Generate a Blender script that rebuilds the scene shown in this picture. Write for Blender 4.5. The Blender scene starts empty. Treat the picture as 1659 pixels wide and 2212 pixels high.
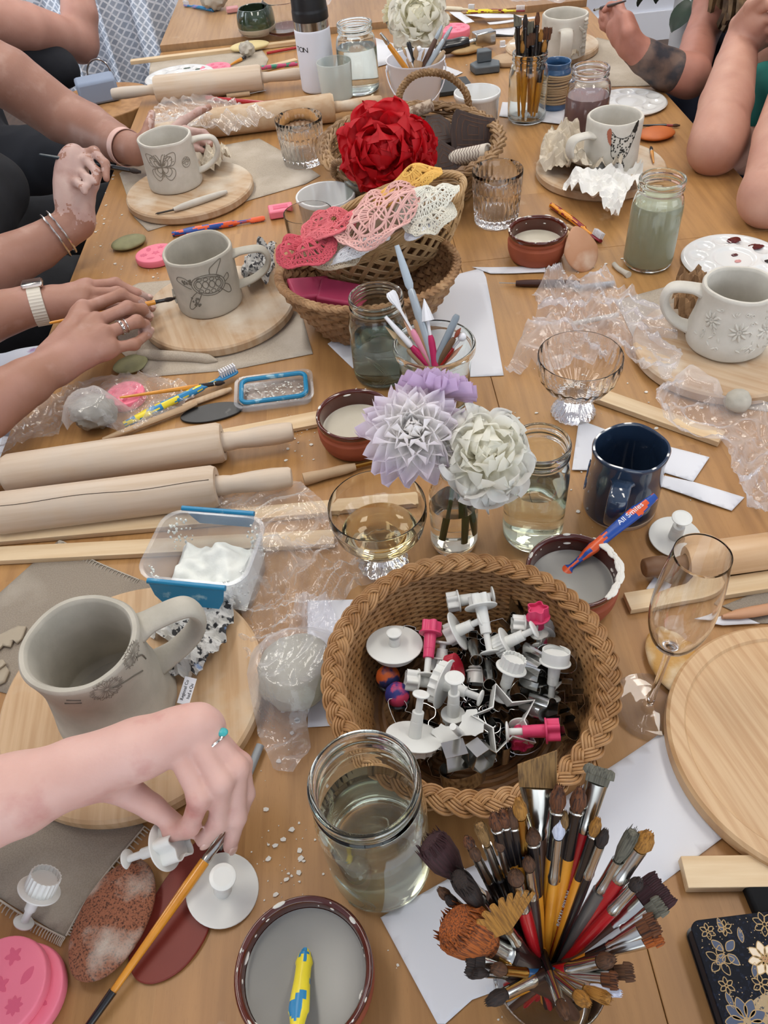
import bpy, bmesh, math, random
import numpy as np
from math import pi, sin, cos, tan, sqrt, atan2, radians
from mathutils import Vector, Matrix, Quaternion, noise
V = Vector
scn = bpy.context.scene
COL = scn.collection

# ---------------------------------------------------------------- camera (table top is z = 0, floor is z = -0.74)
FPX, CX, CY, CAMH = 1665.0, 829.5, 1106.0, 0.72
dn = V((1000-CX, 2656-CY, FPX)).normalized()
fy = V((654-CX, -680-CY, FPX)); fy = (fy-dn*fy.dot(dn)).normalized()
fx = dn.cross(fy)
CAM = V((0, 0, CAMH))
FLOOR = -0.74

def ray(px, py):
    r = V((px-CX, py-CY, FPX))
    return V((r.dot(fx), r.dot(fy), -r.dot(dn)))

def T(px, py, h=0.0):
    """world point at height h above the table seen in the photograph at px, py"""
    r = ray(px, py)
    return CAM+r*((h-CAMH)/r.z)

def TY(px, py, y):
    """world point at distance y along the table"""
    r = ray(px, py)
    return CAM+r*(y/r.y)

def TX(px, py, x):
    r = ray(px, py)
    return CAM+r*(x/r.x)

# ---------------------------------------------------------------- materials
def lin(h):
    if isinstance(h, str):
        h = h.lstrip('#')
        c = [int(h[i:i+2], 16)/255 for i in (0, 2, 4)]
        return tuple(x/12.92 if x <= 0.04045 else ((x+0.055)/1.055)**2.4 for x in c)+(1,)
    return tuple(h)+(1,) if len(h) == 3 else tuple(h)

MATS = {}
def newmat(name):
    m = bpy.data.materials.new(name); m.use_nodes = True
    nt = m.node_tree; nt.nodes.clear()
    return m, nt, nt.nodes.new, nt.links.new

def mat(name, c1, rough=0.5, c2=None, scale=40.0, mix=(0.4, 0.65), metal=0.0, spec=0.5, bump=0.0, bscale=None, stretch=None,
        c3=None, s3=8.0, m3=(0.55, 0.62), coat=0.0, trans=0.0, sss=0.0, ior=1.45, detail=5, sheen=0.0, alpha=1.0):
    """principled material with up to two noise layers and a noise bump"""
    if name in MATS: return MATS[name]
    m, nt, N, L = newmat(name)
    out = N('ShaderNodeOutputMaterial'); b = N('ShaderNodeBsdfPrincipled')
    L(b.outputs[0], out.inputs[0])
    I = b.inputs
    I['Roughness'].default_value = rough; I['Metallic'].default_value = metal
    I['Specular IOR Level'].default_value = spec; I['Coat Weight'].default_value = coat
    I['Coat Roughness'].default_value = 0.08
    I['Transmission Weight'].default_value = trans; I['IOR'].default_value = ior
    I['Sheen Weight'].default_value = sheen; I['Alpha'].default_value = alpha
    if sss:
        I['Subsurface Weight'].default_value = sss; I['Subsurface Scale'].default_value = 0.008
        I['Subsurface Radius'].default_value = (1.0, 0.4, 0.25)
    I['Base Color'].default_value = lin(c1)
    vec = None
    if c2 or bump or c3:
        tc = N('ShaderNodeTexCoord'); mp = N('ShaderNodeMapping')
        L(tc.outputs['Object'], mp.inputs[0]); vec = mp.outputs[0]
        if stretch: mp.inputs['Scale'].default_value = stretch
    last = None
    if c2:
        n = N('ShaderNodeTexNoise'); n.inputs['Scale'].default_value = scale; n.inputs['Detail'].default_value = detail
        L(vec, n.inputs['Vector'])
        r = N('ShaderNodeValToRGB'); r.color_ramp.elements[0].position, r.color_ramp.elements[1].position = mix
        r.color_ramp.elements[0].color, r.color_ramp.elements[1].color = lin(c1), lin(c2)
        L(n.outputs['Fac'], r.inputs[0]); last = r.outputs[0]
    if c3:
        n = N('ShaderNodeTexNoise'); n.inputs['Scale'].default_value = s3; n.inputs['Detail'].default_value = 6
        L(tc.outputs['Object'], n.inputs['Vector'])
        r = N('ShaderNodeMapRange'); r.inputs[1].default_value, r.inputs[2].default_value = m3
        L(n.outputs['Fac'], r.inputs[0])
        mx = N('ShaderNodeMix'); mx.data_type = 'RGBA'
        L(r.outputs[0], mx.inputs['Factor'])
        if last: L(last, mx.inputs['A'])
        else: mx.inputs['A'].default_value = lin(c1)
        mx.inputs['B'].default_value = lin(c3); last = mx.outputs['Result']
    if last: L(last, I['Base Color'])
    if bump:
        n = N('ShaderNodeTexNoise'); n.inputs['Scale'].default_value = bscale or scale; n.inputs['Detail'].default_value = 6
        L(vec, n.inputs['Vector'])
        bp = N('ShaderNodeBump'); bp.inputs['Strength'].default_value = bump; bp.inputs['Distance'].default_value = 0.002
        L(n.outputs['Fac'], bp.inputs['Height']); L(bp.outputs[0], I['Normal'])
    MATS[name] = m
    return m

def glass(name, color='#ffffff', ior=1.45, rough=0.0):
    if name in MATS: return MATS[name]
    m, nt, N, L = newmat(name)
    out = N('ShaderNodeOutputMaterial'); g = N('ShaderNodeBsdfGlass')
    g.inputs['Color'].default_value = lin(color); g.inputs['IOR'].default_value = ior; g.inputs['Roughness'].default_value = rough
    L(g.outputs[0], out.inputs[0]); MATS[name] = m
    return m

def thinfilm(name, color='#ffffff', clear=0.8, white=0.5, bump=0.4, bscale=60, rough=0.1):
    """clear plastic film: see-through, glossy at the folds, a little milky"""
    if name in MATS: return MATS[name]
    m, nt, N, L = newmat(name)
    out = N('ShaderNodeOutputMaterial'); t = N('ShaderNodeBsdfTransparent'); d = N('ShaderNodeBsdfDiffuse'); g = N('ShaderNodeBsdfGlossy')
    tl = N('ShaderNodeBsdfTranslucent'); ad = N('ShaderNodeMixShader'); ad.inputs[0].default_value = 0.5
    d.inputs['Color'].default_value = lin(color); tl.inputs['Color'].default_value = lin(color)
    g.inputs['Roughness'].default_value = rough
    t.inputs['Color'].default_value = lin(color)
    L(d.outputs[0], ad.inputs[1]); L(tl.outputs[0], ad.inputs[2])
    tc = N('ShaderNodeTexCoord'); n = N('ShaderNodeTexNoise'); n.inputs['Scale'].default_value = bscale; n.inputs['Detail'].default_value = 4
    L(tc.outputs['Object'], n.inputs['Vector'])
    bp = N('ShaderNodeBump'); bp.inputs['Strength'].default_value = bump; bp.inputs['Distance'].default_value = 0.004
    L(n.outputs['Fac'], bp.inputs['Height'])
    L(bp.outputs[0], g.inputs['Normal'])
    lw = N('ShaderNodeLayerWeight'); lw.inputs['Blend'].default_value = 0.35; L(bp.outputs[0], lw.inputs['Normal'])
    mr = N('ShaderNodeMapRange'); mr.inputs[3].default_value = 1-clear; mr.inputs[4].default_value = min(1, 1-clear+white)
    L(lw.outputs['Facing'], mr.inputs[0])
    m1 = N('ShaderNodeMixShader'); L(mr.outputs[0], m1.inputs[0]); L(t.outputs[0], m1.inputs[1]); L(ad.outputs[0], m1.inputs[2])
    pw = N('ShaderNodeMath'); pw.operation = 'POWER'; pw.inputs[1].default_value = 3.0; L(lw.outputs['Facing'], pw.inputs[0])
    fr = N('ShaderNodeMapRange'); fr.inputs[3].default_value = 0.05; fr.inputs[4].default_value = 0.75; L(pw.outputs[0], fr.inputs[0])
    m2 = N('ShaderNodeMixShader'); L(fr.outputs[0], m2.inputs[0]); L(m1.outputs[0], m2.inputs[1]); L(g.outputs[0], m2.inputs[2])
    L(m2.outputs[0], out.inputs[0]); MATS[name] = m
    return m

def speckle(name, base, dots, rough=0.5, scale=120, thr=0.3, **k):
    return mat(name, base, rough, c2=dots, scale=scale, mix=(thr, thr+0.03), **k)

# ---------------------------------------------------------------- mesh builder
def frame(d, up=None):
    z = V(d).normalized(); u = V(up) if up else (V((0, 0, 1)) if abs(z.z) < 0.95 else V((0, 1, 0)))
    x = u.cross(z).normalized() if u.cross(z).length > 1e-6 else V((1, 0, 0)); y = z.cross(x)
    return x, y, z

def axis(a, b, roll=0.0, up=None):
    """matrix whose +Z runs from a towards b"""
    x, y, z = frame(b-a, up)
    m = Matrix((x, y, z)).transposed().to_4x4(); m.translation = a
    return m @ Matrix.Rotation(roll, 4, 'Z')

def place(p, rz=0.0, rx=0.0, ry=0.0):
    return Matrix.Translation(p) @ Matrix.Rotation(rz, 4, 'Z') @ Matrix.Rotation(ry, 4, 'Y') @ Matrix.Rotation(rx, 4, 'X')

class MB:
    def __init__(s): s.v = []; s.f = []; s.m = []
    def add(s, vs, fs, mi=0, M=None):
        o = len(s.v)
        s.v += [tuple(M @ V(p)) for p in vs] if M is not None else [tuple(p) for p in vs]
        s.f += [tuple(i+o for i in q) for q in fs]; s.m += [mi]*len(fs)
        return s
    def lathe(s, prof, seg=48, M=None, mi=0, wob=None, sx=1.0, sy=1.0):
        """prof: list of (r, z) from start to end; r = 0 closes at a pole"""
        vs, fs, rows = [], [], []
        for r, z in prof:
            if r <= 1e-7: rows.append([len(vs)]); vs.append((0, 0, z)); continue
            row = []
            for i in range(seg):
                a = 2*pi*i/seg; rr, zz = wob(a, r, z) if wob else (r, z)
                row.append(len(vs)); vs.append((rr*cos(a)*sx, rr*sin(a)*sy, zz))
            rows.append(row)
        for A, B in zip(rows, rows[1:]):
            for i in range(seg):
                j = (i+1) % seg
                if len(A) == 1 and len(B) == 1: break
                if len(A) == 1: fs.append((A[0], B[j], B[i]))
                elif len(B) == 1: fs.append((A[i], A[j], B[0]))
                else: fs.append((A[i], A[j], B[j], B[i]))
        return s.add(vs, fs, mi, M)
    def tube(s, pts, r, seg=8, M=None, mi=0, cap=True, flat=1.0, up=None, closed=False):
        """tube along pts; r number or list; flat squeezes it along the second axis"""
        pts = [V(p) for p in pts]; n = len(pts)
        rs = r if isinstance(r, (list, tuple)) else [r]*n
        vs, fs = [], []
        px = None
        for i, p in enumerate(pts):
            if closed: t = pts[(i+1) % n]-pts[i-1]
            else: t = pts[min(i+1, n-1)]-pts[max(i-1, 0)]
            if t.length < 1e-9: t = V((0, 0, 1))
            t.normalize()
            if px is None: x, y, _ = frame(t, up)
            else:
                x = (px-t*px.dot(t))
                x = x.normalized() if x.length > 1e-6 else frame(t)[0]
                y = t.cross(x)
            px = x
            rr = rs[i]
            ra, rb = rr if isinstance(rr, tuple) else (rr, rr*flat)
            for k in range(seg):
                a = 2*pi*k/seg; vs.append(p+x*(cos(a)*ra)+y*(sin(a)*rb))
        for i in range(n if closed else n-1):
            j = (i+1) % n
            for k in range(seg):
                l = (k+1) % seg
                fs.append((i*seg+k, i*seg+l, j*seg+l, j*seg+k))
        if cap and not closed:
            fs.append(tuple(range(seg-1, -1, -1))); fs.append(tuple((n-1)*seg+k for k in range(seg)))
        return s.add(vs, fs, mi, M)
    def box(s, size, M=None, mi=0, c=(0, 0, 0)):
        x, y, z = (q/2 for q in size)
        vs = [(c[0]+a*x, c[1]+b*y, c[2]+d*z) for d in (-1, 1) for b in (-1, 1) for a in (-1, 1)]
        return s.add(vs, [(0, 2, 3, 1), (4, 5, 7, 6), (0, 1, 5, 4), (2, 6, 7, 3), (0, 4, 6, 2), (1, 3, 7, 5)], mi, M)
    def prism(s, poly, z0, z1, M=None, mi=0, top=None):
        n = len(poly); top = top or poly
        vs = [(p[0], p[1], z0) for p in poly]+[(p[0], p[1], z1) for p in top]
        fs = [tuple(range(n-1, -1, -1)), tuple(range(n, 2*n))]+[(i, (i+1) % n, n+(i+1) % n, n+i) for i in range(n)]
        return s.add(vs, fs, mi, M)
    def wall(s, poly, z0, z1, t, M=None, mi=0):
        """thin upright band following a closed outline (a cookie cutter)"""
        n = len(poly); P = [V((p[0], p[1])) for p in poly]; inn = []
        for i in range(n):
            e = (P[(i+1) % n]-P[i-1]); e = e.normalized() if e.length > 1e-9 else V((1, 0))
            inn.append((P[i].x-e.y*t, P[i].y+e.x*t))
        vs = [(p.x, p.y, z0) for p in P]+[(p.x, p.y, z1) for p in P]+[(p[0], p[1], z0) for p in inn]+[(p[0], p[1], z1) for p in inn]
        fs = []
        for i in range(n):
            j = (i+1) % n
            fs += [(i, j, n+j, n+i), (2*n+j, 2*n+i, 3*n+i, 3*n+j), (n+i, n+j, 3*n+j, 3*n+i), (j, i, 2*n+i, 2*n+j)]
        return s.add(vs, fs, mi, M)
    def grid(s, fn, nu, nv, M=None, mi=0, cu=False):
        vs = [fn(i/(nu if cu else nu-1), j/(nv-1)) for j in range(nv) for i in range(nu)]
        fs = [(j*nu+i, j*nu+(i+1) % nu, (j+1)*nu+(i+1) % nu, (j+1)*nu+i) for j in range(nv-1) for i in range(nu if cu else nu-1)]
        return s.add(vs, fs, mi, M)
    def ball(s, r, M=None, mi=0, seg=16, rings=10, wob=None):
        prof = [(0, -1)]+[(sin(pi*k/rings), -cos(pi*k/rings)) for k in range(1, rings)]+[(0, 1)]
        rx, ry, rz = r if isinstance(r, tuple) else (r, r, r)
        vs0 = len(s.v)
        s.lathe(prof, seg, None, mi)
        for i in range(vs0, len(s.v)):
            p = V(s.v[i]); k = wob(p) if wob else 1.0
            q = V((p.x*rx, p.y*ry, p.z*rz))*k
            s.v[i] = tuple(M @ q) if M is not None else tuple(q)
        return s
    def mesh(s, name, mats, smooth=True, sharp=40):
        me = bpy.data.meshes.new(name)
        me.from_pydata(s.v, [], s.f)
        mats = mats if isinstance(mats, (list, tuple)) else [mats]
        for m in mats: me.materials.append(m)
        if len(mats) > 1: me.polygons.foreach_set('material_index', s.m)
        me.polygons.foreach_set('use_smooth', [smooth]*len(s.f))
        me.validate(); me.update()
        if smooth and sharp: me.set_sharp_from_angle(angle=radians(sharp))
        return me
    def build(s, name, mats, parent=None, M=None, smooth=True, sharp=40, bevel=0, solid=0, sub=0, offset=-1):
        o = bpy.data.objects.new(name, s.mesh(name, mats, smooth, sharp)); COL.objects.link(o)
        if M is not None: o.matrix_world = M
        if parent is not None: o.parent = parent
        if solid:
            md = o.modifiers.new('solid', 'SOLIDIFY'); md.thickness = solid; md.offset = offset
        if bevel:
            md = o.modifiers.new('bevel', 'BEVEL'); md.width = bevel; md.segments = 2; md.limit_method = 'ANGLE'; md.angle_limit = radians(40)
        if sub:
            md = o.modifiers.new('sub', 'SUBSURF'); md.levels = sub; md.render_levels = sub
        return o

def tag(o, label, cat, group=None):
    o['label'] = label; o['category'] = cat
    if group: o['group'] = group
    return o

def thing(name, label, cat, M=None, group=None):
    o = bpy.data.objects.new(name, None); COL.objects.link(o); o.empty_display_size = 0.02
    if M is not None: o.matrix_world = M
    return tag(o, label, cat, group)

def kind(o, k): o['kind'] = k; return o

def spline(pts, n=8, closed=False):
    """Catmull-Rom through pts"""
    P = [V(p) for p in pts]; m = len(P); out = []
    for i in range(m if closed else m-1):
        if closed: a, b, c, d = P[i-1], P[i], P[(i+1) % m], P[(i+2) % m]
        else: a, b, c, d = P[max(i-1, 0)], P[i], P[i+1], P[min(i+2, m-1)]
        for k in range(n):
            t = k/n
            out.append(0.5*((2*b)+(c-a)*t+(2*a-5*b+4*c-d)*t*t+(3*b-a-3*c+d)*t**3))
    if not closed: out.append(P[-1])
    return out

def bev(prof, r=0.002, n=3):
    """round the corners of a lathe profile"""
    out = [prof[0]]
    for a, b, c in zip(prof, prof[1:], prof[2:]):
        A, B, C = V(a), V(b), V(c); d1, d2 = A-B, C-B
        k = min(r, d1.length*0.45, d2.length*0.45)
        if k < 1e-6 or d1.length < 1e-7 or d2.length < 1e-7: out.append(b); continue
        p, q = B+d1.normalized()*k, B+d2.normalized()*k
        for i in range(n+1):
            t = i/n; o = p*(1-t)**2+B*2*t*(1-t)+q*t*t; out.append((max(o.x, 0), o.y))
    out.append(prof[-1])
    return out

def circ(r, n=24, sx=1, sy=1, ph=0): return [(r*sx*cos(2*pi*i/n+ph), r*sy*sin(2*pi*i/n+ph)) for i in range(n)]
def flower(r, k=5, d=0.28, n=40): return [((r*(1-d*0.5+d*0.5*cos(k*a)))*cos(a), (r*(1-d*0.5+d*0.5*cos(k*a)))*sin(a)) for a in (2*pi*i/n for i in range(n))]
def star(r, k=5, q=0.5): return [((r if i % 2 == 0 else r*q)*cos(pi*i/k), (r if i % 2 == 0 else r*q)*sin(pi*i/k)) for i in range(2*k)]
def inside(p, poly):
    c = False; n = len(poly)
    for i in range(n):
        a, b = poly[i], poly[i-1]
        if (a[1] > p[1]) != (b[1] > p[1]) and p[0] < (b[0]-a[0])*(p[1]-a[1])/(b[1]-a[1])+a[0]: c = not c
    return c
def fbm(p, s=1.0, o=4): return noise.fractal(V(p)*s, 0.8, 2.0, o)
def ridge(p, s=1.0):
    v = V(p)*s
    return 1-abs(noise.noise(v))*1.6-abs(noise.noise(v*2.3+V((7, 3, 1))))*0.7-abs(noise.noise(v*5.1+V((1, 9, 4))))*0.3
def text_mesh(txt, size, m, parent=None, M=None, name='lettering', align='CENTER', thick=0.0002, shear=0):
    cu = bpy.data.curves.new(name, 'FONT'); cu.body = txt; cu.size = size; cu.align_x = align; cu.align_y = 'CENTER'
    cu.extrude = thick; cu.shear = shear
    o = bpy.data.objects.new(name, cu); COL.objects.link(o)
    me = bpy.data.meshes.new_from_object(o.evaluated_get(bpy.context.evaluated_depsgraph_get()))
    COL.objects.unlink(o); bpy.data.objects.remove(o)
    me.name = name; me.materials.clear(); me.materials.append(m)
    q = bpy.data.objects.new(name, me); COL.objects.link(q)
    if M is not None: q.matrix_world = M
    if parent is not None: q.parent = parent
    return q
# ---------------------------------------------------------------- camera object, world, light
cam = bpy.data.cameras.new('camera'); cam.sensor_fit = 'VERTICAL'; cam.sensor_height = 24.0
cam.lens = 24.0*FPX/2212; cam.clip_start = 0.01; cam.clip_end = 60
co = bpy.data.objects.new('camera', cam); COL.objects.link(co)
fwd = ray(CX, CY).normalized(); right = (ray(CX+100, CY)-ray(CX, CY)).normalized(); upv = -(ray(CX, CY+100)-ray(CX, CY)).normalized()
cm = Matrix((right, upv, -fwd)).transposed().to_4x4(); cm.translation = CAM
co.matrix_world = cm; scn.camera = co
scn.view_settings.view_transform = 'Standard'; scn.view_settings.look = 'None'
scn.view_settings.gamma = 1.0; scn.view_settings.use_curve_mapping = False
scn.view_settings.exposure = -0.22
scn.cycles.max_bounces = 24; scn.cycles.transmission_bounces = 20; scn.cycles.transparent_max_bounces = 24
scn.cycles.glossy_bounces = 8; scn.cycles.diffuse_bounces = 4; scn.cycles.use_denoising = True
scn.cycles.sample_clamp_indirect = 6.0; scn.cycles.blur_glossy = 0.6
w = bpy.data.worlds.new('sky'); scn.world = w; w.use_nodes = True
wn = w.node_tree; wn.nodes.clear()
wo = wn.nodes.new('ShaderNodeOutputWorld'); bg = wn.nodes.new('ShaderNodeBackground')
bg.inputs[0].default_value = (0.80, 0.90, 1.0, 1); bg.inputs[1].default_value = 0.8
wn.links.new(bg.outputs[0], wo.inputs[0])

X0, X1, Y0, Y1, ZC = -2.3, 2.6, -2.4, 4.75, 1.85        # the room, in table-top coordinates
M_wall = mat('wall paint', '#e6e9f2', 0.85)
M_white = mat('white trim paint', '#eceef4', 0.5)
M_floor = mat('grey brown floor boards', '#6b5546', 0.5, c2='#58463a', scale=6, stretch=(8, 1, 1))
M_sky = None

def room_box(name, a, b, m):
    c = [(p+q)/2 for p, q in zip(a, b)]; sz = [abs(q-p) for p, q in zip(a, b)]
    o = MB().box(sz, M=Matrix.Translation(c)).build(name, m, smooth=False); return kind(o, 'structure')

room_box('floor', (X0, Y0, FLOOR-0.1), (X1, Y1, FLOOR), M_floor)
room_box('ceiling', (X0, Y0, ZC), (X1, Y1, ZC+0.1), M_wall)
def wall_with_opening(name, horizontal, at, lo, hi, o_lo, o_hi, zb, zt, out):
    """a wall with one window opening, as one mesh"""
    mb = MB()
    for a, b, z0, z1 in ((lo, o_lo, FLOOR, ZC), (o_hi, hi, FLOOR, ZC), (o_lo, o_hi, FLOOR, zb), (o_lo, o_hi, zt, ZC)):
        if b-a < 1e-4 or z1-z0 < 1e-4: continue
        if horizontal: mb.box((b-a, 0.12, z1-z0), M=Matrix.Translation(((a+b)/2, at+out*0.06, (z0+z1)/2)))
        else: mb.box((0.12, b-a, z1-z0), M=Matrix.Translation((at+out*0.06, (a+b)/2, (z0+z1)/2)))
    return kind(mb.build(name, M_wall, smooth=False), 'structure')
wall_with_opening('wall_far', True, Y1, X0, X1, X0+0.01, X0+0.02, ZC-0.02, ZC-0.01, 1)
wall_with_opening('wall_left', False, X0, Y0, Y1, 0.2, 4.2, -0.05, 1.6, -1)
wall_with_opening('wall_right', False, X1, Y0, Y1, -1.9, 1.6, -0.05, 1.55, 1)
wall_with_opening('wall_near', True, Y0, X0, X1, -1.7, 2.0, FLOOR+0.02, 1.55, -1)
def window(name, horizontal, at, lo, hi, zb, zt, out, nm):
    mb = MB(); t = 0.05
    n = max(1, nm)
    def bar(a, b, z0, z1):
        if horizontal: mb.box((b-a, 0.06, z1-z0), M=Matrix.Translation(((a+b)/2, at+out*0.05, (z0+z1)/2)))
        else: mb.box((0.06, b-a, z1-z0), M=Matrix.Translation((at+out*0.05, (a+b)/2, (z0+z1)/2)))
    bar(lo, hi, zb, zb+t); bar(lo, hi, zt-t, zt)
    for i in range(n+1):
        c = lo+t/2+(hi-lo-t)*i/n; bar(c-t/2, c+t/2, zb+t, zt-t)
    bar(lo+t, hi-t, (zb+zt)/2+0.3, (zb+zt)/2+0.34)
    return kind(mb.build(name, M_white, smooth=False), 'structure')
window('window_1', False, X0, 0.2, 4.2, -0.05, 1.6, -1, 4)
window('window_2', False, X1, -1.9, 1.6, -0.05, 1.55, 1, 3)
window('window_3', True, Y0, -1.7, 2.0, FLOOR+0.02, 1.55, -1, 3)
for nm, a, b in (('baseboard_far', (X0, Y1-0.02, FLOOR), (X1, Y1, FLOOR+0.14)), ('baseboard_left', (X0, Y0, FLOOR), (X0+0.02, Y1, FLOOR+0.14)), ('baseboard_right', (X1-0.02, Y0, FLOOR), (X1, Y1, FLOOR+0.14))):
    room_box(nm, a, b, M_white)

def area(name, loc, direction, sx, sy, power, col):
    l = bpy.data.lights.new(name, 'AREA'); l.shape = 'RECTANGLE'; l.size = sx; l.size_y = sy; l.energy = power; l.color = col
    o = bpy.data.objects.new(name, l); COL.objects.link(o)
    o.location = loc; o.rotation_euler = V(direction).to_track_quat('-Z', 'Y').to_euler()
    return o
# daylight coming in through the three windows
area('window_daylight', (X0-0.14, 2.2, 0.78), (1, 0, -0.12), 1.6, 3.9, 88, (0.86, 0.93, 1.0))
area('window_daylight', (X1+0.14, -0.15, 0.75), (-1, 0, -0.1), 1.55, 3.4, 42, (0.88, 0.94, 1.0))
area('window_daylight', (0.15, Y0-0.14, 0.45), (0, 1, -0.05), 3.6, 2.2, 56, (0.88, 0.94, 1.0))
# ceiling lamps: each a white housing with a glowing diffuser and its light
M_lamp = mat('lamp housing', '#f2f2f2', 0.4)
def lamp_glow():
    m, nt, N, L = newmat('lamp diffuser'); o = N('ShaderNodeOutputMaterial'); e = N('ShaderNodeEmission')
    e.inputs[0].default_value = (1, 0.95, 0.86, 1); e.inputs[1].default_value = 6; L(e.outputs[0], o.inputs[0]); return m
M_glow = lamp_glow()
LAMPS = [(-0.75, 0.7), (0.95, 0.7), (-0.75, 2.3), (0.95, 2.3), (-0.75, 3.9), (0.95, 3.9)]
for i, (x, y) in enumerate(LAMPS):
    l = thing('ceiling_light', 'flat white ceiling lamp panel above the long table', 'lamp', Matrix.Translation((x, y, ZC)), 'ceiling lamp panels')
    MB().box((0.34, 1.04, 0.04), M=Matrix.Translation((0, 0, -0.022))).build('housing', M_lamp, l, bevel=0.004)
    MB().box((0.30, 1.0, 0.006), M=Matrix.Translation((0, 0, -0.046))).build('diffuser', M_glow, l, smooth=False)
    area('lamp_light', (x, y, ZC-0.055), (0, 0, -1), 0.3, 1.0, 9, (1.0, 0.95, 0.87))

# ---------------------------------------------------------------- tables
def wood_top(name, c1, c2, c3, stave=0.068, length=0.52):
    m, nt, N, L = newmat(name)
    out = N('ShaderNodeOutputMaterial'); b = N('ShaderNodeBsdfPrincipled'); L(b.outputs[0], out.inputs[0])
    tc = N('ShaderNodeTexCoord')
    sp = N('ShaderNodeSeparateXYZ'); L(tc.outputs['Object'], sp.inputs[0])
    def math_(op, a, bb=None):
        n = N('ShaderNodeMath'); n.operation = op
        for i, q in enumerate((a, bb)):
            if q is None: continue
            if isinstance(q, (int, float)): n.inputs[i].default_value = q
            else: L(q, n.inputs[i])
        return n.outputs[0]
    ix = math_('FLOOR', math_('DIVIDE', sp.outputs[0], stave))
    w1 = N('ShaderNodeTexWhiteNoise'); w1.noise_dimensions = '1D'; L(ix, w1.inputs['W'])
    iy = math_('FLOOR', math_('ADD', math_('DIVIDE', sp.outputs[1], length), math_('MULTIPLY', w1.outputs['Value'], 7.0)))
    cb = N('ShaderNodeCombineXYZ'); L(ix, cb.inputs[0]); L(iy, cb.inputs[1])
    w2 = N('ShaderNodeTexWhiteNoise'); w2.noise_dimensions = '2D'; L(cb.outputs[0], w2.inputs['Vector'])
    ramp = N('ShaderNodeValToRGB'); e = ramp.color_ramp.elements
    e[0].color = lin(c1); e[1].color = lin(c2); e[0].position = 0.15; e[1].position = 0.85
    L(w2.outputs['Value'], ramp.inputs[0])
    mp = N('ShaderNodeMapping'); mp.inputs['Scale'].default_value = (60, 3.5, 20); L(tc.outputs['Object'], mp.inputs[0])
    ad = N('ShaderNodeVectorMath'); ad.operation = 'ADD'; L(mp.outputs[0], ad.inputs[0]); L(w2.outputs['Color'], ad.inputs[1])
    n1 = N('ShaderNodeTexNoise'); n1.inputs['Scale'].default_value = 1.6; n1.inputs['Detail'].default_value = 8; L(ad.outputs[0], n1.inputs['Vector'])
    r1 = N('ShaderNodeMapRange'); r1.inputs[1].default_value = 0.42; r1.inputs[2].default_value = 0.72; r1.inputs[4].default_value = 0.5; L(n1.outputs['Fac'], r1.inputs[0])
    m1 = N('ShaderNodeMix'); m1.data_type = 'RGBA'; L(r1.outputs[0], m1.inputs['Factor']); L(ramp.outputs[0], m1.inputs['A']); m1.inputs['B'].default_value = lin(c3)
    # short dark pores of beech
    mp2 = N('ShaderNodeMapping'); mp2.inputs['Scale'].default_value = (900, 90, 100); L(tc.outputs['Object'], mp2.inputs[0])
    n2 = N('ShaderNodeTexNoise'); n2.inputs['Scale'].default_value = 1.0; n2.inputs['Detail'].default_value = 2; L(mp2.outputs[0], n2.inputs['Vector'])
    r2 = N('ShaderNodeMapRange'); r2.inputs[1].default_value = 0.6; r2.inputs[2].default_value = 0.75; r2.inputs[4].default_value = 0.35; L(n2.outputs['Fac'], r2.inputs[0])
    m2 = N('ShaderNodeMix'); m2.data_type = 'RGBA'; L(r2.outputs[0], m2.inputs['Factor']); L(m1.outputs['Result'], m2.inputs['A']); m2.inputs['B'].default_value = lin(c3)
    # dried slip smears
    n3 = N('ShaderNodeTexNoise'); n3.inputs['Scale'].default_value = 9; n3.inputs['Detail'].default_value = 9; n3.inputs['Roughness'].default_value = 0.68; L(tc.outputs['Object'], n3.inputs['Vector'])
    r3 = N('ShaderNodeMapRange'); r3.inputs[1].default_value = 0.64; r3.inputs[2].default_value = 0.74; r3.inputs[4].default_value = 0.5; L(n3.outputs['Fac'], r3.inputs[0])
    m3 = N('ShaderNodeMix'); m3.data_type = 'RGBA'; L(r3.outputs[0], m3.inputs['Factor']); L(m2.outputs['Result'], m3.inputs['A']); m3.inputs['B'].default_value = lin('#c9b79d')
    L(m3.outputs['Result'], b.inputs['Base Color'])
    b.inputs['Roughness'].default_value = 0.42; b.inputs['Specular IOR Level'].default_value = 0.4
    bp = N('ShaderNodeBump'); bp.inputs['Strength'].default_value = 0.08; bp.inputs['Distance'].default_value = 0.001
    L(n1.outputs['Fac'], bp.inputs['Height']); L(bp.outputs[0], b.inputs['Normal'])
    return m
M_table = wood_top('oiled beech table top', '#a47848', '#af8451', '#855d36')
M_leg = mat('beech leg', '#b08455', 0.5, c2='#9a6f45', scale=10, stretch=(5, 5, 0.6))
TXL, TXR, TYN, TYF = -0.552, 0.768, -0.15, 2.70
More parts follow.
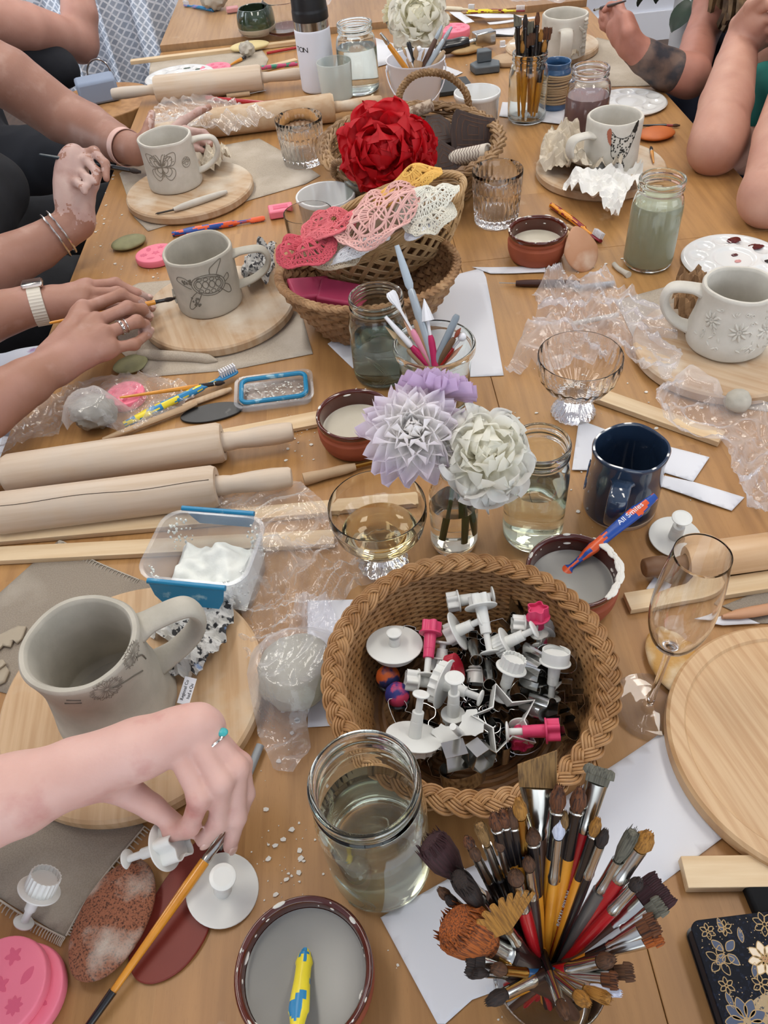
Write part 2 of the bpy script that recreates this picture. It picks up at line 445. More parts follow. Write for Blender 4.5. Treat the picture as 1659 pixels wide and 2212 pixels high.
def table(name, label, x0, x1, y0, y1, z, M_top, th=0.035):
    t = thing(name, label, 'table', Matrix.Translation(((x0+x1)/2, (y0+y1)/2, FLOOR)))
    H = z-FLOOR; W, D = x1-x0, y1-y0; s = None
    mb = MB()
    split = 0.174 if z == 0 else None
    xs = [(x0, split-0.0003), (split+0.0003, x1)] if split else [(x0, x1)]
    for a, b in xs:
        ys = [(y0, 1.268), (1.2686, y1)] if split else [(y0, y1)]
        for c, d in ys:
            mb.box((b-a, d-c, th), M=Matrix.Translation(((a+b)/2-(x0+x1)/2, (c+d)/2-(y0+y1)/2, H-th/2)))
    mb.build('table_top', M_top, t, bevel=0.0007)
    for sx in (-1, 1):
        MB().box((0.025, D-0.2, 0.08), M=Matrix.Translation((sx*(W/2-0.08), 0, H-th-0.04))).build('apron_rail', M_leg, t, bevel=0.002)
        for sy in (-1, 1):
            MB().box((0.06, 0.06, H-th), M=Matrix.Translation((sx*(W/2-0.08), sy*(D/2-0.08), (H-th)/2))).build('leg', M_leg, t, bevel=0.004)
    return t
table('work_table', 'long oiled beech work table covered in pottery tools and mugs', TXL, TXR, TYN, TYF, 0.0, M_table)
table('work_table', 'second beech table standing beyond the end of the long table', TXL, TXR, TYF+0.012, 4.1, 0.016, wood_top('second beech table top', '#a8845e', '#b38f69', '#8f6d52'), 0.022)
# ---------------------------------------------------------------- shared materials
M_clay = mat('greenware clay', '#aaa497', 0.85, c2='#b9b3a6', scale=25, bump=0.15, bscale=180, c3='#bdb6a8', s3=14, m3=(0.52, 0.7))
M_clay_pale = mat('pale greenware clay', '#c2bdb2', 0.85, c2='#cfcac0', scale=25, bump=0.12, bscale=160, c3='#b1ab9e', s3=14, m3=(0.55, 0.75))
M_clayline = mat('dark line pressed in clay', '#6d675c', 0.9)
M_clayline_pale = mat('line pressed in pale clay', '#857e72', 0.9)
M_bamboo = mat('bamboo board', '#cbaa84', 0.5, c2='#bb976e', scale=3.0, stretch=(40, 2.2, 10), c3='#c9b69c', s3=9, m3=(0.56, 0.68), bump=0.05)
M_bamboo2 = mat('clean bamboo board', '#c9a77f', 0.45, c2='#b79066', scale=3.0, stretch=(60, 2.0, 10), c3='#8f7c53', s3=7, m3=(0.66, 0.7), bump=0.06)
M_dusty = mat('clay-dusted board', '#c2a98c', 0.65, c2='#b39371', scale=3.0, stretch=(30, 2, 10), c3='#d0c4b2', s3=10, m3=(0.52, 0.68))
M_terra = mat('terracotta', '#9b4f33', 0.7, c2='#8c452c', scale=20, bump=0.05)
M_glaze = mat('brown glaze', '#541f12', 0.12, c2='#48190f', scale=15, coat=0.6)
M_slipmark = mat('dried white slip', '#d8d4cb', 0.7)
M_slip = mat('grey slip water', '#878580', 0.3, c2='#908e88', scale=8, spec=0.4)
M_slipc = mat('cream slip', '#c4bcaa', 0.3, c2='#bab29f', scale=10, spec=0.4)
M_pin = mat('worn rolling pin wood', '#cebca8', 0.55, c2='#bfa88f', scale=2.5, stretch=(30, 30, 1.5), c3='#c0b5a8', s3=7, m3=(0.46, 0.66))
M_pine = mat('pine slat', '#d8c09c', 0.5, c2='#caac84', scale=2.0, stretch=(3, 40, 40))
M_toolwood = mat('clay tool wood', '#b59a7a', 0.6, c2='#a38565', scale=10)
M_white = mat('white glazed china', '#dededc', 0.15, coat=0.4)
M_plast = mat('white cutter plastic', '#d9d9d4', 0.32)
M_pink = mat('pink cutter plastic', '#d23e68', 0.35)
M_pinkmold = mat('pink silicone', '#ee7d93', 0.45)
M_steel = mat('cutter tin', '#b9b9b6', 0.16, metal=1.0)
M_chrome = mat('ferrule metal', '#c7c6c0', 0.2, metal=1.0)
M_brass = mat('brass ferrule', '#a97f3d', 0.25, metal=1.0)
G_jar = glass('jar glass', '#fcfefd'); G_clear = glass('clear glass', '#fdfdfd'); G_aqua = glass('greenish jar glass', '#fdfffe')
def water(name, c, murky=None):
    if murky: return mat(name, murky, 0.06, trans=0.0, coat=0.3)
    return glass(name, c, 1.33)

def mid(l, r, h):
    A, B = T(*l, h), T(*r, h); return (A+B)/2, (A-B).length/2

# ---------------------------------------------------------------- boards
def board(name, label, c, r, th=0.018, m=None, groove=False, rz=0.0, grp=None):
    pr = [(0, 0), (r-0.004, 0), (r, 0.004), (r, th-0.003), (r-0.003, th)]
    if groove: pr += [(r-0.016, th), (r-0.018, th-0.003), (r-0.022, th-0.0025), (0, th-0.0025)]
    else: pr += [(0, th)]
    o = MB().lathe(pr, 96).build(name, m or M_bamboo, M=place(c, rz), sharp=30)
    return tag(o, label, 'board', grp)
BT = 0.018
board('round_board', 'round bamboo board under the dandelion mug, smeared with white clay', V((-0.288, 0.437, 0.0015)), 0.139, rz=0.1)
board('round_board', 'round board under the turtle mug at the middle left', V((-0.254, 1.18, 0.0015)), 0.131, rz=0.3, m=M_dusty)
board('round_board', 'dusty round board under the butterfly mug at upper left', V((-0.352, 1.662, 0.0015)), 0.136, m=M_dusty, rz=1.0)
board('round_board', 'bare bamboo board with a rim groove at the lower right edge', V((0.371, 0.307, 0.0012)), 0.130, m=M_bamboo2, groove=True, rz=0.25, th=0.02)
board('round_board', 'clay-smeared round board under the flower mug at right', V((0.515, 0.925, 0.0015)), 0.125, rz=0.9, m=M_dusty)
board('round_board', 'round board under the mug painted with a chicken', V((0.505, 1.563, 0.0)), 0.130, m=M_dusty, rz=0.6)
board('round_board', 'round board under the tall pale mug at the far right', V((0.575, 2.33, 0.001)), 0.125, m=M_dusty, rz=0.2)

# ---------------------------------------------------------------- mugs
def mug_profile(r, z0, z1, shape, wall):
    """outer outline shape [(fraction of r, fraction of height)] then the inside"""
    H = z1-z0
    o = [(0, z0), (r*shape[0][0]-0.004, z0)]+[(r*a, z0+0.002+(H-0.002)*b) for a, b in shape]
    ins = [(r*a-wall, z0+0.002+(H-0.002)*b) for a, b in reversed(shape) if b > 0.08]
    top = [(o[-1][0]-wall*0.25, z1+wall*0.35), (o[-1][0]-wall*0.75, z1+wall*0.35)]
    return o+top+ins+[(ins[-1][0]-0.004, z0+wall+0.001), (0, z0+wall)]

def mug(name, label, c, r, z0, z1, shape, m, wall=0.007, handle=None, wob=0.015, seed=1, hw=0.012, ht=0.006, m_handle=None, hl='loop handle', grp=None, oval=None):
    sp = [(p.x, p.y) for p in spline([(a, b, 0) for a, b in shape], 5)]
    def fr(z):
        f = min(1, max(0, (z-z0-0.002)/(z1-z0-0.002)))
        for (a, b), (a2, b2) in zip(sp, sp[1:]):
            if b <= f <= b2+1e-9: return r*(a+(a2-a)*(f-b)/max(1e-6, b2-b))
        return r*sp[-1][0]
    def wb(a, rr, z):
        k = 1+wob*(noise.noise(V((cos(a)*1.2, sin(a)*1.2, z*14+seed)))+0.5*noise.noise(V((cos(a)*3, sin(a)*3, z*20+seed))))
        if oval: k *= 1+oval[0]*cos(2*(a-oval[1]))
        f = (z-z0)/(z1-z0)
        return rr*k, z+(0.004*wob/0.015*noise.noise(V((cos(a)*1.0, sin(a)*1.0, seed*3.1))) if f > 0.6 else 0)
    def surf(z, a=None):
        return fr(z) if a is None else wb(a, fr(z), z)[0]
    o = MB().lathe(mug_profile(r, 0, z1-z0, sp, wall), 72, wob=lambda a, rr, z: (lambda q: (q[0], q[1]-z0))(wb(a, rr, z+z0))).build(name, m, M=place(V((c.x, c.y, z0))), sharp=50)
    tag(o, label, 'mug', grp)
    o['_fr'] = 0
    if handle:
        ang, out, zt, zb = handle          # direction, reach beyond the wall, heights of the two joins
        d = V((cos(ang), sin(ang), 0)); u = V((-sin(ang), cos(ang), 0))
        rt, rb = fr(zt)-wall*0.5, fr(zb)-wall*0.5
        zt -= z0; zb -= z0; hz = zt-zb
        P = [d*rt+V((0, 0, zt)), d*(rt+out*0.35)+V((0, 0, zt+hz*0.06)), d*(rt+out*0.85)+V((0, 0, zt+hz*0.02)), d*(rt+out)+V((0, 0, zt-hz*0.28)),
             d*(rt+out*0.86)+V((0, 0, zt-hz*0.62)), d*((rt+rb)/2+out*0.45)+V((0, 0, zb+hz*0.12)), d*rb+V((0, 0, zb))]
        pts = spline(P, 7); n = len(pts)
        rs = []
        for i in range(n):
            t = i/(n-1); e = 1+0.35*max(0, 1-8*t)+0.25*max(0, 1-8*(1-t))
            rs.append((hw*e, ht*e))
        h = MB().tube(pts, rs, 14, up=V((0, 0, 1)).cross(u).cross(d) if False else d.cross(V((0,0,1))).cross(d)).build('handle', m_handle or m, o, sub=1)
    del o['_fr']
    return o, surf

def wrap(o, fr, z0, ang0, curves, rad, name, m, flat=0.6, out=0.0, label=None, sharp=40, flip=1):
    """thin raised lines on a mug wall; curves are lists of (u, v) in metres, u to the right along the wall, v up from the mug's base"""
    mb = MB()
    for cv in curves:
        w = rad
        if isinstance(cv, tuple): cv, w = cv
        pts = []
        for (u, v) in cv:
            R = fr(z0+v); a = ang0+u/R; R = fr(z0+v, a)
            pts.append((cos(a)*(R+out+0.0002), sin(a)*(R+out+0.0002), v))
        mb.tube(pts, w, 6, flat=1)
    q = mb.build(name, m, o)
    if label: q['label'] = label
    return q

def wrap_fill(o, fr, z0, ang0, polys, name, m, out=0.0006, label=None):
    """flat painted patches on a mug wall, triangulated finely enough to follow it"""
    mb = MB()
    for poly in polys:
        xs = [p[0] for p in poly]; ys = [p[1] for p in poly]
        st = max(0.0008, min(max(xs)-min(xs), max(ys)-min(ys))/9)
        nx = int((max(xs)-min(xs))/st)+1; ny = int((max(ys)-min(ys))/st)+1
        for i in range(nx):
            for j in range(ny):
                x, y = min(xs)+i*st, min(ys)+j*st
                if not inside((x+st/2, y+st/2), poly): continue
                vs = []
                for (u, v) in ((x, y), (x+st, y), (x+st, y+st), (x, y+st)):
                    R = fr(z0+v); a = ang0+u/R; R = fr(z0+v, a)+out; vs.append((cos(a)*R, sin(a)*R, v))
                mb.add(vs, [(0, 1, 2, 3)])
    if not mb.v: return None
    q = mb.build(name, m, o, sharp=0)
    if label: q['label'] = label
    return q
def hit(c, r, px, py):
    """angle and height on an upright cylinder"""
    d = ray(px, py); ox, oy = CAM.x-c.x, CAM.y-c.y
    A, B, C_ = d.x*d.x+d.y*d.y, 2*(ox*d.x+oy*d.y), ox*ox+oy*oy-r*r
    t = (-B-sqrt(max(0, B*B-4*A*C_)))/(2*A); p = CAM+d*t
    return atan2(p.y-c.y, p.x-c.x), p.z
def shift(curves, k, dv):
    f = lambda cv: [(u*k, v*k+dv) for u, v in cv]
    return [(f(c[0]), c[1]) if isinstance(c, tuple) else f(c) for c in curves]
def ell(cx, cy, rx, ry, rot=0, n=20, a0=0, a1=2*pi):
    out = []
    for i in range(n+1):
        a = a0+(a1-a0)*i/n; x, y = rx*cos(a), ry*sin(a)
        out.append((cx+x*cos(rot)-y*sin(rot), cy+x*sin(rot)+y*cos(rot)))
    return out
def sp2(pts, n=6, closed=False): return [(p.x, p.y) for p in spline([(a, b, 0) for a, b in pts], n, closed)]
def ang_to(c, px, h): p = T(*px, h); return atan2(p.y-c.y, p.x-c.x)

# dandelion mug, lower left
Z = BT+0.0015
c, r = mid((43, 1400), (300, 1375), 0.134)
ha = ang_to(c, (440, 1320), 0.10)
mugA, frA = mug('clay_mug', 'large unfired clay mug pressed with dandelions on the near left board', c, r, Z, 0.134,
    [(1.1, 0), (1.09, 0.08), (1.0, 0.3), (0.93, 0.6), (0.96, 0.85), (1.0, 1)], M_clay, 0.008, (ha, 0.058, 0.117, 0.055), wob=0.022, seed=3, hw=0.0145, ht=0.0075)
a0, zc = hit(c, r, 232, 1492); DV = zc-Z-0.062
def dand(cx, cy, rr, n, seed):
    rnd = random.Random(seed); cs = []
    for i in range(n):
        a = 2*pi*i/n+rnd.uniform(-.05, .05); q = rr*rnd.uniform(0.85, 1.05)
        cs.append([(cx+0.15*q*cos(a), cy+0.15*q*sin(a)), (cx+q*cos(a), cy+q*sin(a))])
        for s in (-.22, .22): cs.append([(cx+0.8*q*cos(a), cy+0.8*q*sin(a)), (cx+1.12*q*cos(a+s), cy+1.12*q*sin(a+s))])
    return cs
wrap(mugA, frA, Z, a0, shift(dand(0.0, 0.062, 0.0145, 26, 1)+dand(0.036, 0.074, 0.0125, 20, 2), 1, DV), 0.00034, 'dandelion_heads', mat('grey pressed line', '#867f73', 0.9))
for cv in (sp2([(-0.001, 0.059), (0.018, 0.051), (0.031, 0.04)]), sp2([(0.032, 0.065), (0.04, 0.055), (0.043, 0.042)]), [(-0.042, 0.064), (-0.03, 0.06)], [(-0.046, 0.057), (-0.031, 0.055)]):
    wrap(mugA, frA, Z, a0, shift([[(u+0.006, v) for u, v in cv]], 1, DV), 0.0009, 'stem_line', M_clayline)

# turtle mug, middle left
c, r = mid((350, 545), (500, 530), 0.118)
mugB, frB = mug('clay_mug', 'unfired clay mug pressed with a sea turtle on the middle left board', c, r, Z, 0.118,
    [(0.95, 0), (0.97, 0.08), (0.97, 0.4), (0.98, 0.8), (1.0, 1)], M_clay, 0.006, (ang_to(c, (590, 560), 0.08), 0.058, 0.1, 0.044), wob=0.02, seed=8, hw=0.011, ht=0.005)
a0, zc = hit(c, r, 452, 617)
cv = [ell(0, 0.05, 0.021, 0.0135, -0.15, 26), ell(0, 0.05, 0.018, 0.011, -0.15, 26)]
for i in range(4):
    cv.append(ell(-0.012+i*0.008, 0.052-0.001*i, 0.0036, 0.0046, 0, 10))
for i in range(4):
    cv.append(ell(-0.011+i*0.0075, 0.0435-0.001*i, 0.003, 0.0026, 0, 8)); cv.append(ell(-0.010+i*0.0075, 0.059-0.001*i, 0.003, 0.0022, 0, 8))
cv += [sp2([(-0.02, 0.053), (-0.027, 0.061), (-0.036, 0.062), (-0.04, 0.057), (-0.034, 0.053), (-0.022, 0.047)]), sp2([(-0.016, 0.043), (-0.024, 0.036), (-0.031, 0.022), (-0.027, 0.02), (-0.018, 0.029), (-0.012, 0.039)]),
       sp2([(0.004, 0.063), (0.006, 0.071), (0.018, 0.077), (0.022, 0.076), (0.015, 0.066), (0.012, 0.061)]), sp2([(0.014, 0.041), (0.022, 0.032), (0.027, 0.032), (0.026, 0.04), (0.02, 0.045)]), sp2([(0.02, 0.052), (0.027, 0.056), (0.028, 0.05), (0.021, 0.047)])]
rnd = random.Random(4)
for i in range(14): cv.append(ell(-0.032+0.012*rnd.random(), 0.053+0.007*rnd.random(), 0.0009, 0.0009, 0, 5)); cv.append(ell(-0.027+0.011*rnd.random(), 0.024+0.012*rnd.random(), 0.0009, 0.0011, 0, 5))
wrap(mugB, frB, Z, a0, shift(cv, 1.35, zc-Z-0.05*1.35), 0.0007, 'turtle_relief', M_clayline)
# little starfish stuck on the wall
st = []
a1, zc = hit(c, r, 376, 640)
for k in range(5):
    a = 2*pi*k/5+0.5; st.append([(0, zc-Z), (0.011*cos(a), zc-Z+0.013*sin(a))])
wrap(mugB, frB, Z, a1, st, [0.0032, 0.0014], 'starfish', M_clay, out=0.001)

# butterfly mug, upper left
c, r = mid((296, 300), (412, 290), 0.118)
mugC, frC = mug('clay_mug', 'pale unfired clay mug pressed with a butterfly and a paw print', c, r, Z, 0.118,
    [(1.0, 0), (1.02, 0.08), (0.99, 0.4), (0.98, 0.8), (1.0, 1)], M_clay_pale, 0.006, (ang_to(c, (478, 320), 0.082), 0.052, 0.104, 0.042), wob=0.014, seed=5, hw=0.009, ht=0.0055)
a0, zc = hit(c, r, 350, 362)
cv = []
for s in (-1, 1):
    for k in (1.0, 0.72, 0.45):
        cv.append(sp2([(s*0.001, 0.052), (s*0.008*k, 0.066*k+0.052*(1-k)), (s*0.022*k, 0.071*k+0.052*(1-k)), (s*0.026*k, 0.066*k+0.052*(1-k)), (s*0.02*k, 0.052), (s*0.002, 0.05)]))
        cv.append(sp2([(s*0.001, 0.05), (s*0.018*k, 0.046*k+0.05*(1-k)), (s*0.019*k, 0.036*k+0.05*(1-k)), (s*0.01*k, 0.028*k+0.05*(1-k)), (s*0.003*k, 0.034*k+0.05*(1-k)), (s*0.001, 0.045)]))
    for k in range(5):
        a = 0.25+k*0.22; cv.append([(s*0.002, 0.052), (s*0.022*cos(a), 0.052+0.02*sin(a))])
    cv.append(sp2([(s*0.0005, 0.06), (s*0.004, 0.068), (s*0.007, 0.07)]))
cv.append(([(0, 0.034), (0, 0.062)], [0.0008, 0.0018]))
wrap(mugC, frC, Z, a0, shift(cv, 1.25, zc-Z-0.05*1.25), 0.0007, 'butterfly_relief', M_clayline_pale)
a1, zc = hit(c, r, 403, 350)
wrap(mugC, frC, Z, a1, shift([ell(0, 0.055, 0.0032, 0.0027)]+[ell(x, y, 0.0015, 0.002) for x, y in ((-.0055, .058), (-.002, .0615), (.002, .0615), (.0055, .058))]+[ell(0, 0.057, 0.0085, 0.0085)], 1.2, zc-Z-0.057*1.2), 0.0006, 'paw_print', M_clayline_pale)

# chicken mug, upper right
c, r = mid((1268, 252), (1392, 250), 0.113)
mugD, frD = mug('clay_mug', 'pale clay mug painted with a black and white speckled chicken', c, r, BT, 0.113,
    [(0.98, 0), (1.0, 0.08), (0.99, 0.5), (1.0, 1)], M_clay_pale, 0.007, (ang_to(c, (1238, 335), 0.06), 0.05, 0.088, 0.036), wob=0.008, seed=6, hw=0.013, ht=0.006)
a0, zc = hit(c, r, 1338, 318); CK = lambda q: shift(q, 1.4, zc-BT-0.046*1.4)
M_pb = mat('black underglaze', '#26241f', 0.8); M_pr = mat('red underglaze', '#a8624a', 0.8); M_pw = mat('white underglaze', '#cfcac0', 0.85)
body = sp2([(-0.013, 0.066), (-0.006, 0.060), (0.004, 0.057), (0.014, 0.060), (0.017, 0.066), (0.024, 0.073), (0.022, 0.058), (0.017, 0.044), (0.012, 0.032), (0.0, 0.027), (-0.009, 0.034), (-0.011, 0.046)], 5, True)
wrap(mugD, frD, BT, a0, CK([body]), 0.0005, 'chicken_outline', M_pb)
rnd = random.Random(5); spots = []
while len(spots) < 60:
    x, y = rnd.uniform(-.012, .022), rnd.uniform(.028, .072)
    if inside((x, y), body): spots.append(ell(x, y, 0.0009, 0.0015, rnd.random()*3, 6))
wrap_fill(mugD, frD, BT, a0, CK(spots+[sp2([(0.017, 0.064), (0.021, 0.075), (0.026, 0.076), (0.024, 0.062)], 4, True), sp2([(0.001, 0.029), (-0.005, 0.017), (0.0, 0.017), (0.003, 0.024), (0.009, 0.017), (0.011, 0.018), (0.006, 0.029)], 3, True)]), 'chicken_spots', M_pb)
wrap_fill(mugD, frD, BT, a0, CK([sp2([(-0.013, 0.067), (-0.016, 0.071), (-0.019, 0.066), (-0.017, 0.056), (-0.012, 0.048), (-0.012, 0.055)], 5, True)]), 'chicken_comb', M_pr)

# far mug with a sculpted cat climbing its wall
c, r = mid((1172, 30), (1272, 30), 0.112)
mugE, frE = mug('clay_mug', 'tall pale clay mug with a modelled figure on its wall at far right', c, r, BT+0.001, 0.112,
    [(0.98, 0), (1.0, 0.08), (0.98, 0.5), (1.0, 1)], M_clay_pale, 0.008, (ang_to(c, (1222, 75), 0.08), 0.045, 0.088, 0.02), wob=0.012, seed=7, hw=0.016, ht=0.006)
a0, zc = hit(c, r, 1262, 70)
wrap(mugE, frE, BT, a0, [(sp2([(0, 0.09), (0.004, 0.075), (-0.002, 0.06), (0.003, 0.045), (0, 0.025), (0.002, 0.008)]), [0.006+0.002*sin(k*1.7) for k in range(31)]), ([(-0.001, 0.062), (-0.016, 0.07), (-0.02, 0.076)], [0.005, 0.0035, 0.0015]), ([(0.0, 0.03), (-0.012, 0.026)], [0.004, 0.002])], 0.004, 'modelled_figure', M_clay_pale)

# flower mug, right
c, r = mid((1522, 622), (1680, 612), 0.114)
mugF, frF = mug('clay_mug', 'pale clay mug covered in raised daisies at the right edge', c, r, Z, 0.114,
    [(1.05, 0), (1.13, 0.06), (1.16, 0.25), (1.05, 0.55), (1.0, 0.8), (1.03, 1)], M_clay_pale, 0.007, (ang_to(c, (1455, 650), 0.08), 0.05, 0.1, 0.04), wob=0.02, seed=9, hw=0.0125, ht=0.007)
a0, zc = hit(c, r*1.12, 1597, 722); cv = []
for (u, v, rr, n) in ((0, 0.048, 0.013, 9), (-0.036, 0.056, 0.012, 9), (0.036, 0.045, 0.012, 9), (0.06, 0.06, 0.01, 8)):
    for i in range(n):
        a = 2*pi*i/n
        cv.append(([(u+0.3*rr*cos(a), v+0.3*rr*sin(a)), (u+0.65*rr*cos(a), v+0.65*rr*sin(a)), (u+rr*cos(a), v+rr*sin(a))], [0.0014, 0.003, 0.001]))
    for i in range(6): cv.append(ell(u+0.0022*cos(i), v+0.0022*sin(i), 0.0007, 0.0007, 0, 5))
rnd = random.Random(9)
for i in range(70):
    u, v = rnd.uniform(-.055, .07), rnd.uniform(.02, .075); a = rnd.random()*6.3
    if min((u-q[0])**2+(v-q[1])**2 for q in ((0, .048), (-.036, .056), (.036, .045), (.06, .06))) < 0.0125**2: continue
    if i % 3: cv.append(([(u, v), (u+.004*cos(a), v+.004*sin(a)), (u+.007*cos(a), v+.007*sin(a))], [0.0006, 0.0019, 0.0005]))
    else: cv.append(ell(u, v, 0.0018, 0.0018, 0, 8))
wrap(mugF, frF, Z, a0, shift(cv, 1.1, zc-Z-0.048*1.1), 0.0009, 'daisy_relief', M_clay_pale)

# finished blue mug
M_blue = mat('blue glaze', '#27374d', 0.1, c2='#1d2a3e', scale=8, coat=0.8, c3='#4b5a70', s3=25, m3=(0.62, 0.8))
M_biscuit = mat('bare biscuit clay', '#b59a80', 0.8)
c, r = mid((1280, 968), (1448, 968), 0.096)
mugG, frG = mug('blue_mug', 'glossy dark blue glazed mug with handle towards the camera', c, r, 0.0015, 0.096,
    [(1.0, 0), (1.01, 0.06), (1.0, 0.3), (0.98, 0.6), (0.96, 0.8), (1.0, 1)], M_blue, 0.0045, (ang_to(c, (1330, 1110), 0.03), 0.035, 0.078, 0.018), wob=0.018, seed=12, hw=0.0115, ht=0.0042, oval=(0.03, 0.3))
MB().lathe([(r*0.9, -0.0012), (r*1.002, -0.0012), (r*1.006, 0.004), (r*0.9, 0.004)], 60).build('foot_ring', M_biscuit, mugG)
a0 = ang_to(c, (1268, 1020), 0.05); M_bl2 = mat('pale blue glaze break', '#5b6f8c', 0.15, coat=0.6)
wrap(mugG, frG, 0, a0, [ell(0.003, 0.035, 0.006, 0.008), ell(-0.006, 0.035, 0.004, 0.007), ell(0.0, 0.05, 0.005, 0.008), ell(0, 0.062, 0.003, 0.004), sp2([(0, 0.02), (0.001, 0.04), (0, 0.07)])], 0.0008, 'flower_relief', M_bl2)

# green glazed cup on the second table
M_green = mat('dark green glaze', '#2d3a2b', 0.1, coat=0.8, c2='#3a4a35', scale=12)
c, r = mid((512, 30), (588, 28), 0.07)
cup, _ = mug('green_cup', 'small dark green glazed cup on the far table at top', V((c.x, c.y, 0)), r, 0.0175, 0.085, [(0.78, 0), (0.95, 0.1), (1.02, 0.4), (0.98, 0.75), (0.86, 1)], M_green, 0.004, None, wob=0.006, seed=2)
MB().lathe([(r*0.6, 0), (r*0.8, -0.0005), (r*0.965, 0.009), (r*1.03, 0.02), (r*0.9, 0.021)], 60).build('bare_foot', mat('pale stoneware', '#b9aea0', 0.7), cup)

# ---------------------------------------------------------------- terracotta dishes with slip
def dish(label, l, r_, h, mslip, level, marks=30, seed=1, name='terracotta_dish'):
    c, r = mid(l, r_, h)
    t = thing(name, label, 'dish', place(V((c.x, c.y, 0.0012))))
    pr = [(0, 0), (r*0.82, 0), (r*0.9, 0.004), (r*0.985, h*0.35), (r*1.0, h*0.62), (r*0.97, h*0.66), (r*0.955, h*0.72), (r*0.975, h*0.76)]
    MB().lathe(bev(pr+[(r*0.985, h*0.86)], 0.003), 72).build('outer_wall', M_terra, t, sharp=60)
    pr2 = [(r*0.985, h*0.855), (r*1.0, h*0.94), (r*0.975, h), (r*0.93, h*0.985), (r*0.89, h*0.9), (r*0.875, h*0.5), (r*0.8, 0.009), (0, 0.007)]
    MB().lathe(spl_prof(pr2), 72).build('glazed_rim', M_glaze, t, sharp=60)
    rl = r*0.878
    o = MB().lathe([(0, h*level), (rl*0.95, h*level), (rl, h*level+0.0012)], 64).build('slip', mslip, t)
    rnd = random.Random(seed); mb = MB()
    for i in range(marks):
        a = rnd.random()*2*pi; 
        if rnd.random() < 0.6: rr, z = r*rnd.uniform(0.93, 0.99), h*1.0
        else: rr, z = r*0.885, h*rnd.uniform(level+0.1, 0.95)
        q = rnd.choice((0.0007, 0.0009, 0.0012, 0.0016, 0.003))
        mb.ball((q*0.6, q*rnd.uniform(1, 2.2), 0.0012), place(V((rr*cos(a), rr*sin(a), z)), a), 0, 8, 5)
    kind(mb.build('slip_splashes', M_slipmark, t), 'stuff')
    return t, c, r
def spl_prof(pr, n=4):
    return [(max(0, p.x), p.y) for p in spline([(a, b, 0) for a, b in pr], n)]
D1, d1c, d1r = dish('terracotta dish of grey slip at the bottom edge with a sunken toothbrush', (506, 2095), (806, 2095), 0.042, M_slip, 0.66, 26, 2)
D2, d2c, d2r = dish('terracotta dish behind the big basket with an orange toothbrush leaning in', (1135, 1222), (1345, 1237), 0.052, M_slip, 0.55, 34, 3)
# thick white slip dried along one side of that dish's rim
mb = MB(); rnd = random.Random(8)
for i in range(70):
    a = rnd.uniform(-1.0, 0.75); q = rnd.uniform(0.002, 0.005)
    mb.ball((q*0.7, q*1.6, 0.0018), place(V((d2r*rnd.uniform(0.9, 1.0)*cos(a), d2r*rnd.uniform(0.9, 1.0)*sin(a), 0.0512)), a), 0, 8, 5)
kind(mb.build('dried_slip_crust', M_slipmark, D2), 'stuff')
D3, d3c, d3r = dish('terracotta ramekin of cream slip behind the lilac dahlia', (682, 895), (850, 890), 0.05, M_slipc, 0.5, 14, 4)
D4, d4c, d4r = dish('terracotta ramekin with drips and a pear-shaped wooden rib leaning on it', (1098, 500), (1226, 490), 0.053, M_slipc, 0.5, 40, 5)

# ---------------------------------------------------------------- glass jars
def jar(label, l, r_, h, level=None, wm=None, neck=0.86, gm=None, name='glass_jar', lip='thread', base=None, thick=0.0028, emb=False):
    c, rr = mid(l, r_, h)
    R = rr/neck
    t = thing(name, label, 'jar', place(V((c.x, c.y, 0.0012))))
    out = [(0, 0.0), (R*0.86, 0.0), (R*0.97, 0.004), (R, 0.012), (R, h*0.66), (R*0.985, h*0.72), (R*0.93, h*0.79), (rr*0.95, h*0.84), (rr*0.94, h*0.87), (rr*1.0, h*0.885), (rr*1.0, h*0.905), (rr*0.95, h*0.92), (rr*0.95, h*0.945), (rr*1.0, h*0.955), (rr*1.0, h*0.985), (rr*0.97, h)]
    k = thick
    inn = [(rr*0.9, h), (rr*0.86, h*0.985), (rr*0.855, h*0.87), (rr*0.87, h*0.83), (R*0.93-k, h*0.785), (R-k-0.0008, h*0.71), (R-k, h*0.64), (R-k, 0.016), (R*0.94-k, 0.0085), (0, 0.0065)]
    MB().lathe(bev(out, 0.004)[:-1]+[out[-1]]+bev(inn, 0.004), 64).build('glass_body', gm or G_jar, t, sharp=80)
    if level:
        z = h*level; Ri = R-k+0.0004
        MB().lathe([(0, 0.0062), (R*0.94-k, 0.0082), (Ri, 0.0165), (Ri, z-0.001), (Ri-0.0008, z), (0, z-0.0006)], 64).build('water', wm, t, sharp=40)
    if emb:
        mb = MB(); a0 = emb
        for s in range(4):
            cv = sp2([(-0.012, 0.062), (-0.002+0.002*s, 0.052+0.0006*s), (0.012+0.0026*s, 0.034), (0.012+0.0026*s, 0.022-0.002*s), (0.004, 0.015-0.0022*s), (-0.004, 0.016-0.0022*s)], 8)
            mb.tube([(cos(a0+u/R)*R, sin(a0+u/R)*R, v) for u, v in cv], 0.0004, 6)
        mb.build('embossed_swirl', gm or G_jar, t)
    return t, c, R
W_clear = glass('rinse water', '#fdfdfb', 1.33); W_straw = glass('straw tinted water', '#fdfcf6', 1.33); W_grey = glass('cloudy water', '#f2f4ee', 1.33)
def murky(name, c, c2):
    return mat(name, c, 0.05, coat=0.4, c2=c2, scale=6, trans=0.12, ior=1.33)
jar('large glass jar of clear water nearest the camera, beside the brush cup', (662, 1690), (911, 1690), 0.17, 0.62, W_straw, neck=0.95, emb=-2.2)
jar('glass jar of clear water behind the white garden rose', (1100, 957), (1236, 957), 0.149, 0.6, W_straw, neck=0.93, gm=G_aqua)
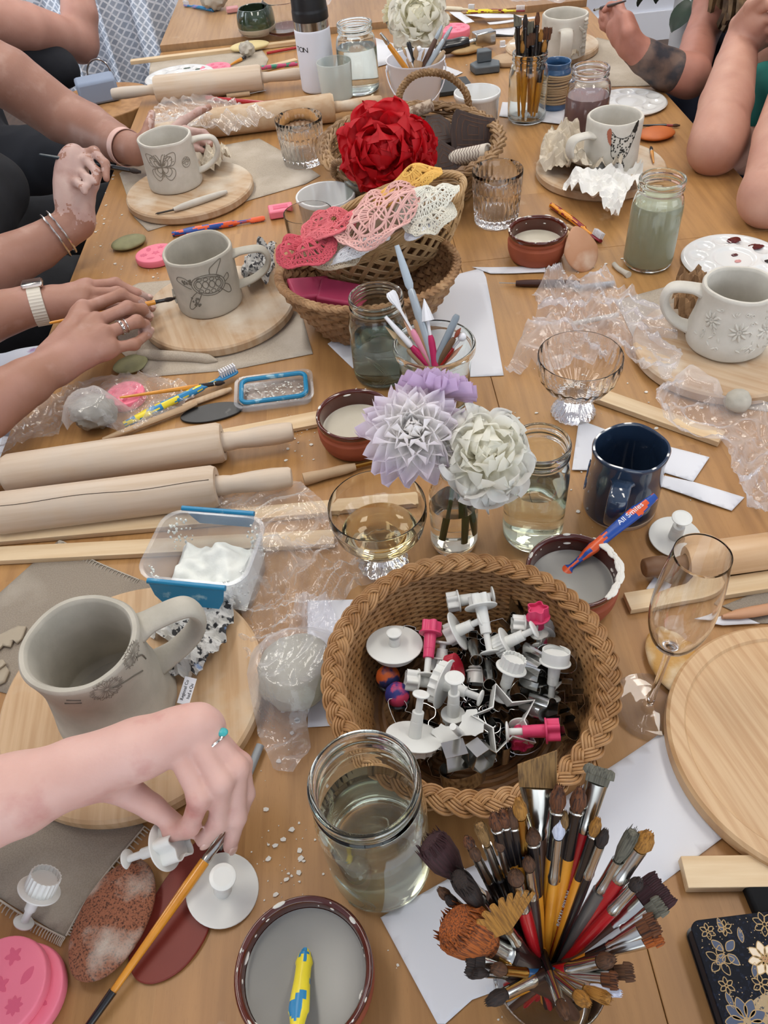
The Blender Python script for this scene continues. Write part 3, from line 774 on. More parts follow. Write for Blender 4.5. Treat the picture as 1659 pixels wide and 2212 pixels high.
jar('open glass jar of grey water in front of the stacked baskets', (752, 640), (872, 640), 0.135, 0.5, W_grey, neck=0.9, emb=-1.9)
jar('tall glass jar of murky green water by the crumpled tissue', (1380, 385), (1485, 385), 0.149, 0.74, murky('murky green water', '#b3b194', '#bab89c'), neck=0.9, gm=G_aqua)
JB, jbc, jbR = jar('glass jar packed with yellow paintbrushes at upper right', (1107, 112), (1184, 112), 0.143, None, None, neck=0.88)
jar('glass jar of mauve paint water behind the chicken mug', (1236, 145), (1319, 145), 0.142, 0.62, murky('mauve paint water', '#8d6a66', '#94716c'), neck=0.84, gm=G_clear)
jar('glass jar of clear water beside the white flask', (730, 47), (800, 50), 0.156, 0.66, W_clear, neck=0.86)
# short wide jar holding modelling tools
c, r = mid((848, 752), (1027, 730), 0.098)
TJ = thing('glass_tool_jar', 'short wide glass jar holding modelling tools beside the grey water jar', 'jar', place(V((c.x, c.y, 0.0012))))
h = 0.098; tjc, tjr = c, r
MB().lathe(bev([(0, 0), (r*0.78, 0), (r*0.84, 0.004), (r*0.9, h*0.8), (r*0.92, h*0.86), (r*1.0, h*0.88), (r*1.0, h*0.97), (r*0.97, h), (r*0.93, h), (r*0.9, h*0.96), (r*0.87, h*0.8), (r*0.81, 0.008), (0, 0.006)], 0.003), 64).build('glass_body', G_jar, TJ, sharp=80)
# tumblers, coupes and flute
def glassware(name, label, l, r_, h, pr, cat='glass', gm=None, seg=64, wob=None, z=0.0012, rx=0):
    c, r = mid(l, r_, h)
    t = thing(name, label, cat, place(V((c.x, c.y, z))))
    p = [(a*r, b*h) for a, b in pr]
    MB().lathe(bev(p, 0.0015), seg, wob=wob).build('glass_body', gm or G_clear, t, sharp=80)
    return t, c, r
TUMB = [(0, 0), (0.82, 0), (0.87, 0.03), (0.98, 0.6), (1.0, 0.99), (0.985, 1.0), (0.965, 0.99), (0.93, 0.6), (0.8, 0.17), (0.7, 0.13), (0, 0.12)]
def ribs(n, d, h, lo, hi):
    def f(a, r, z):
        k = 1.0 if lo*h < z < hi*h else 0.0
        return (r*(1-d*k*(0.5+0.5*cos(n*a))) if r > 0.03 else r), z
    return f
def tumbler(label, l, r_, h):
    c, r = mid(l, r_, h)
    t = thing('ribbed_tumbler', label, 'glass', place(V((c.x, c.y, 0.0012))))
    p = [(0, 0), (0.84, 0), (0.88, 0.03)]+[(0.89+0.09*q, 0.06+0.6*q) for q in (0, .05, .2, .4, .6, .8, .95, 1)]+[(0.985, 0.72), (1.0, 0.99), (0.985, 1.0), (0.965, 0.99), (0.93, 0.66), (0.83, 0.2), (0.74, 0.15), (0, 0.14)]
    MB().lathe([(a*r, b*h) for a, b in p], 220, wob=ribs(26, 0.1, h, 0.07, 0.64)).build('glass_body', G_clear, t, sharp=80)
    return t
tumbler('ribbed glass tumbler left of the handled basket', (596, 252), (692, 255), 0.096)
tumbler('ribbed glass tumbler right of the doily basket', (1020, 366), (1131, 366), 0.1)
glassware('plain_tumbler', 'plain thin glass tumbler standing in front of the white ramekin', (612, 462), (718, 455), 0.09, [(0, 0), (0.85, 0), (0.9, 0.03), (1.0, 0.99), (0.99, 1.0), (0.97, 0.99), (0.87, 0.06), (0, 0.05)])
CPR = [(0, 0), (0.55, 0), (0.56, 0.03), (0.5, 0.1), (0.36, 0.22), (0.3, 0.3), (0.42, 0.36), (0.72, 0.47), (0.93, 0.66), (1.0, 0.85), (0.985, 0.99), (0.975, 1.0), (0.965, 0.99), (0.975, 0.85), (0.905, 0.67), (0.7, 0.5), (0.4, 0.4), (0, 0.385)]
def fluted(n, d, lim):
    def f(a, r, z): return (r*(1-d*(0.5+0.5*cos(n*a))) if z < lim else r), z
    return f
C1, c1c, c1r = glassware('coupe_glass', 'stemless coupe glass of pale wine below the lilac dahlia', (706, 1095), (922, 1085), 0.102, CPR, seg=96, wob=fluted(16, 0.06, 0.031))
pr = [(0, 0.386), (0.4, 0.402), (0.7, 0.502), (0.79, 0.568), (0.78, 0.572), (0, 0.57)]
MB().lathe([(a*c1r, b*0.102) for a, b in pr], 64).build('wine', glass('pale wine', '#f8f3e2', 1.33), C1)
C2, c2c, c2r = glassware('coupe_glass', 'fluted dessert coupe glass in front of the plastic film at right', (1160, 765), (1350, 770), 0.098, CPR, seg=120, wob=fluted(22, 0.055, 0.085))
FL = [(0, 0), (1.55, 0), (1.55, 0.004), (1.2, 0.012), (0.5, 0.018), (0.2, 0.03), (0.15, 0.06), (0.14, 0.3), (0.17, 0.42), (0.35, 0.46), (0.75, 0.5), (1.06, 0.58), (1.2, 0.68), (1.17, 0.83), (1.0, 0.995), (0.985, 1.0), (0.965, 0.995), (1.13, 0.83), (1.16, 0.68), (1.02, 0.585), (0.72, 0.51), (0.3, 0.47), (0, 0.465)]
c, r = mid((1462, 1192), (1594, 1212), 0.237)
fl = thing('wine_flute', 'empty stemmed tasting glass beside the basket at right', 'glass', place(V((c.x-0.004, c.y-0.0, 0.0012))))
MB().lathe(spl_prof([(a*r, b*0.237) for a, b in FL], 3), 72).build('glass_body', G_clear, fl, sharp=85)
# white ramekins
def ramekin(label, l, r_, h):
    c, r = mid(l, r_, h)
    t = thing('white_ramekin', label, 'ramekin', place(V((c.x, c.y, 0.0012))))
    pr = [(0, 0), (0.8, 0), (0.82, 0.03), (0.89, 0.08), (0.94, 0.84), (1.0, 0.87), (1.0, 0.98), (0.98, 1.0), (0.94, 1.0), (0.92, 0.97), (0.85, 0.14), (0.78, 0.09), (0, 0.08)]
    MB().lathe([(a*r, b*h) for a, b in pr], 128, wob=lambda a, q, z: (q*(1-0.02*(0.5+0.5*cos(42*a))) if 0.06*h < z < 0.82*h and q > r*0.88 else q, z)).build('china_body', M_white, t, sharp=60)
    return t, c, r
R1, r1c, r1r = ramekin('white fluted ramekin behind the crochet doilies', (640, 420), (766, 420), 0.06)
R2, r2c, r2r = ramekin('white fluted ramekin behind the handled willow basket', (980, 200), (1082, 196), 0.07)
# ---------------------------------------------------------------- rolling pins, slats, sheets
def pin(label, a, b, r, hl=0.11, hr=0.014, m=None, mh=None, ends=(1, 1), tip=(None, None)):
    """rolling pin lying on the table: body from a to b (points on the axis)"""
    t = thing('rolling_pin', label, 'rolling pin', axis(a, b))
    L = (b-a).length; m = m or M_pin; mh = mh or M_pin
    MB().lathe([(0, 0.004), (r*0.5, 0.004), (r*0.55, 0), (r*0.9, 0), (r, 0.006), (r, L-0.006), (r*0.9, L), (r*0.55, L), (r*0.5, L-0.004), (0, L-0.004)], 48).build('roller', m, t, sharp=50)
    for s, e in ((0, ends[0]), (1, ends[1])):
        if not e: continue
        z = lambda q: (L-0.003+q) if s else (0.003-q)
        pr = [(0, z(-0.0)), (hr*0.95, z(0.0)), (hr*0.95, z(0.012)), (hr*0.85, z(0.022)), (hr*1.0, z(hl*0.5)), (hr*1.06, z(hl*0.75)), (hr*0.95, z(hl*0.97)), (hr*0.8, z(hl)), (0, z(hl))]
        if not s: pr = pr[::-1]
        MB().lathe(pr, 28).build('handle', mh, t, sharp=50)
    return t
r = 0.028
pin('worn rolling pin with a long crack, nearest of the left pair', T(-10, 1110, r), T(470, 1050, r), r, 0.1)
pin('worn rolling pin lying behind the cracked pin at left', T(14, 1026, r), T(482, 955, r), r, 0.1)
# the crack along the near pin
pn = [q for q in COL.objects if q.name == 'rolling_pin'][0]; im = pn.matrix_world.inverted().to_3x3(); e = im @ V((0, -0.42, 0.9)); ca = atan2(e.y, e.x); PL_ = (T(470, 1050, r)-T(-10, 1110, r)).length
MB().tube([(cos(ca+0.05*sin(z*40)+z*0.3)*r*1.001, sin(ca+0.05*sin(z*40)+z*0.3)*r*1.001, z) for z in [PL_*i/60 for i in range(2, 60)]], [0.0002]+[0.00045]*56+[0.0006], 5).build('crack_line', mat('dark crack', '#3b2c22', 0.9), pn)
r3 = 0.032
pin('rolling pin with dark smudges behind the white palette, far left', T(336, 193, r3), T(566, 168, r3), r3, 0.12)
pin('clay-dusted rolling pin under the plastic film behind the ribbed tumbler', T(442, 268, r3), T(722, 232, r3), r3, 0.12, m=M_dusty, mh=M_dusty)
M_newpin = mat('smooth rolling pin wood', '#cfae8a', 0.45, c2='#bd966c', scale=2.2, stretch=(25, 25, 1.2))
pin('clean striped rolling pin at the right edge behind the tasting glass', T(1478, 1215, 0.021), T(1790, 1172, 0.021), 0.021, 0.05, 0.011, m=M_newpin, mh=mat('dark dowel', '#6b4a30', 0.5))

def slat(label, p, q, wd, th, m=None, z=0.0012, name='wooden_batten', grp=None, cat='wooden slat'):
    a, b = p, q
    ln = (b-a).length; rz = atan2(b.y-a.y, b.x-a.x)
    c = (a+b)/2; c.z = z+th/2
    o = MB().box((ln, wd, th)).build(name, m or M_pine, M=place(c, rz), smooth=False, bevel=0.0006)
    return tag(o, label, cat, grp)
slat('long pine slat beneath the cracked rolling pin running to the wine coupe', T(-60, 1163, 0.008), T(905, 1077, 0.008), 0.022, 0.008)
slat('pine slat behind the canvas cloth and powder tub at left', T(-60, 1200, 0.008), T(722, 1160, 0.008), 0.024, 0.008)
slat('pine slat lying behind the far rolling pin, under its handle, by the ramekin', T(440, 950, 0.006), T(690, 902, 0.006), 0.03, 0.006)
slat('pine slat lying under plastic film left of the flower mug board', T(1290, 850, 0.008), T(1560, 945, 0.008), 0.026, 0.008)
slat('rough-ended pine slat in front of the clean rolling pin', T(1355, 1300, 0.008), T(1760, 1237, 0.008), 0.024, 0.008)
slat('short pine slat beside the floral notebook at lower right', T(1478, 1884, 0.012), T(1760, 1880, 0.012), 0.026, 0.012)
slat('pine slat at the far edge of the work table behind the white palette', T(282, 131, 0.01), T(640, 88, 0.01), 0.022, 0.01)
slat('pine slat between the patterned pencil and the yellow sponge, far left', T(535, 155, 0.008), T(640, 128, 0.008), 0.022, 0.008)

M_paper = mat('white paper', '#d9dadf', 0.8, bump=0.03, bscale=12)
M_canvas = mat('grey canvas', '#958a7c', 0.95, c2='#8a7f71', scale=700, mix=(0.42, 0.58), bump=0.25, bscale=900, c3='#aaa193', s3=10, m3=(0.52, 0.75))
M_cloth = mat('pale canvas', '#b3a797', 0.95, c2='#a89c8b', scale=500, bump=0.12, bscale=700, c3='#c6bcae', s3=8, m3=(0.5, 0.72))
M_hem = mat('overlocked hem thread', '#b5ad9f', 0.9)
def sheet(name, label, poly, m, z=0.0008, th=0.0004, curl=0.004, seed=1, cat='paper', n=26, grp=None, wave=0.0):
    """a sheet of paper or cloth whose outline is a polygon of pixels on the table; gently uneven"""
    P = [T(x, y, z) for x, y in poly]
    c = sum(P, V((0, 0, 0)))/len(P)
    bm = bmesh.new()
    vs = [bm.verts.new((p.x-c.x, p.y-c.y, 0)) for p in P]
    bm.faces.new(vs)
    mx = max((p-c).length for p in P)
    for ax in (0, 1):
        for k in range(1, n):
            co_ = V((0, 0, 0)); no = V((0, 0, 0)); co_[ax] = -mx+2*mx*k/n; no[ax] = 1
            bmesh.ops.bisect_plane(bm, geom=bm.verts[:]+bm.edges[:]+bm.faces[:], plane_co=co_, plane_no=no)
    for v in bm.verts:
        p = v.co
        v.co.z = max(0, curl*(0.4+noise.noise(V((p.x*9+seed, p.y*9, seed*2.3)))))+wave*max(0, noise.noise(V((p.x*30+seed, p.y*8, seed))))
    bmesh.ops.recalc_face_normals(bm, faces=bm.faces[:])
    if sum(f.normal.z for f in bm.faces) < 0: bmesh.ops.reverse_faces(bm, faces=bm.faces[:])
    me = bpy.data.meshes.new(name); bm.to_mesh(me); bm.free()
    me.materials.append(m); me.polygons.foreach_set('use_smooth', [True]*len(me.polygons))
    o = bpy.data.objects.new(name, me); COL.objects.link(o); o.location = (c.x, c.y, z)
    md = o.modifiers.new('solid', 'SOLIDIFY'); md.thickness = th; md.offset = 1
    return tag(o, label, cat, grp)
sheet('paper_sheet', 'large sheet of white paper between the brush cup and the bare bamboo board', [(1085, 1815), (1270, 1690), (1420, 1590), (1480, 1600), (1575, 1800), (1300, 2005)], M_paper, 0.0006, seed=2)
sheet('paper_sheet', 'corner of white paper under the bare bamboo board', [(1415, 1600), (1510, 1535), (1600, 1700), (1572, 1800)], M_paper, 0.0003, curl=0.0005, th=0.0002, seed=3)
sheet('paper_sheet', 'white paper sheet under the cup of paintbrushes', [(822, 1983), (1005, 1878), (1120, 1830), (1240, 2080), (1020, 2160), (962, 2212), (945, 2212)], M_paper, 0.0006, seed=4)
sheet('paper_sheet', 'white paper sheet half under the left side of the big basket', [(665, 1300), (790, 1297), (880, 1560), (665, 1572)], M_paper, 0.0005, seed=5)
sheet('paper_sheet', 'white paper sheet behind the jar of modelling tools', [(708, 745), (900, 620), (1040, 580), (1050, 600), (1088, 812), (1000, 815), (880, 800), (762, 798)], M_paper, 0.0005, seed=6)
sheet('paper_strip', 'torn strip of white paper below the terracotta ramekin at right', [(1020, 578), (1060, 592), (1110, 592), (1178, 590), (1178, 578), (1140, 577), (1060, 578)], M_paper, 0.0012, curl=0.002, seed=7, n=14)
sheet('paper_sheet', 'folded white paper lying under the dark blue mug', [(1250, 910), (1330, 935), (1532, 990), (1497, 1042), (1425, 1020), (1235, 1018)], M_paper, 0.0005, seed=8)
sheet('paper_strip', 'torn white paper strip at the right of the blue mug', [(1420, 1050), (1436, 1028), (1500, 1043), (1608, 1075), (1580, 1105), (1520, 1086)], M_paper, 0.0008, seed=9, n=14)
sheet('paper_sheet', 'small white paper beside the jar of yellow brushes', [(1078, 252), (1085, 222), (1222, 226), (1215, 272), (1160, 264)], M_paper, 0.0005, seed=10, n=12)
sheet('paper_sheet', 'scrap of white paper under the rough-ended slat', [(1395, 1275), (1412, 1250), (1440, 1262), (1430, 1290)], M_paper, 0.0005, seed=11, n=8)
sheet('paper_sheet', 'white paper peeking out beside the clay tool, right edge', [(1500, 1345), (1590, 1330), (1640, 1350), (1560, 1355)], M_paper, 0.0005, seed=12, n=8)
sheet('paper_strip', 'white paper strip at the far end left of the brush jar', [(1040, 68), (1105, 62), (1130, 56), (1112, 76), (1050, 76)], M_paper, 0.0005, seed=13, n=8)
Z2 = 0.0165
sheet('paper_strip', 'bent strip of white paper on the far table', [(970, 26), (995, 26), (1025, 50), (1005, 54)], M_paper, Z2, seed=14, n=8)
sheet('paper_strip', 'straight strip of white paper on the far table', [(1052, 50), (1160, 38), (1160, 43), (1058, 55)], M_paper, Z2, seed=15, n=8)
sheet('paper_strip', 'white paper strip under the red and yellow toothbrush, far table', [(1000, 32), (1100, 30), (1140, 36), (1050, 42)], M_paper, Z2, seed=16, n=8)
sheet('paper_sheet', 'white paper scrap beside the bucket of tools', [(955, 142), (1000, 158), (985, 165), (950, 160)], M_paper, 0.0005, seed=17, n=8)
sheet('paper_sheet', 'white sheet of paper standing behind the clear water jar at top', [(718, 178), (740, 60), (770, 70), (860, 100), (870, 130), (800, 150)], M_paper, 0.0005, seed=18, n=8)
sheet('canvas_cloth', 'grey hemmed canvas under the dandelion mug board, upper sheet', [(-60, 1340), (0, 1282), (125, 1170), (140, 1172), (205, 1212), (300, 1252), (480, 1310), (400, 1500), (100, 1520), (-60, 1480)], M_canvas, 0.0004, 0.0012, 0.0004, 1, 'cloth')
sheet('canvas_cloth', 'grey hemmed canvas corner in front of the dandelion board', [(-70, 1880), (0, 1940), (140, 2026), (200, 1925), (312, 1785), (260, 1720), (0, 1690), (-70, 1720)], M_canvas, 0.0004, 0.0012, 0.0004, 2, 'cloth')
def hem(ob_name, pts, off=0.0022):
    o = [q for q in COL.objects if q.name == ob_name][0]
    P = spline([T(x, y, 0.0026) for x, y in pts], 14); mb = MB(); n = len(P)
    L = 0; dense = []
    for a, b in zip(P, P[1:]):
        k = max(1, int((b-a).length/0.0032))
        dense += [a+(b-a)*i/k for i in range(k)]
    mb.tube(dense, 0.0009, 6)
    for i, p in enumerate(dense[:-1]):
        d = (dense[i+1]-p).normalized(); s = V((-d.y, d.x, 0))
        mb.tube([p-s*0.0002, p+s*0.0035+V((0, 0, 0.0004)), p+s*0.007-V((0, 0, 0.0009))], 0.0006, 4)
    h = mb.build('hem_stitching', M_hem, o, M=Matrix.Translation(-o.location))
    return h
hem('canvas_cloth', [(300, 1252), (205, 1212), (140, 1172), (125, 1170)], 0)
hem('canvas_cloth.001', [(312, 1785), (200, 1925), (140, 2026)])
hem('canvas_cloth.001', [(140, 2026), (70, 1990), (-30, 1925)])
sheet('canvas_cloth', 'pale canvas under the turtle mug board with a rolled front edge', [(240, 640), (300, 612), (560, 590), (655, 690), (676, 765), (500, 800), (320, 815), (260, 760)], M_cloth, 0.0004, 0.001, 0.0006, 3, 'cloth')
sheet('canvas_cloth', 'pale canvas behind and under the butterfly mug board', [(258, 375), (300, 350), (560, 300), (640, 345), (692, 380), (660, 398), (550, 430), (320, 500), (290, 470)], M_cloth, 0.0004, 0.001, 0.0006, 4, 'cloth')
sheet('canvas_cloth', 'pale canvas mat with crumbs under the far right board', [(1180, 175), (1215, 115), (1290, 82), (1345, 95), (1418, 186), (1300, 188)], M_cloth, 0.0004, 0.001, 0.0004, 5, 'cloth')
sheet('canvas_cloth', 'pale canvas under the flower mug board at right', [(1330, 650), (1440, 620), (1660, 600), (1760, 760), (1659, 890), (1530, 872), (1400, 800)], M_cloth, 0.0004, 0.001, 0.0006, 6, 'cloth')
sheet('canvas_cloth', 'grey canvas at the right edge under the short clay tool', [(1560, 1310), (1659, 1270), (1760, 1270), (1760, 1345), (1640, 1348)], M_canvas, 0.0004, 0.001, 0.0004, 7, 'cloth')
sheet('canvas_cloth', 'pale canvas under the oval palette and pin at far left', [(318, 200), (325, 135), (560, 100), (580, 128), (560, 180), (420, 200)], M_cloth, 0.0004, 0.001, 0.0004, 8, 'cloth')
# rolled edge of the pale canvas in front of the turtle board
P = spline([T(300, 765, 0.006), T(350, 768, 0.007), T(420, 772, 0.006), T(470, 780, 0.003)], 8)
tag(MB().tube(P, [0.007, 0.0085]+[0.009]*(len(P)-6)+[0.007, 0.005, 0.003, 0.001], 10).build('rolled_cloth', M_cloth), 'rolled strip of pale cloth in front of the turtle mug board', 'cloth')

# ---------------------------------------------------------------- brushes
M_yel = mat('yellow lacquer', '#d6902a', 0.3, coat=0.4, c2='#c47f20', scale=30)
M_red = mat('red lacquer', '#a5141c', 0.25, coat=0.4); M_blk = mat('black lacquer', '#141214', 0.25, coat=0.4)
M_blu = mat('blue lacquer', '#1d5484', 0.3, coat=0.3); M_brn = mat('brown brush wood', '#54382a', 0.45); M_clr = mat('clear grey handle', '#b9bfc4', 0.2, coat=0.4)
M_drk = mat('dark stained handle', '#2a1a18', 0.35, coat=0.3); M_gryh = mat('grey plastic', '#8f9498', 0.4); M_wht = mat('white plastic handle', '#e6e6ea', 0.3)
HAIR = {}
def hair(c, c2):
    return mat('bristles '+c+c2, c, 0.7, c2=c2, scale=1.0, stretch=(900, 900, 30), bump=0.5, bscale=1.0)
H_brn = hair('#5a3a22', '#3a2415'); H_gold = hair('#a9762f', '#7a521f'); H_blk = hair('#1d1614', '#33241d'); H_gry = hair('#6d6a5c', '#4d4a40'); H_sab = hair('#6b3d1c', '#2a1710'); H_tan = hair('#8c6a3c', '#5f4526'); H_plum = hair('#3a1a1e', '#28100f'); H_orange = hair('#a6561a', '#4a2410'); H_wht = hair('#cfd3e2', '#b5b9cc')

def bristles(L, r, kind_, fl=1.0):
    mb = MB()
    if kind_ == 'round':
        mb.lathe([(r*0.9, 0), (r*1.25, L*0.3), (r*1.1, L*0.6), (r*0.5, L*0.9), (0, L)], 14)
        for i in range(10):
            a = 2*pi*i/10; mb.tube([(cos(a)*r*0.9, sin(a)*r*0.9, L*0.45), (cos(a)*r*0.5, sin(a)*r*0.5, L*0.98)], [r*0.25, r*0.05], 4)
    elif kind_ == 'flat':
        w = r*fl
        mb.prism([(-w, -r*0.55), (w, -r*0.55), (w, r*0.55), (-w, r*0.55)], 0, L*0.55, top=[(-w*1.06, -r*0.6), (w*1.06, -r*0.6), (w*1.06, r*0.6), (-w*1.06, r*0.6)])
        n = max(7, int(w/0.0006)); rnd = random.Random(int(L*1e5))
        for i in range(n):
            x = -w+2*w*i/(n-1); mb.tube([(x, 0, L*0.5), (x*1.03, 0, L*0.8), (x*1.02+rnd.uniform(-.0004, .0004), 0, L*rnd.uniform(0.94, 1.03))], [r*0.6, r*0.45, r*0.1], 5)
    elif kind_ == 'slant':
        w = r*fl
        mb.add([(-w, -r*.5, 0), (w, -r*.5, 0), (w, r*.5, 0), (-w, r*.5, 0), (-w*1.05, -r*.12, L), (w*1.05, -r*.12, L*0.55), (w*1.05, r*.12, L*0.55), (-w*1.05, r*.12, L)], [(0, 3, 2, 1), (4, 5, 6, 7), (0, 1, 5, 4), (1, 2, 6, 5), (2, 3, 7, 6), (3, 0, 4, 7)])
    elif kind_ == 'fan':
        for i in range(11):
            a = radians(-62+12.4*i); l = L*(0.9+0.1*cos(a))
            mb.tube([(0, 0, 0), (sin(a)*l*0.5, 0, cos(a)*l*0.55), (sin(a)*l, 0, cos(a)*l)], [(r*0.5, r*0.5), (r*0.95, r*0.4), (r*0.55, r*0.25)], 6, up=V((0, 1, 0)))
    elif kind_ == 'mop':
        rnd = random.Random(3)
        mb.lathe([(r*0.7, 0), (r*1.2, L*0.35), (r*1.3, L*0.7), (r*0.9, L*0.95), (0, L)], 18, sx=fl, wob=lambda a, q, z: (q*(1+0.06*noise.noise(V((cos(a)*6, sin(a)*6, z*300)))), z))
        for i in range(60):
            a = rnd.random()*6.28; mb.tube([(cos(a)*r*0.9*fl, sin(a)*r*0.9, L*0.3), (cos(a)*r*1.2*fl, sin(a)*r*1.2, L*0.8), (cos(a)*r*rnd.uniform(.5, 1.3)*fl, sin(a)*r*rnd.uniform(.5, 1.2), L*rnd.uniform(.92, 1.06))], [r*0.16, r*0.13, r*0.02], 4)
    return mb

def brush(label, tail, tip, m, hr=0.0032, hair_=None, kind_='round', bl=0.018, fl=1.0, ferr=0.02, br=None, mf=None, dip=0.0, m2=None, roll=0.0, grp=None, name='paintbrush', up=None):
    """paintbrush from its tail end to the tip of its bristles; dip: length of a second colour next to the ferrule"""
    t = thing(name, label, 'paintbrush', axis(tail, tip, roll, up), grp)
    L = (tip-tail).length; br = br or hr*0.8
    z1 = L-bl-ferr
    zh = z1-dip
    pr = [(0, 0), (hr*0.35, 0.0006), (hr*0.5, 0.004), (hr*0.72, zh*0.45), (hr, zh*0.85), (hr*0.97, zh)]
    MB().lathe(pr+[(0, zh)], 14).build('handle', m, t)
    if dip: MB().lathe([(0, zh), (hr*0.97, zh), (hr*0.9, zh+dip*0.7), (br*1.05, z1), (0, z1)], 14).build('painted_grip', m2 or M_blk, t)
    w = br*fl if kind_ in ('flat', 'slant') else br
    n = 14; mb = MB()
    rows = []
    for q, a, b in ((0, br*1.05, br*1.05), (0.12, br*1.18, br*1.18), (0.2, br*1.05, br*1.05), (0.45, br+(w-br)*0.45, br), (0.98, w*1.02, br*(0.75 if w > br*1.2 else 1.0))):
        rows.append([(cos(2*pi*i/n)*a, sin(2*pi*i/n)*b, z1+ferr*q) for i in range(n)])
    vs = [p for rw in rows for p in rw]
    fs = [(j*n+i, j*n+(i+1) % n, (j+1)*n+(i+1) % n, (j+1)*n+i) for j in range(len(rows)-1) for i in range(n)]+[tuple(range((len(rows)-1)*n, len(rows)*n))]
    mb.add(vs, fs).build('ferrule', mf or M_chrome, t)
    bristles(bl, br, kind_, fl).build('bristles', hair_ or H_brn, t, M=Matrix.Translation((0, 0, L-bl-0.0004)))
    return t

# ---------------------------------------------------------------- toothbrushes
def toothbrush(label, tail, neck, ma, mb_, head_dir=None, r=0.0072, bristle=None, pat=9, roll=0, name='toothbrush', hd=1):
    """tail end to head end; body of two colours in wavy patches, a head with upright tufts"""
    t = thing(name, label, 'toothbrush', axis(tail, neck, roll, V((0, 0, 1))))
    L = (neck-tail).length
    zs = [L*i/40 for i in range(41)]
    rad = []
    for z in zs:
        f = z/L
        w = r*(0.55+0.45*min(1, f*6)) if f < 0.17 else r*(1+0.12*sin(f*9)) if f < 0.6 else r*(1-0.55*min(1, (f-0.6)/0.16))
        if f > 0.84: w = r*0.95
        if f > 0.985: w = r*0.6
        h = r*0.75 if f < 0.7 else r*0.42
        rad.append((w, h))
    mb = MB(); mb.tube([(0, r*0.15*sin(z/L*5), z) for z in zs], rad, 16, up=V((0, 1, 0)))
    me = mb
    o = mb.build('body', [ma, mb_], t)
    for p in o.data.polygons:
        c = p.center; f = c.z/L
        p.material_index = 1 if (noise.noise(V((c.z*pat*11, atan2(c.y, c.x)*0.9, 2.7))) > 0.0 and f < 0.84) else 0
    B = MB(); k = 0
    for i in range(7):
        for j in (-1, 0, 1):
            z = L*(0.86+0.125*i/6)
            B.tube([(j*r*0.5, -hd*r*0.3*-1, z), (j*r*0.5, hd*(r*0.3+0.0105), z)], [0.0011, 0.0014], 6)
    B.build('bristle_tufts', bristle or M_wht, t)
    return t
M_tb_o = mat('orange toothbrush plastic', '#d9592c', 0.3); M_tb_b = mat('blue toothbrush rubber', '#21499a', 0.35); M_tb_c = mat('sky blue toothbrush plastic', '#2b7fb0', 0.3)
M_tb_y = mat('yellow toothbrush plastic', '#e2cf34', 0.3); M_tb_r = mat('dark red toothbrush rubber', '#7d1524', 0.4); M_tb_a = mat('amber toothbrush plastic', '#d58a1c', 0.3); M_tb_l = mat('lilac toothbrush plastic', '#8d86b8', 0.35)
# orange and blue one leaning in the dish behind the basket
A = T(1416, 1072, 0.085); B = d2c+V((-0.03, -0.012, -0.018)); B.z = 0.03
q = toothbrush('orange and blue toothbrush leaning in the dish behind the basket', A, A+(T(1218, 1236, 0.028)-A)*1.12, M_tb_o, M_tb_b, pat=4, hd=-1)
mx = axis(A, T(1218, 1236, 0.028), 0, V((0, 0, 1)))
text_mesh('All Smiles', 0.0088, mat('white lettering', '#dfe4ee', 0.4), q, Matrix.Translation((0, -0.0047, 0.027)) @ Matrix.Rotation(radians(90), 4, 'X') @ Matrix.Rotation(radians(-90), 4, 'Z') if False else Matrix.Translation((0.0, 0.0063, 0.034)) @ Matrix(((0, 1, 0), (0, 0, 1), (1, 0, 0))).to_4x4() @ Matrix.Rotation(pi, 4, 'Z'), name='lettering')
# the one sunk in the near dish
A = T(640, 2235, 0.05); B = T(662, 2035, 0.0245)
toothbrush('blue and yellow toothbrush sunk in the grey slip at the bottom edge', A, A+(B-A)*1.25, M_tb_c, M_tb_y, pat=5, hd=-1)
toothbrush('orange and blue toothbrush lying between two clay mugs at left', T(372, 506, 0.006), T(572, 470, 0.006), M_tb_o, M_tb_b, pat=6, roll=0.3, bristle=M_wht, hd=-1)
toothbrush('blue and yellow toothbrush lying under film beside the black rib', T(268, 918, 0.006), T(512, 800, 0.014), M_tb_c, M_tb_y, pat=7, hd=1)
toothbrush('dark red and amber toothbrush by the crumpled white tissue', T(1190, 443, 0.006), T(1298, 520, 0.006), M_tb_r, M_tb_a, pat=4, roll=-0.4)
toothbrush('lilac toothbrush on the far table at top left', T(460, 22, 0.022), T(398, 10, 0.022), M_tb_l, M_tb_c, pat=4)
toothbrush('red and yellow toothbrush on the far table', T(1008, 26, 0.022), T(1134, 22, 0.022), M_tb_r, M_tb_y, pat=4)
toothbrush('cream toothbrush on the far table', T(940, 18, 0.022), T(1025, 20, 0.022), mat('cream plastic', '#d8cdb4', 0.4), mat('cream plastic', '#d8cdb4', 0.4), pat=4)

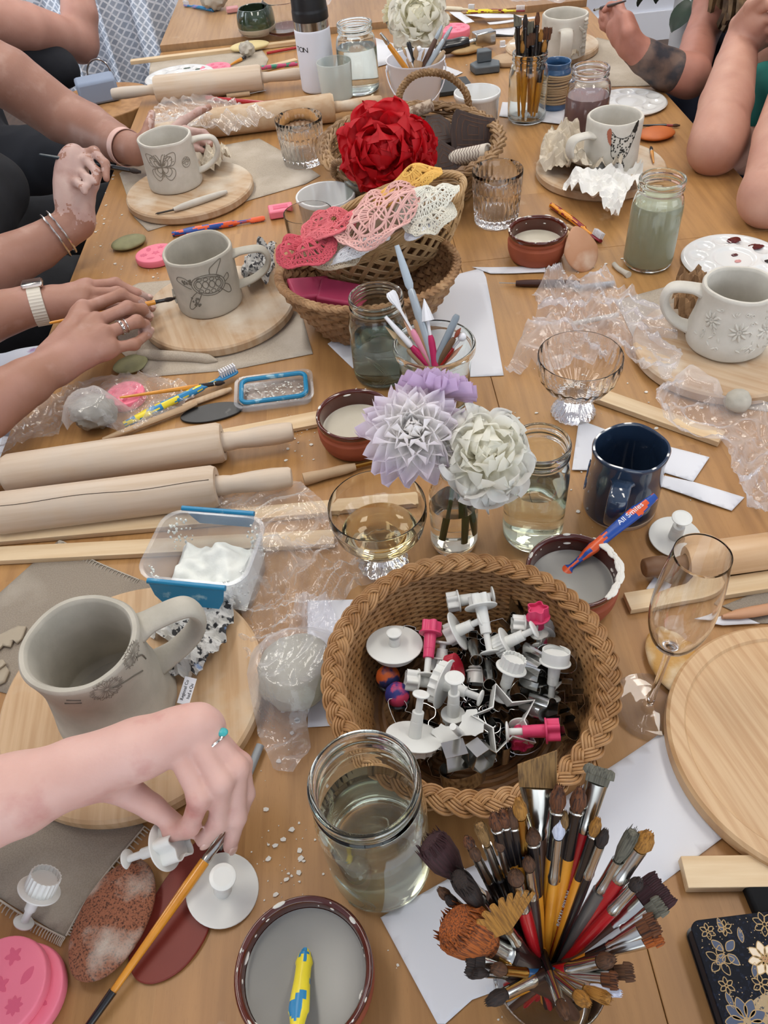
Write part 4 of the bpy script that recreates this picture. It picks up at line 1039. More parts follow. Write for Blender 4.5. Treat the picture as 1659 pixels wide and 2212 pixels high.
# ---------------------------------------------------------------- clay tools, stones, ribs, moulds
def stick(name, label, pts, rs, m, cat='clay tool', metal=None, mm=None, flat=1.0, grp=None):
    a = pts[0]
    t = thing(name, label, cat, Matrix.Translation(a), grp) if metal else None
    M = None if metal else None
    P = [p-a for p in pts]
    if metal:
        MB().tube(P, rs, 12, flat=flat).build('handle', m, t)
        MB().tube([p-a for p in metal[0]], metal[1], 8).build('metal_tip', mm or M_chrome, t)
        return t
    o = MB().tube(P, rs, 12, flat=flat).build(name, m, M=Matrix.Translation(a))
    return tag(o, label, cat, grp)
def line(p, q, n=6): return [p+(q-p)*i/n for i in range(n+1)]
stick('loop_tool', 'wooden loop tool at the end of the cracked rolling pin', line(T(656, 1036, 0.008), T(768, 1008, 0.008)), [0.009, 0.0085, 0.0075, 0.007, 0.0072, 0.0068, 0.005], M_toolwood, metal=(line(T(766, 1008, 0.008), T(812, 997, 0.008)), [0.003]*7), mm=M_brass)
stick('clay_tool', 'pale tapered clay tool lying on the butterfly mug board', line(T(375, 453, 0.026), T(490, 414, 0.026)), [0.004, 0.0065, 0.007, 0.007, 0.0066, 0.006, 0.004], M_clay_pale, metal=(line(T(376, 453, 0.026), T(340, 461, 0.0225))+line(T(338, 461, 0.022), T(336, 462, 0.022)), [0.002]*7+[0.0008]*7), mm=mat('dark steel tip', '#4b4640', 0.4, metal=0.8))
stick('needle_tool', 'dark wooden needle tool beside the plastic film at right', line(T(1114, 612, 0.006), T(1252, 612, 0.006)), [0.0045, 0.006, 0.0062, 0.006, 0.0062, 0.006, 0.004], mat('dark wood', '#3d2018', 0.35), metal=(line(T(1116, 612, 0.006), T(1078, 611, 0.006)), [0.0009]*7))
stick('clay_tool', 'grey dowel tool lying past the needle tool at right', line(T(1240, 622, 0.006), T(1326, 612, 0.006)), 0.0045, M_gryh)
stick('clay_tool', 'clay-coated stick under the plastic film at right', line(T(1236, 700, 0.012), T(1335, 680, 0.012)), 0.004, M_clay_pale)
stick('clay_tool', 'grey rod running under the cling film beside the near board', line(T(562, 1610, 0.006), T(470, 1835, 0.006)), 0.0042, M_gryh)
stick('clay_tool', 'pinkish wooden clay knife at the right edge', line(T(1560, 1333, 0.008), T(1760, 1298, 0.008)), [(0.002, 0.003), (0.006, 0.004), (0.007, 0.004), (0.007, 0.004), (0.007, 0.004), (0.007, 0.004), (0.006, 0.004)], mat('pinkish wood', '#b98a68', 0.5))
stick('wooden_knife', 'pale wooden knife tool lying under the plastic bag at left', line(T(222, 950, 0.008), T(425, 872, 0.008)), [(0.003, 0.003), (0.005, 0.004), (0.0055, 0.004), (0.006, 0.004), (0.006, 0.004), (0.007, 0.004), (0.003, 0.003)], M_toolwood)
stick('wooden_knife', 'dusty wooden knife tool beside the clip box lid', line(T(395, 878, 0.006), T(500, 840, 0.006)), [(0.004, 0.003), (0.006, 0.004), (0.006, 0.004), (0.006, 0.004), (0.006, 0.004), (0.006, 0.004), (0.003, 0.003)], M_dusty)
stick('clay_tool', 'wooden dowel tool leaning on the drippy terracotta ramekin', line(T(1225, 488, 0.006), T(1280, 520, 0.005)), 0.0042, M_toolwood)
stick('clay_tool', 'shorter wooden dowel tool beside the pear-shaped rib', line(T(1222, 500, 0.006), T(1258, 527, 0.005)), 0.0046, mat('pale dowel', '#c9a87c', 0.5))
stick('clay_coil', 'small coil of clay in front of the green water jar', [T(1326, 570, 0.004), T(1335, 580, 0.004), T(1348, 588, 0.004), T(1358, 594, 0.005)], [0.004, 0.0042, 0.0045, 0.006], M_clay, 'clay')
stick('pencil', 'red pencil behind the white flask', line(T(576, 115, 0.005), T(640, 103, 0.005)), 0.0036, M_red, 'pencil')
stick('pencil', 'green and pink patterned pencil behind the far rolling pin', line(T(562, 147, 0.02), T(642, 138, 0.012)), 0.0055, mat('patterned pencil', '#3f8f78', 0.4, c2='#c7507a', scale=60, mix=(0.48, 0.52)), 'pencil')
stick('needle_tool', 'pale wood needle tool in front of the smudged rolling pin', line(T(490, 208, 0.006), T(540, 202, 0.006)), 0.006, M_toolwood, metal=(line(T(540, 202, 0.006), T(575, 195, 0.006)), [0.001]*7))
stick('red_tool', 'flat red plastic tool behind the film-wrapped rolling pin', line(T(446, 212, 0.008), T(600, 226, 0.008)), [(0.006, 0.006)]*7, M_red)
stick('ribbon_tool', 'brown wooden rib lying at the tip of the red tool', line(T(560, 222, 0.005), T(620, 216, 0.005)), [(0.01, 0.003)]*7, mat('brown rib', '#8a4a33', 0.5))
brush('orange brush lying across the pink mould under the film', T(258, 859, 0.022), T(487, 826, 0.01), M_yel, 0.0038, H_blk, bl=0.016, ferr=0.002, dip=0.022)
brush('thin black brush by the orange rib at upper right', T(1378, 271, 0.005), T(1470, 271, 0.005), M_blk, 0.0036, H_brn, bl=0.016, ferr=0.014, mf=mat('red metal band', '#8a3030', 0.3))
brush('small amber brush lying on the chicken mug board', T(1412, 352, 0.022), T(1406, 316, 0.022), M_yel, 0.0035, H_blk, bl=0.02, ferr=0.006)
brush('yellow brush with a black end resting on the red rib', T(180, 2232, 0.008), T(510, 1765, 0.03), M_yel, 0.0048, H_gry, kind_='flat', fl=1.3, bl=0.014, ferr=0.03)
yb = [o for o in COL.objects if o.get('label', '').startswith('yellow brush with a black end')][0]; MB().tube([(0, 0, -0.001), (0, 0, 0.004), (0, 0, 0.02), (0, 0, 0.034)], [0.001, 0.0031, 0.0034, 0.0037], 14).build('black_end', M_blk, yb)
brush('orange brush on the far table pointing at a grey clay lump', T(496, 141, 0.006), T(532, 122, 0.008), M_yel, 0.005, H_blk, bl=0.01, ferr=0.012, mf=M_blk)
brush('black brush behind the hand roller at the far end', T(1110, 78, 0.006), T(1050, 76, 0.006), M_blk, 0.004, H_blk, bl=0.012, ferr=0.016, mf=M_brass)

def blob(name, label, c, size, m, cat, rz=0.0, sq=1.0, wobble=0.06, seed=1, scale=3, seg=40, grp=None, top=None, zoff=None):
    """flattish stone / lump resting on the table at c"""
    def wb(p): return 1+wobble*(noise.noise(p*scale*0.5+V((seed, seed*2.1, 0)))+0.5*noise.noise(p*scale+V((seed, 0, seed))))
    mb = MB(); mb.ball(size, None, 0, seg, seg//2, wb)
    if top: mb.v = [tuple(top(V(v))) for v in mb.v]
    z = -min(v[2] for v in mb.v)+(c.z if zoff is None else zoff)
    o = mb.build(name, m, M=place(V((c.x, c.y, z)), rz))
    return tag(o, label, cat, grp)
M_stone_g = mat('olive stone', '#8c8a63', 0.6, c2='#7d7a57', scale=40, bump=0.1); M_stone_t = mat('tan stone', '#c7a878', 0.6, c2='#b39263', scale=20)
M_sponge = mat('yellow clay stone', '#b98d4b', 0.7, c2='#d8c6a6', scale=18, mix=(0.45, 0.6), bump=0.3, bscale=220)
M_oval = mat('rust-coloured bisque oval', '#8f5a40', 0.85, c2='#3d2218', scale=620, mix=(0.48, 0.66), bump=0.6, bscale=620, c3='#c0b4a6', s3=26, m3=(0.5, 0.72))
blob('oval_stone', 'large rust and white speckled oval stone tool at lower left', T(252, 1990, 0.006), (0.0315, 0.05, 0.009), M_oval, 'stone', -0.38, wobble=0.02)
blob('oval_stone', 'yellow oval stone under the tasting glass', T(1455, 1440, 0.0), (0.026, 0.043, 0.008), M_sponge, 'stone', 0.15, wobble=0.03)
blob('smooth_stone', 'flat olive stone left of the pink mould by the turtle mug', T(281, 531, 0), (0.035, 0.027, 0.008), M_stone_g, 'stone', 0.4, wobble=0.04)
blob('smooth_stone', 'olive stone tool in front of the hand holding the brush', T(285, 793, 0), (0.028, 0.024, 0.006), M_stone_g, 'stone', 0.4, wobble=0.06, seed=4)
blob('smooth_stone', 'tan oval stone below the hand roller at the far end', T(1007, 115, 0), (0.05, 0.03, 0.011), M_stone_t, 'stone', 0.2, wobble=0.03)
blob('smooth_stone', 'pale yellow oval stone behind the smudged rolling pin', T(541, 108, 0), (0.06, 0.035, 0.011), mat('pale yellow', '#d6c48f', 0.6), 'stone', 0.1, wobble=0.02)
blob('orange_rib', 'oval orange clay rib by the elbow at upper right', T(1416, 297, 0), (0.042, 0.033, 0.009), mat('orange clay', '#c0662c', 0.5, c2='#b25c26', scale=20), 'rib tool', 0.2, wobble=0.03)
M_pear = mat('pear wood rib', '#b98a6a', 0.6, c2='#a8724c', scale=9, c3='#cbb09a', s3=18, m3=(0.5, 0.7))
def pear(v):
    v.x *= 1-0.42*max(0, v.y/0.045); return v
pr_ = blob('wooden_rib', 'pear-shaped wooden rib leaning against the drippy terracotta ramekin', V((0, 0, 0)), (0.032, 0.04, 0.005), M_pear, 'rib tool', wobble=0.02, top=pear)
pr_.matrix_world = axis(T(1226, 552, 0.02), T(1226, 552, 0.02)+V((0.05, -0.62, 0.75)), 0.0, V((0, 0.8, 0.6)))
P = d4c+V((0.062, -0.018, 0)); pr_.matrix_world = Matrix.Translation((P.x+0.006, P.y-0.022, 0.029)) @ Matrix.Rotation(0.25, 4, 'Z') @ Matrix.Rotation(radians(48), 4, 'X')
blob('clay_ball', 'small grey clay ball at the foot of the flower mug board', T(1587, 886, 0), (0.018, 0.017, 0.016), M_clay, 'clay', wobble=0.1, seed=3)
blob('clay_lump', 'lump of grey clay on the far table at top left', T(467, 22, 0.0165), (0.042, 0.036, 0.034), M_clay, 'clay', wobble=0.25, seed=6, scale=4)
blob('clay_lump', 'grey clay lump on the tip of the orange brush, far left', T(536, 124, 0), (0.022, 0.019, 0.019), M_clay, 'clay', wobble=0.25, seed=8, scale=4)
blob('clay_lump', 'grey clay lump wrapped in plastic beside the left rolling pins', T(215, 920, 0), (0.033, 0.027, 0.024), mat('wet grey clay', '#8f8b82', 0.4, c2='#7c786f', scale=30, bump=0.4, bscale=60), 'clay', wobble=0.2, seed=9, scale=5)
blob('clay_lump', 'pale clay lump wrapped in cling film left of the big basket', T(648, 1478, 0.0), (0.04, 0.045, 0.024), mat('pale wet clay', '#a9a694', 0.5, c2='#98947f', scale=20, bump=0.3, bscale=50), 'clay', wobble=0.12, seed=10, scale=4)
def flat_shape(name, label, poly, z0, z1, m, cat, M, bevel=0.001, grp=None):
    o = MB().prism(poly, z0, z1).build(name, m, M=M, bevel=bevel); return tag(o, label, cat, grp)
M_rubber = mat('red rubber rib', '#6f2317', 0.5, c2='#782a1c', scale=10, c3='#8f5140', s3=50, m3=(0.66, 0.76))
A, B = T(478, 1800, 0.001), T(325, 2130, 0.001)
pts = [(0, 0.0), (0.014, 0.006), (0.024, 0.03), (0.031, 0.06), (0.033, 0.095), (0.028, 0.118), (0.012, 0.13), (-0.006, 0.126), (-0.022, 0.108), (-0.028, 0.08), (-0.02, 0.045), (-0.012, 0.015), (-0.006, 0.003)]
L_ = (A-B).length
poly = [(x, y*L_/0.13) for x, y in sp2(pts, 5, True)]
d = (B-A); flat_shape('rubber_rib', 'red-brown rubber rib lying under the yellow brush', poly, 0, 0.003, M_rubber, 'rib tool', place(V((A.x, A.y, 0.0012)), atan2(d.y, d.x)-pi/2))
c = T(458, 892, 0.002)
o = flat_shape('rubber_rib', 'black oval rubber rib beside the clip box lid', circ(0.042, 40, 1.12, 0.5), 0, 0.003, mat('black rubber', '#1c1c1d', 0.35, c3='#4b4a48', s3=60, m3=(0.66, 0.75)), 'rib tool', place(V((c.x, c.y, 0.0012)), 0.12))
def mould(label, c, r, th, kind_=0, rz=0.0, z=0.0012, seed=1, sy=1.0, grp=None):
    """pink silicone push mould with hollows pressed in its face"""
    t = thing('silicone_mould', label, 'mould', place(V((c.x, c.y, z)), rz), grp)
    MB().lathe(bev([(0, 0), (r*0.98, 0), (r, th*0.5), (r*0.98, th), (r*0.9, th+0.0004), (0, th)], 0.002), 56, sy=sy).build('silicone_body', M_pinkmold, t, sharp=50)
    rnd = random.Random(seed); mb = MB()
    spots = [(0.0, 0.0)]+[(0.58*cos(2*pi*i/6+seed), 0.58*sin(2*pi*i/6+seed)) for i in range(6)]
    for i, (x, y) in enumerate(spots):
        q = r*0.2; sh = [flower(q, 5, 0.5, 25), star(q, 5, 0.5), circ(q, 16, 1, 0.6), flower(q, 8, 0.35, 32), sp2([(-q, 0), (0, q*.5), (q, 0), (0, -q*.5)], 3, True)][(i+kind_) % 5]
        a = rnd.random()*6
        sh = [(x*r+u*cos(a)-v*sin(a), (y*r+u*sin(a)+v*cos(a))*sy) for u, v in sh]
        mb.prism(sh, th-0.001, th+0.00045)
    mb.build('pressed_hollows', mat('deep pink hollow', '#d95f7c', 0.5), t)
    return t
mould('pink silicone mould with star and shell hollows beside the turtle mug', T(337, 548, 0.012), 0.04, 0.013, 0, 0.3, sy=0.9)
mould('pink silicone mould partly under the plastic bag at left', T(270, 850, 0.014), 0.03, 0.014, 4, 0.8, seed=2)
mould('pink silicone mould on top of another at the lower left corner', T(2, 2130, 0.024), 0.0375, 0.012, 0, 0.4, z=0.0135, seed=3)
mould('pink silicone mould beneath another at the lower left corner', T(38, 2145, 0.012), 0.038, 0.012, 3, 0.9, seed=4)
mould('pink silicone mould in front of the oval palette, far left', T(465, 146, 0.008), 0.045, 0.008, 3, 0.1, seed=5)
mould('pink silicone mould beyond the hand roller', T(980, 58, 0.025), 0.048, 0.022, 0, 0.1, seed=6)
o = MB().box((0.05, 0.036, 0.016)).build('silicone_mould', M_pinkmold, M=place(T(607, 455, 0.0095), 0.12), bevel=0.003); tag(o, 'rectangular pink silicone mould left of the white ramekin', 'mould')
MB().box((0.03, 0.014, 0.0012), M=Matrix.Translation((0, 0, 0.0082))).build('pressed_hollow', MATS['deep pink hollow'], o)
o = MB().box((0.04, 0.03, 0.014)).build('silicone_mould', mat('dusty pink', '#c58c8c', 0.5), M=place(T(502, 20, 0.026), 0.1), bevel=0.003); tag(o, 'dusty pink block behind the clay lump on the far table', 'mould')
# paint palettes
def palette(label, c, r, sy=1.0, rz=0.0, wells=10, dabs=(), centre=True, z=0.0012):
    t = thing('paint_palette', label, 'palette', place(V((c.x, c.y, z)), rz))
    def h(x, y):
        q = sqrt(x*x+(y/sy)**2)/r
        hh = 0.009
        if q > 0.93: hh = 0.009-0.004*((q-0.93)/0.07)**2
        if centre and q < 0.42: hh -= 0.004*min(1, (0.42-q)/0.07)
        for i in range(wells):
            a = 2*pi*i/wells; d = sqrt((x-0.68*r*cos(a))**2+((y/sy)-0.68*r*sin(a))**2)/(0.18*r)
            if d < 1: hh -= 0.0048*(1-d*d)**0.6
        return hh
    mb = MB(); nr, na = 44, 120
    mb.grid(lambda u, v: ((lambda x, y: V((x, y, h(x, y))))(v*r*cos(2*pi*u), v*r*sin(2*pi*u)*sy)), na, nr, cu=True)
    mb.grid(lambda u, v: V((r*(1-0.06*v)*cos(2*pi*u), r*(1-0.06*v)*sin(2*pi*u)*sy, 0.005-0.005*v)), na, 4, cu=True)
    mb.build('porcelain_dish', M_white, t, sharp=60)
    for i, (x, y, q, m) in enumerate(dabs):
        d = MB(); d.ball((q, q*0.7, 0.0015), Matrix.Translation((x*r, y*r*sy, h(x*r, y*r*sy)+0.0006)), 0, 20, 8, lambda p: 1+0.3*noise.noise(p*2+V((i, 0, 0))))
        d.build('paint_dab', m, t)
    return t
M_dr = mat('dark red paint', '#4d0c12', 0.12, coat=0.6); M_dg = mat('dark green paint', '#27402a', 0.3); M_dk = mat('black paint', '#18181a', 0.2); M_py = mat('pale yellow paint', '#d9d49a', 0.3); M_pk = mat('pink paint smear', '#c58a86', 0.4)
c = T(1570, 552, 0.009)
palette('round white palette with dark red and black paint at right', V((0.632, 1.173, 0)), 0.086, rz=0.3, dabs=[(0.42, 0.54, 0.013, M_dr), (0.66, 0.16, 0.014, M_dr), (0.12, 0.12, 0.006, M_dr), (0.56, -0.4, 0.012, M_dk), (-0.2, -0.66, 0.012, M_py), (0.02, -0.1, 0.006, M_pk)])
palette('round white palette beside the mauve water jar, green dab on it', V((0.668, 1.905, 0)), 0.084, rz=0.2, dabs=[(-0.55, 0.42, 0.012, M_dg)])
palette('oval white palette with green paint dabs at far left', V((-0.462, 2.44, 0)), 0.10, 0.9, 0.1, dabs=[(0.55, 0.4, 0.016, M_dg), (0.2, 0.66, 0.012, M_dg)])
# ---------------------------------------------------------------- baskets
M_wick = mat('wicker rod', '#a47a4d', 0.5, c2='#8c6238', scale=60, c3='#b48c60', s3=20, m3=(0.5, 0.7)); M_wick_d = mat('wicker rod dark', '#7c5835', 0.55, c2='#6b4a2b', scale=60)
M_willow = mat('willow rod', '#8a6a45', 0.5, c2='#6f5030', scale=40, c3='#a5845c', s3=25, m3=(0.5, 0.7)); M_sea = mat('seagrass coil', '#9b7550', 0.65, c2='#7f5c3a', scale=80, c3='#b08d66', s3=30, m3=(0.5, 0.7))
M_rat = mat('pale rattan', '#b18f64', 0.5, c2='#987648', scale=50, c3='#bf9f77', s3=25, m3=(0.5, 0.7))
def basket(name, label, M, prof, rx, ry, rows, stakes, rod, mw, ms, braid=None, amp=0.0012, base=True, flat=1.0, seg=5, bm=None, twist=0):
    """woven basket: prof = [(fraction of radius, z)] from the base up; rows of rods weave over upright stakes; braid=(crossings, amplitude, rod radius, rods per strand)"""
    t = thing(name, label, 'basket', M)
    P = [V((a, b, 0)) for a, b in sum([spl_prof(prof, 8)], [])]
    Ls = [0]
    for a, b in zip(P, P[1:]): Ls.append(Ls[-1]+V(((b.x-a.x)*max(rx, ry), b.y-a.y)).length)
    def at(s):
        s *= Ls[-1]
        for i in range(len(P)-1):
            if Ls[i+1] >= s-1e-9:
                f = (s-Ls[i])/max(1e-9, Ls[i+1]-Ls[i]); return P[i]+(P[i+1]-P[i])*f
        return P[-1]
    mb = MB(); ns = stakes*4
    for k in range(rows):
        q = at((k+0.5)/rows); pts = []
        for i in range(ns):
            a = 2*pi*i/ns; o = amp*cos(stakes*a+pi*(k % 2))
            e = 0.0006*noise.noise(V((cos(a)*3, sin(a)*3, k*1.3)))
            pts.append(((q.x*rx+o)*cos(a), (q.x*ry+o)*sin(a), q.y+e))
        mb.tube(pts, rod, seg, closed=True, flat=flat, up=V((0, 0, 1)))
    mb.build('woven_wall', mw, t)
    mb = MB()
    for i in range(stakes*2):
        a = pi*i/stakes; mb.tube([(at(s/10).x*rx*cos(a), at(s/10).x*ry*sin(a), at(s/10).y) for s in range(11)], rod*0.9, 5)
    mb.build('stakes', ms, t)
    if base:
        q = P[0]; mb = MB(); mb.lathe([(0, -0.001), (1, -0.001), (1, 0.0015), (0, 0.0015)], 48, sx=q.x*rx, sy=q.x*ry)
        for k in range(1, 14): mb.tube([(q.x*rx*k/14*cos(2*pi*i/64), q.x*ry*k/14*sin(2*pi*i/64), 0.0022+0.0006*cos(i*pi/2+pi*k)) for i in range(64)], rod, 4, closed=True)
        mb.build('base', ms, t)
    if braid:
        n, A, br, per = braid; q = P[-1]; mb = MB(); N = n*18
        for s in range(3):
            for j in range(per):
                pts = []
                lat = (j-(per-1)/2)*br*1.9
                for i in range(N):
                    a = 2*pi*i/N; ph = n*a/1.0*1.0+2*pi*s/3
                    u = A*sin(ph); w = A*0.42*sin(2*ph)
                    du = A*cos(ph)*n; Rm = (rx+ry)/2*q.x
                    sl = du/max(1e-6, Rm)
                    tx = lat/sqrt(1+sl*sl)              # spread the rods across the strand's own direction
                    ua = u+tx; aa = a-lat*sl/sqrt(1+sl*sl)/Rm
                    pts.append(((q.x*rx+ua)*cos(aa), (q.x*ry+ua)*sin(aa), q.y+w-0.25*abs(ua)+0.003))
                mb.tube(pts, br, 6, closed=True)
        mb.build('braided_rim', bm or mw, t)
    return t
bc, br_ = mid((716, 1447), (1318, 1442), 0.078)
BK = basket('wicker_basket', 'big round wicker basket with a braided rim full of cutters', place(V((bc.x, bc.y, 0.003))), [(0.74, 0), (0.80, 0.012), (0.88, 0.036), (0.95, 0.06), (0.985, 0.075)], br_, br_, 27, 36, 0.0019, M_wick, M_wick_d, braid=(17, 0.0068, 0.00145, 4), amp=0.0012)

# ---------------------------------------------------------------- cutters in the big basket and about it
def scallop(r, n=14, d=0.08): return [(r*(1-d*abs(sin(n*a/2)))*cos(a), r*(1-d*abs(sin(n*a/2)))*sin(a)) for a in (2*pi*i/(n*6) for i in range(n*6))]
def plunger(label, knob, head, R=0.016, rh=0.011, shape='flower', m=None, mk=None, hh=0.011, roll=0.0, kr=0.0085, grp=None, hollow=True, name='plunger_cutter', shaft=0.0052):
    m = m or M_plast; mk = mk or M_plast
    if grp: R, rh, kr, shaft, hh = R*1.14, rh*1.14, kr*1.12, shaft*1.12, hh*1.12
    t = thing(name, label, 'cutter', axis(knob, head, roll), grp); L = (head-knob).length
    zf = L-hh
    MB().lathe(bev([(0, 0.0006), (kr*0.7, 0.0), (kr, 0.0008), (kr, 0.0022), (kr*0.5, 0.0034), (0, 0.0034)], 0.0006), 28).build('knob', mk, t, sharp=50)
    MB().lathe([(0, 0.003), (0.0034, 0.003), (0.0034, zf*0.5), (0, zf*0.5)], 16).build('plunger_rod', mk, t)
    MB().lathe(bev([(0, zf*0.42), (shaft*0.96, zf*0.42), (shaft*0.96, zf*0.62), (shaft, zf*0.63), (shaft*1.08, zf), (0, zf)], 0.0006), 20).build('barrel', m, t, sharp=50)
    MB().lathe(bev([(0, zf-0.0008), (R*0.98, zf-0.0008), (R, zf), (R*0.98, zf+0.0009), (0, zf+0.0009)], 0.0005), 44).build('flange', m, t, sharp=50)
    ol = {'flower': lambda: flower(rh, 5, 0.32, 50), 'six': lambda: flower(rh, 6, 0.3, 60), 'round': lambda: circ(rh, 36), 'scallop': lambda: scallop(rh, 16, 0.1), 'rib': lambda: scallop(rh, 22, 0.06), 'star': lambda: star(rh, 5, 0.55)}[shape]()
    mb = MB(); mb.wall(ol, zf+0.0005, L, 0.0011)
    mb.prism([(x*0.9, y*0.9) for x, y in ol], zf+0.0005, L-hh*0.3)
    mb.build('cutter_head', m, t, sharp=50)
    return t
PL = [
 ('big white disc cutter standing with its hollow stem up in the left of the basket', (851, 1365, .066), (853, 1408, .040), .0258, .02, 'round', 'w'),
 ('pink flower cutter with a white knob lying on the left of the pile', (922, 1461, .05), (932, 1343, .066), .0105, .0095, 'flower', 'p'),
 ('white flower cutter lying sideways at the back left of the pile', (1068, 1285, .056), (966, 1302, .054), .0105, .0095, 'six', 'w'),
 ('white flower cutter with its round flange up at the back of the pile', (1059, 1412, .056), (1034, 1286, .078), .0148, .0105, 'flower', 'w'),
 ('white cutter with a wide flange lying just below the back flower cutter', (1043, 1338, .068), (966, 1374, .05), .0185, .011, 'flower', 'w'),
 ('small white flower cutter behind the slanting one at the back right', (1160, 1352, .052), (1106, 1347, .056), .009, .0085, 'six', 'w'),
 ('white cutter slanting to the upper right with its knob up at back right', (1157, 1359, .072), (1072, 1399, .05), .0145, .0105, 'rib', 'w'),
 ('pink flower cutter standing alone at the back right of the basket', (1165, 1372, .042), (1161, 1312, .076), .0108, .0098, 'flower', 'p'),
 ('white round cutter standing head up at the right of the pile', (1190, 1512, .03), (1202, 1405, .074), .0135, .0118, 'round', 'w'),
 ('white ribbed cutter head up in the middle of the pile', (1082, 1510, .032), (1112, 1420, .074), .0135, .0108, 'scallop', 'w'),
 ('large scalloped white cutter lying on its side mid-pile, knob to the right', (1041, 1509, .058), (940, 1470, .056), .022, .0185, 'scallop', 'w'),
 ('white cutter standing upright in the middle front of the pile', (982, 1462, .09), (978, 1562, .03), .0105, .009, 'six', 'w'),
 ('white flower cutter lying left of the large scalloped cutter', (962, 1478, .036), (876, 1467, .046), .0105, .0098, 'flower', 'w'),
 ('white cutter half hidden behind the pink one on the left', (958, 1385, .05), (950, 1450, .034), .0105, .009, 'six', 'w'),
 ('white pronged cutter knob up at the front left of the basket', (910, 1497, .088), (892, 1612, .042), .0238, .0195, 'scallop', 'w'),
 ('pink flower cutter with a white knob lying along the front right rim', (1092, 1581, .052), (1209, 1578, .056), .0105, .0098, 'flower', 'p'),
 ('deep pink cutter under the white-knobbed one at the front right', (1120, 1560, .034), (1128, 1612, .036), .0105, .0095, 'flower', 'p'),
 ('white cutter buried right of the red wheel in mid-pile', (1032, 1440, .036), (1030, 1478, .03), .0105, .009, 'round', 'w'),
 ('white cutter tucked under the round one at right', (1166, 1405, .04), (1180, 1350, .036), .0105, .009, 'round', 'w'),
]
for i, (lb, k, h, R, rh, shp, cl) in enumerate(PL):
    m = M_plast if cl == 'w' else M_pink
    q = plunger(lb, T(*k), T(*h), R, rh, shp, m, None, 0.011 if R < .02 else 0.009, roll=i*0.7, grp='cutters in the big basket', kr=0.0085 if R < .02 else 0.0072)
# loose cutters on the table
plunger('white disc cutter lying flat beside the red rubber rib', T(481, 1893, 0.043), T(481, 1926, 0.0015), 0.0318, 0.024, 'round', hh=0.006, kr=0.0115, shaft=0.0075)
plunger('white disc cutter standing by the clean rolling pin at right', T(1474, 1117, 0.045), T(1456, 1166, 0.0015), 0.0305, 0.022, 'round', hh=0.006, kr=0.0115, shaft=0.0075)
plunger('white scalloped cutter held at the fingertips of the near hand', T(273, 1857, 0.02), T(392, 1815, 0.046), 0.0215, 0.018, 'flower', hh=0.018, kr=0.0088, roll=0.6)
plunger('white ribbed round cutter leaning head up on the canvas at lower left', T(50, 1996, 0.0125), T(100, 1890, 0.046), 0.0185, 0.0135, 'rib', hh=0.0155, kr=0.0088)
# butterfly cutter plate with a stick handle
c = T(993, 1583, 0.05)
bf = sp2([(0, 0.004), (0.012, 0.014), (0.024, 0.012), (0.021, 0.005), (0.025, 0), (0.02, -0.009), (0.009, -0.008), (0, -0.004), (-0.009, -0.008), (-0.02, -0.009), (-0.025, 0), (-0.021, 0.005), (-0.024, 0.012), (-0.012, 0.014)], 4, True)
bft = thing('butterfly_cutter', 'white butterfly-shaped cutter with a stick handle at the front of the basket', 'cutter', Matrix.Translation(c) @ Matrix.Rotation(0.25, 4, 'Z') @ Matrix.Rotation(-0.3, 4, 'Y') @ Matrix.Rotation(0.25, 4, 'X'), 'cutters in the big basket')
MB().prism([(x, y+0.0012*sin(x*3000)) for x, y in bf], 0, 0.002).build('butterfly_plate', M_plast, bft)
MB().tube([(0, 0, 0.001), (0, 0.002, 0.03)], [0.0036, 0.0032], 14).build('stick_handle', M_plast, bft)
# white plastic star cutter
c = T(1090, 1556, 0.048)
o = MB().wall(star(0.034, 5, 0.5), -0.009, 0.009, 0.0013).build('star_cutter', M_plast, M=Matrix.Translation(c) @ Matrix.Rotation(0.5, 4, 'Z') @ Matrix.Rotation(0.35, 4, 'X'), sharp=20)
tag(o, 'large open white plastic star cutter at the front right of the pile', 'cutter', 'cutters in the big basket')
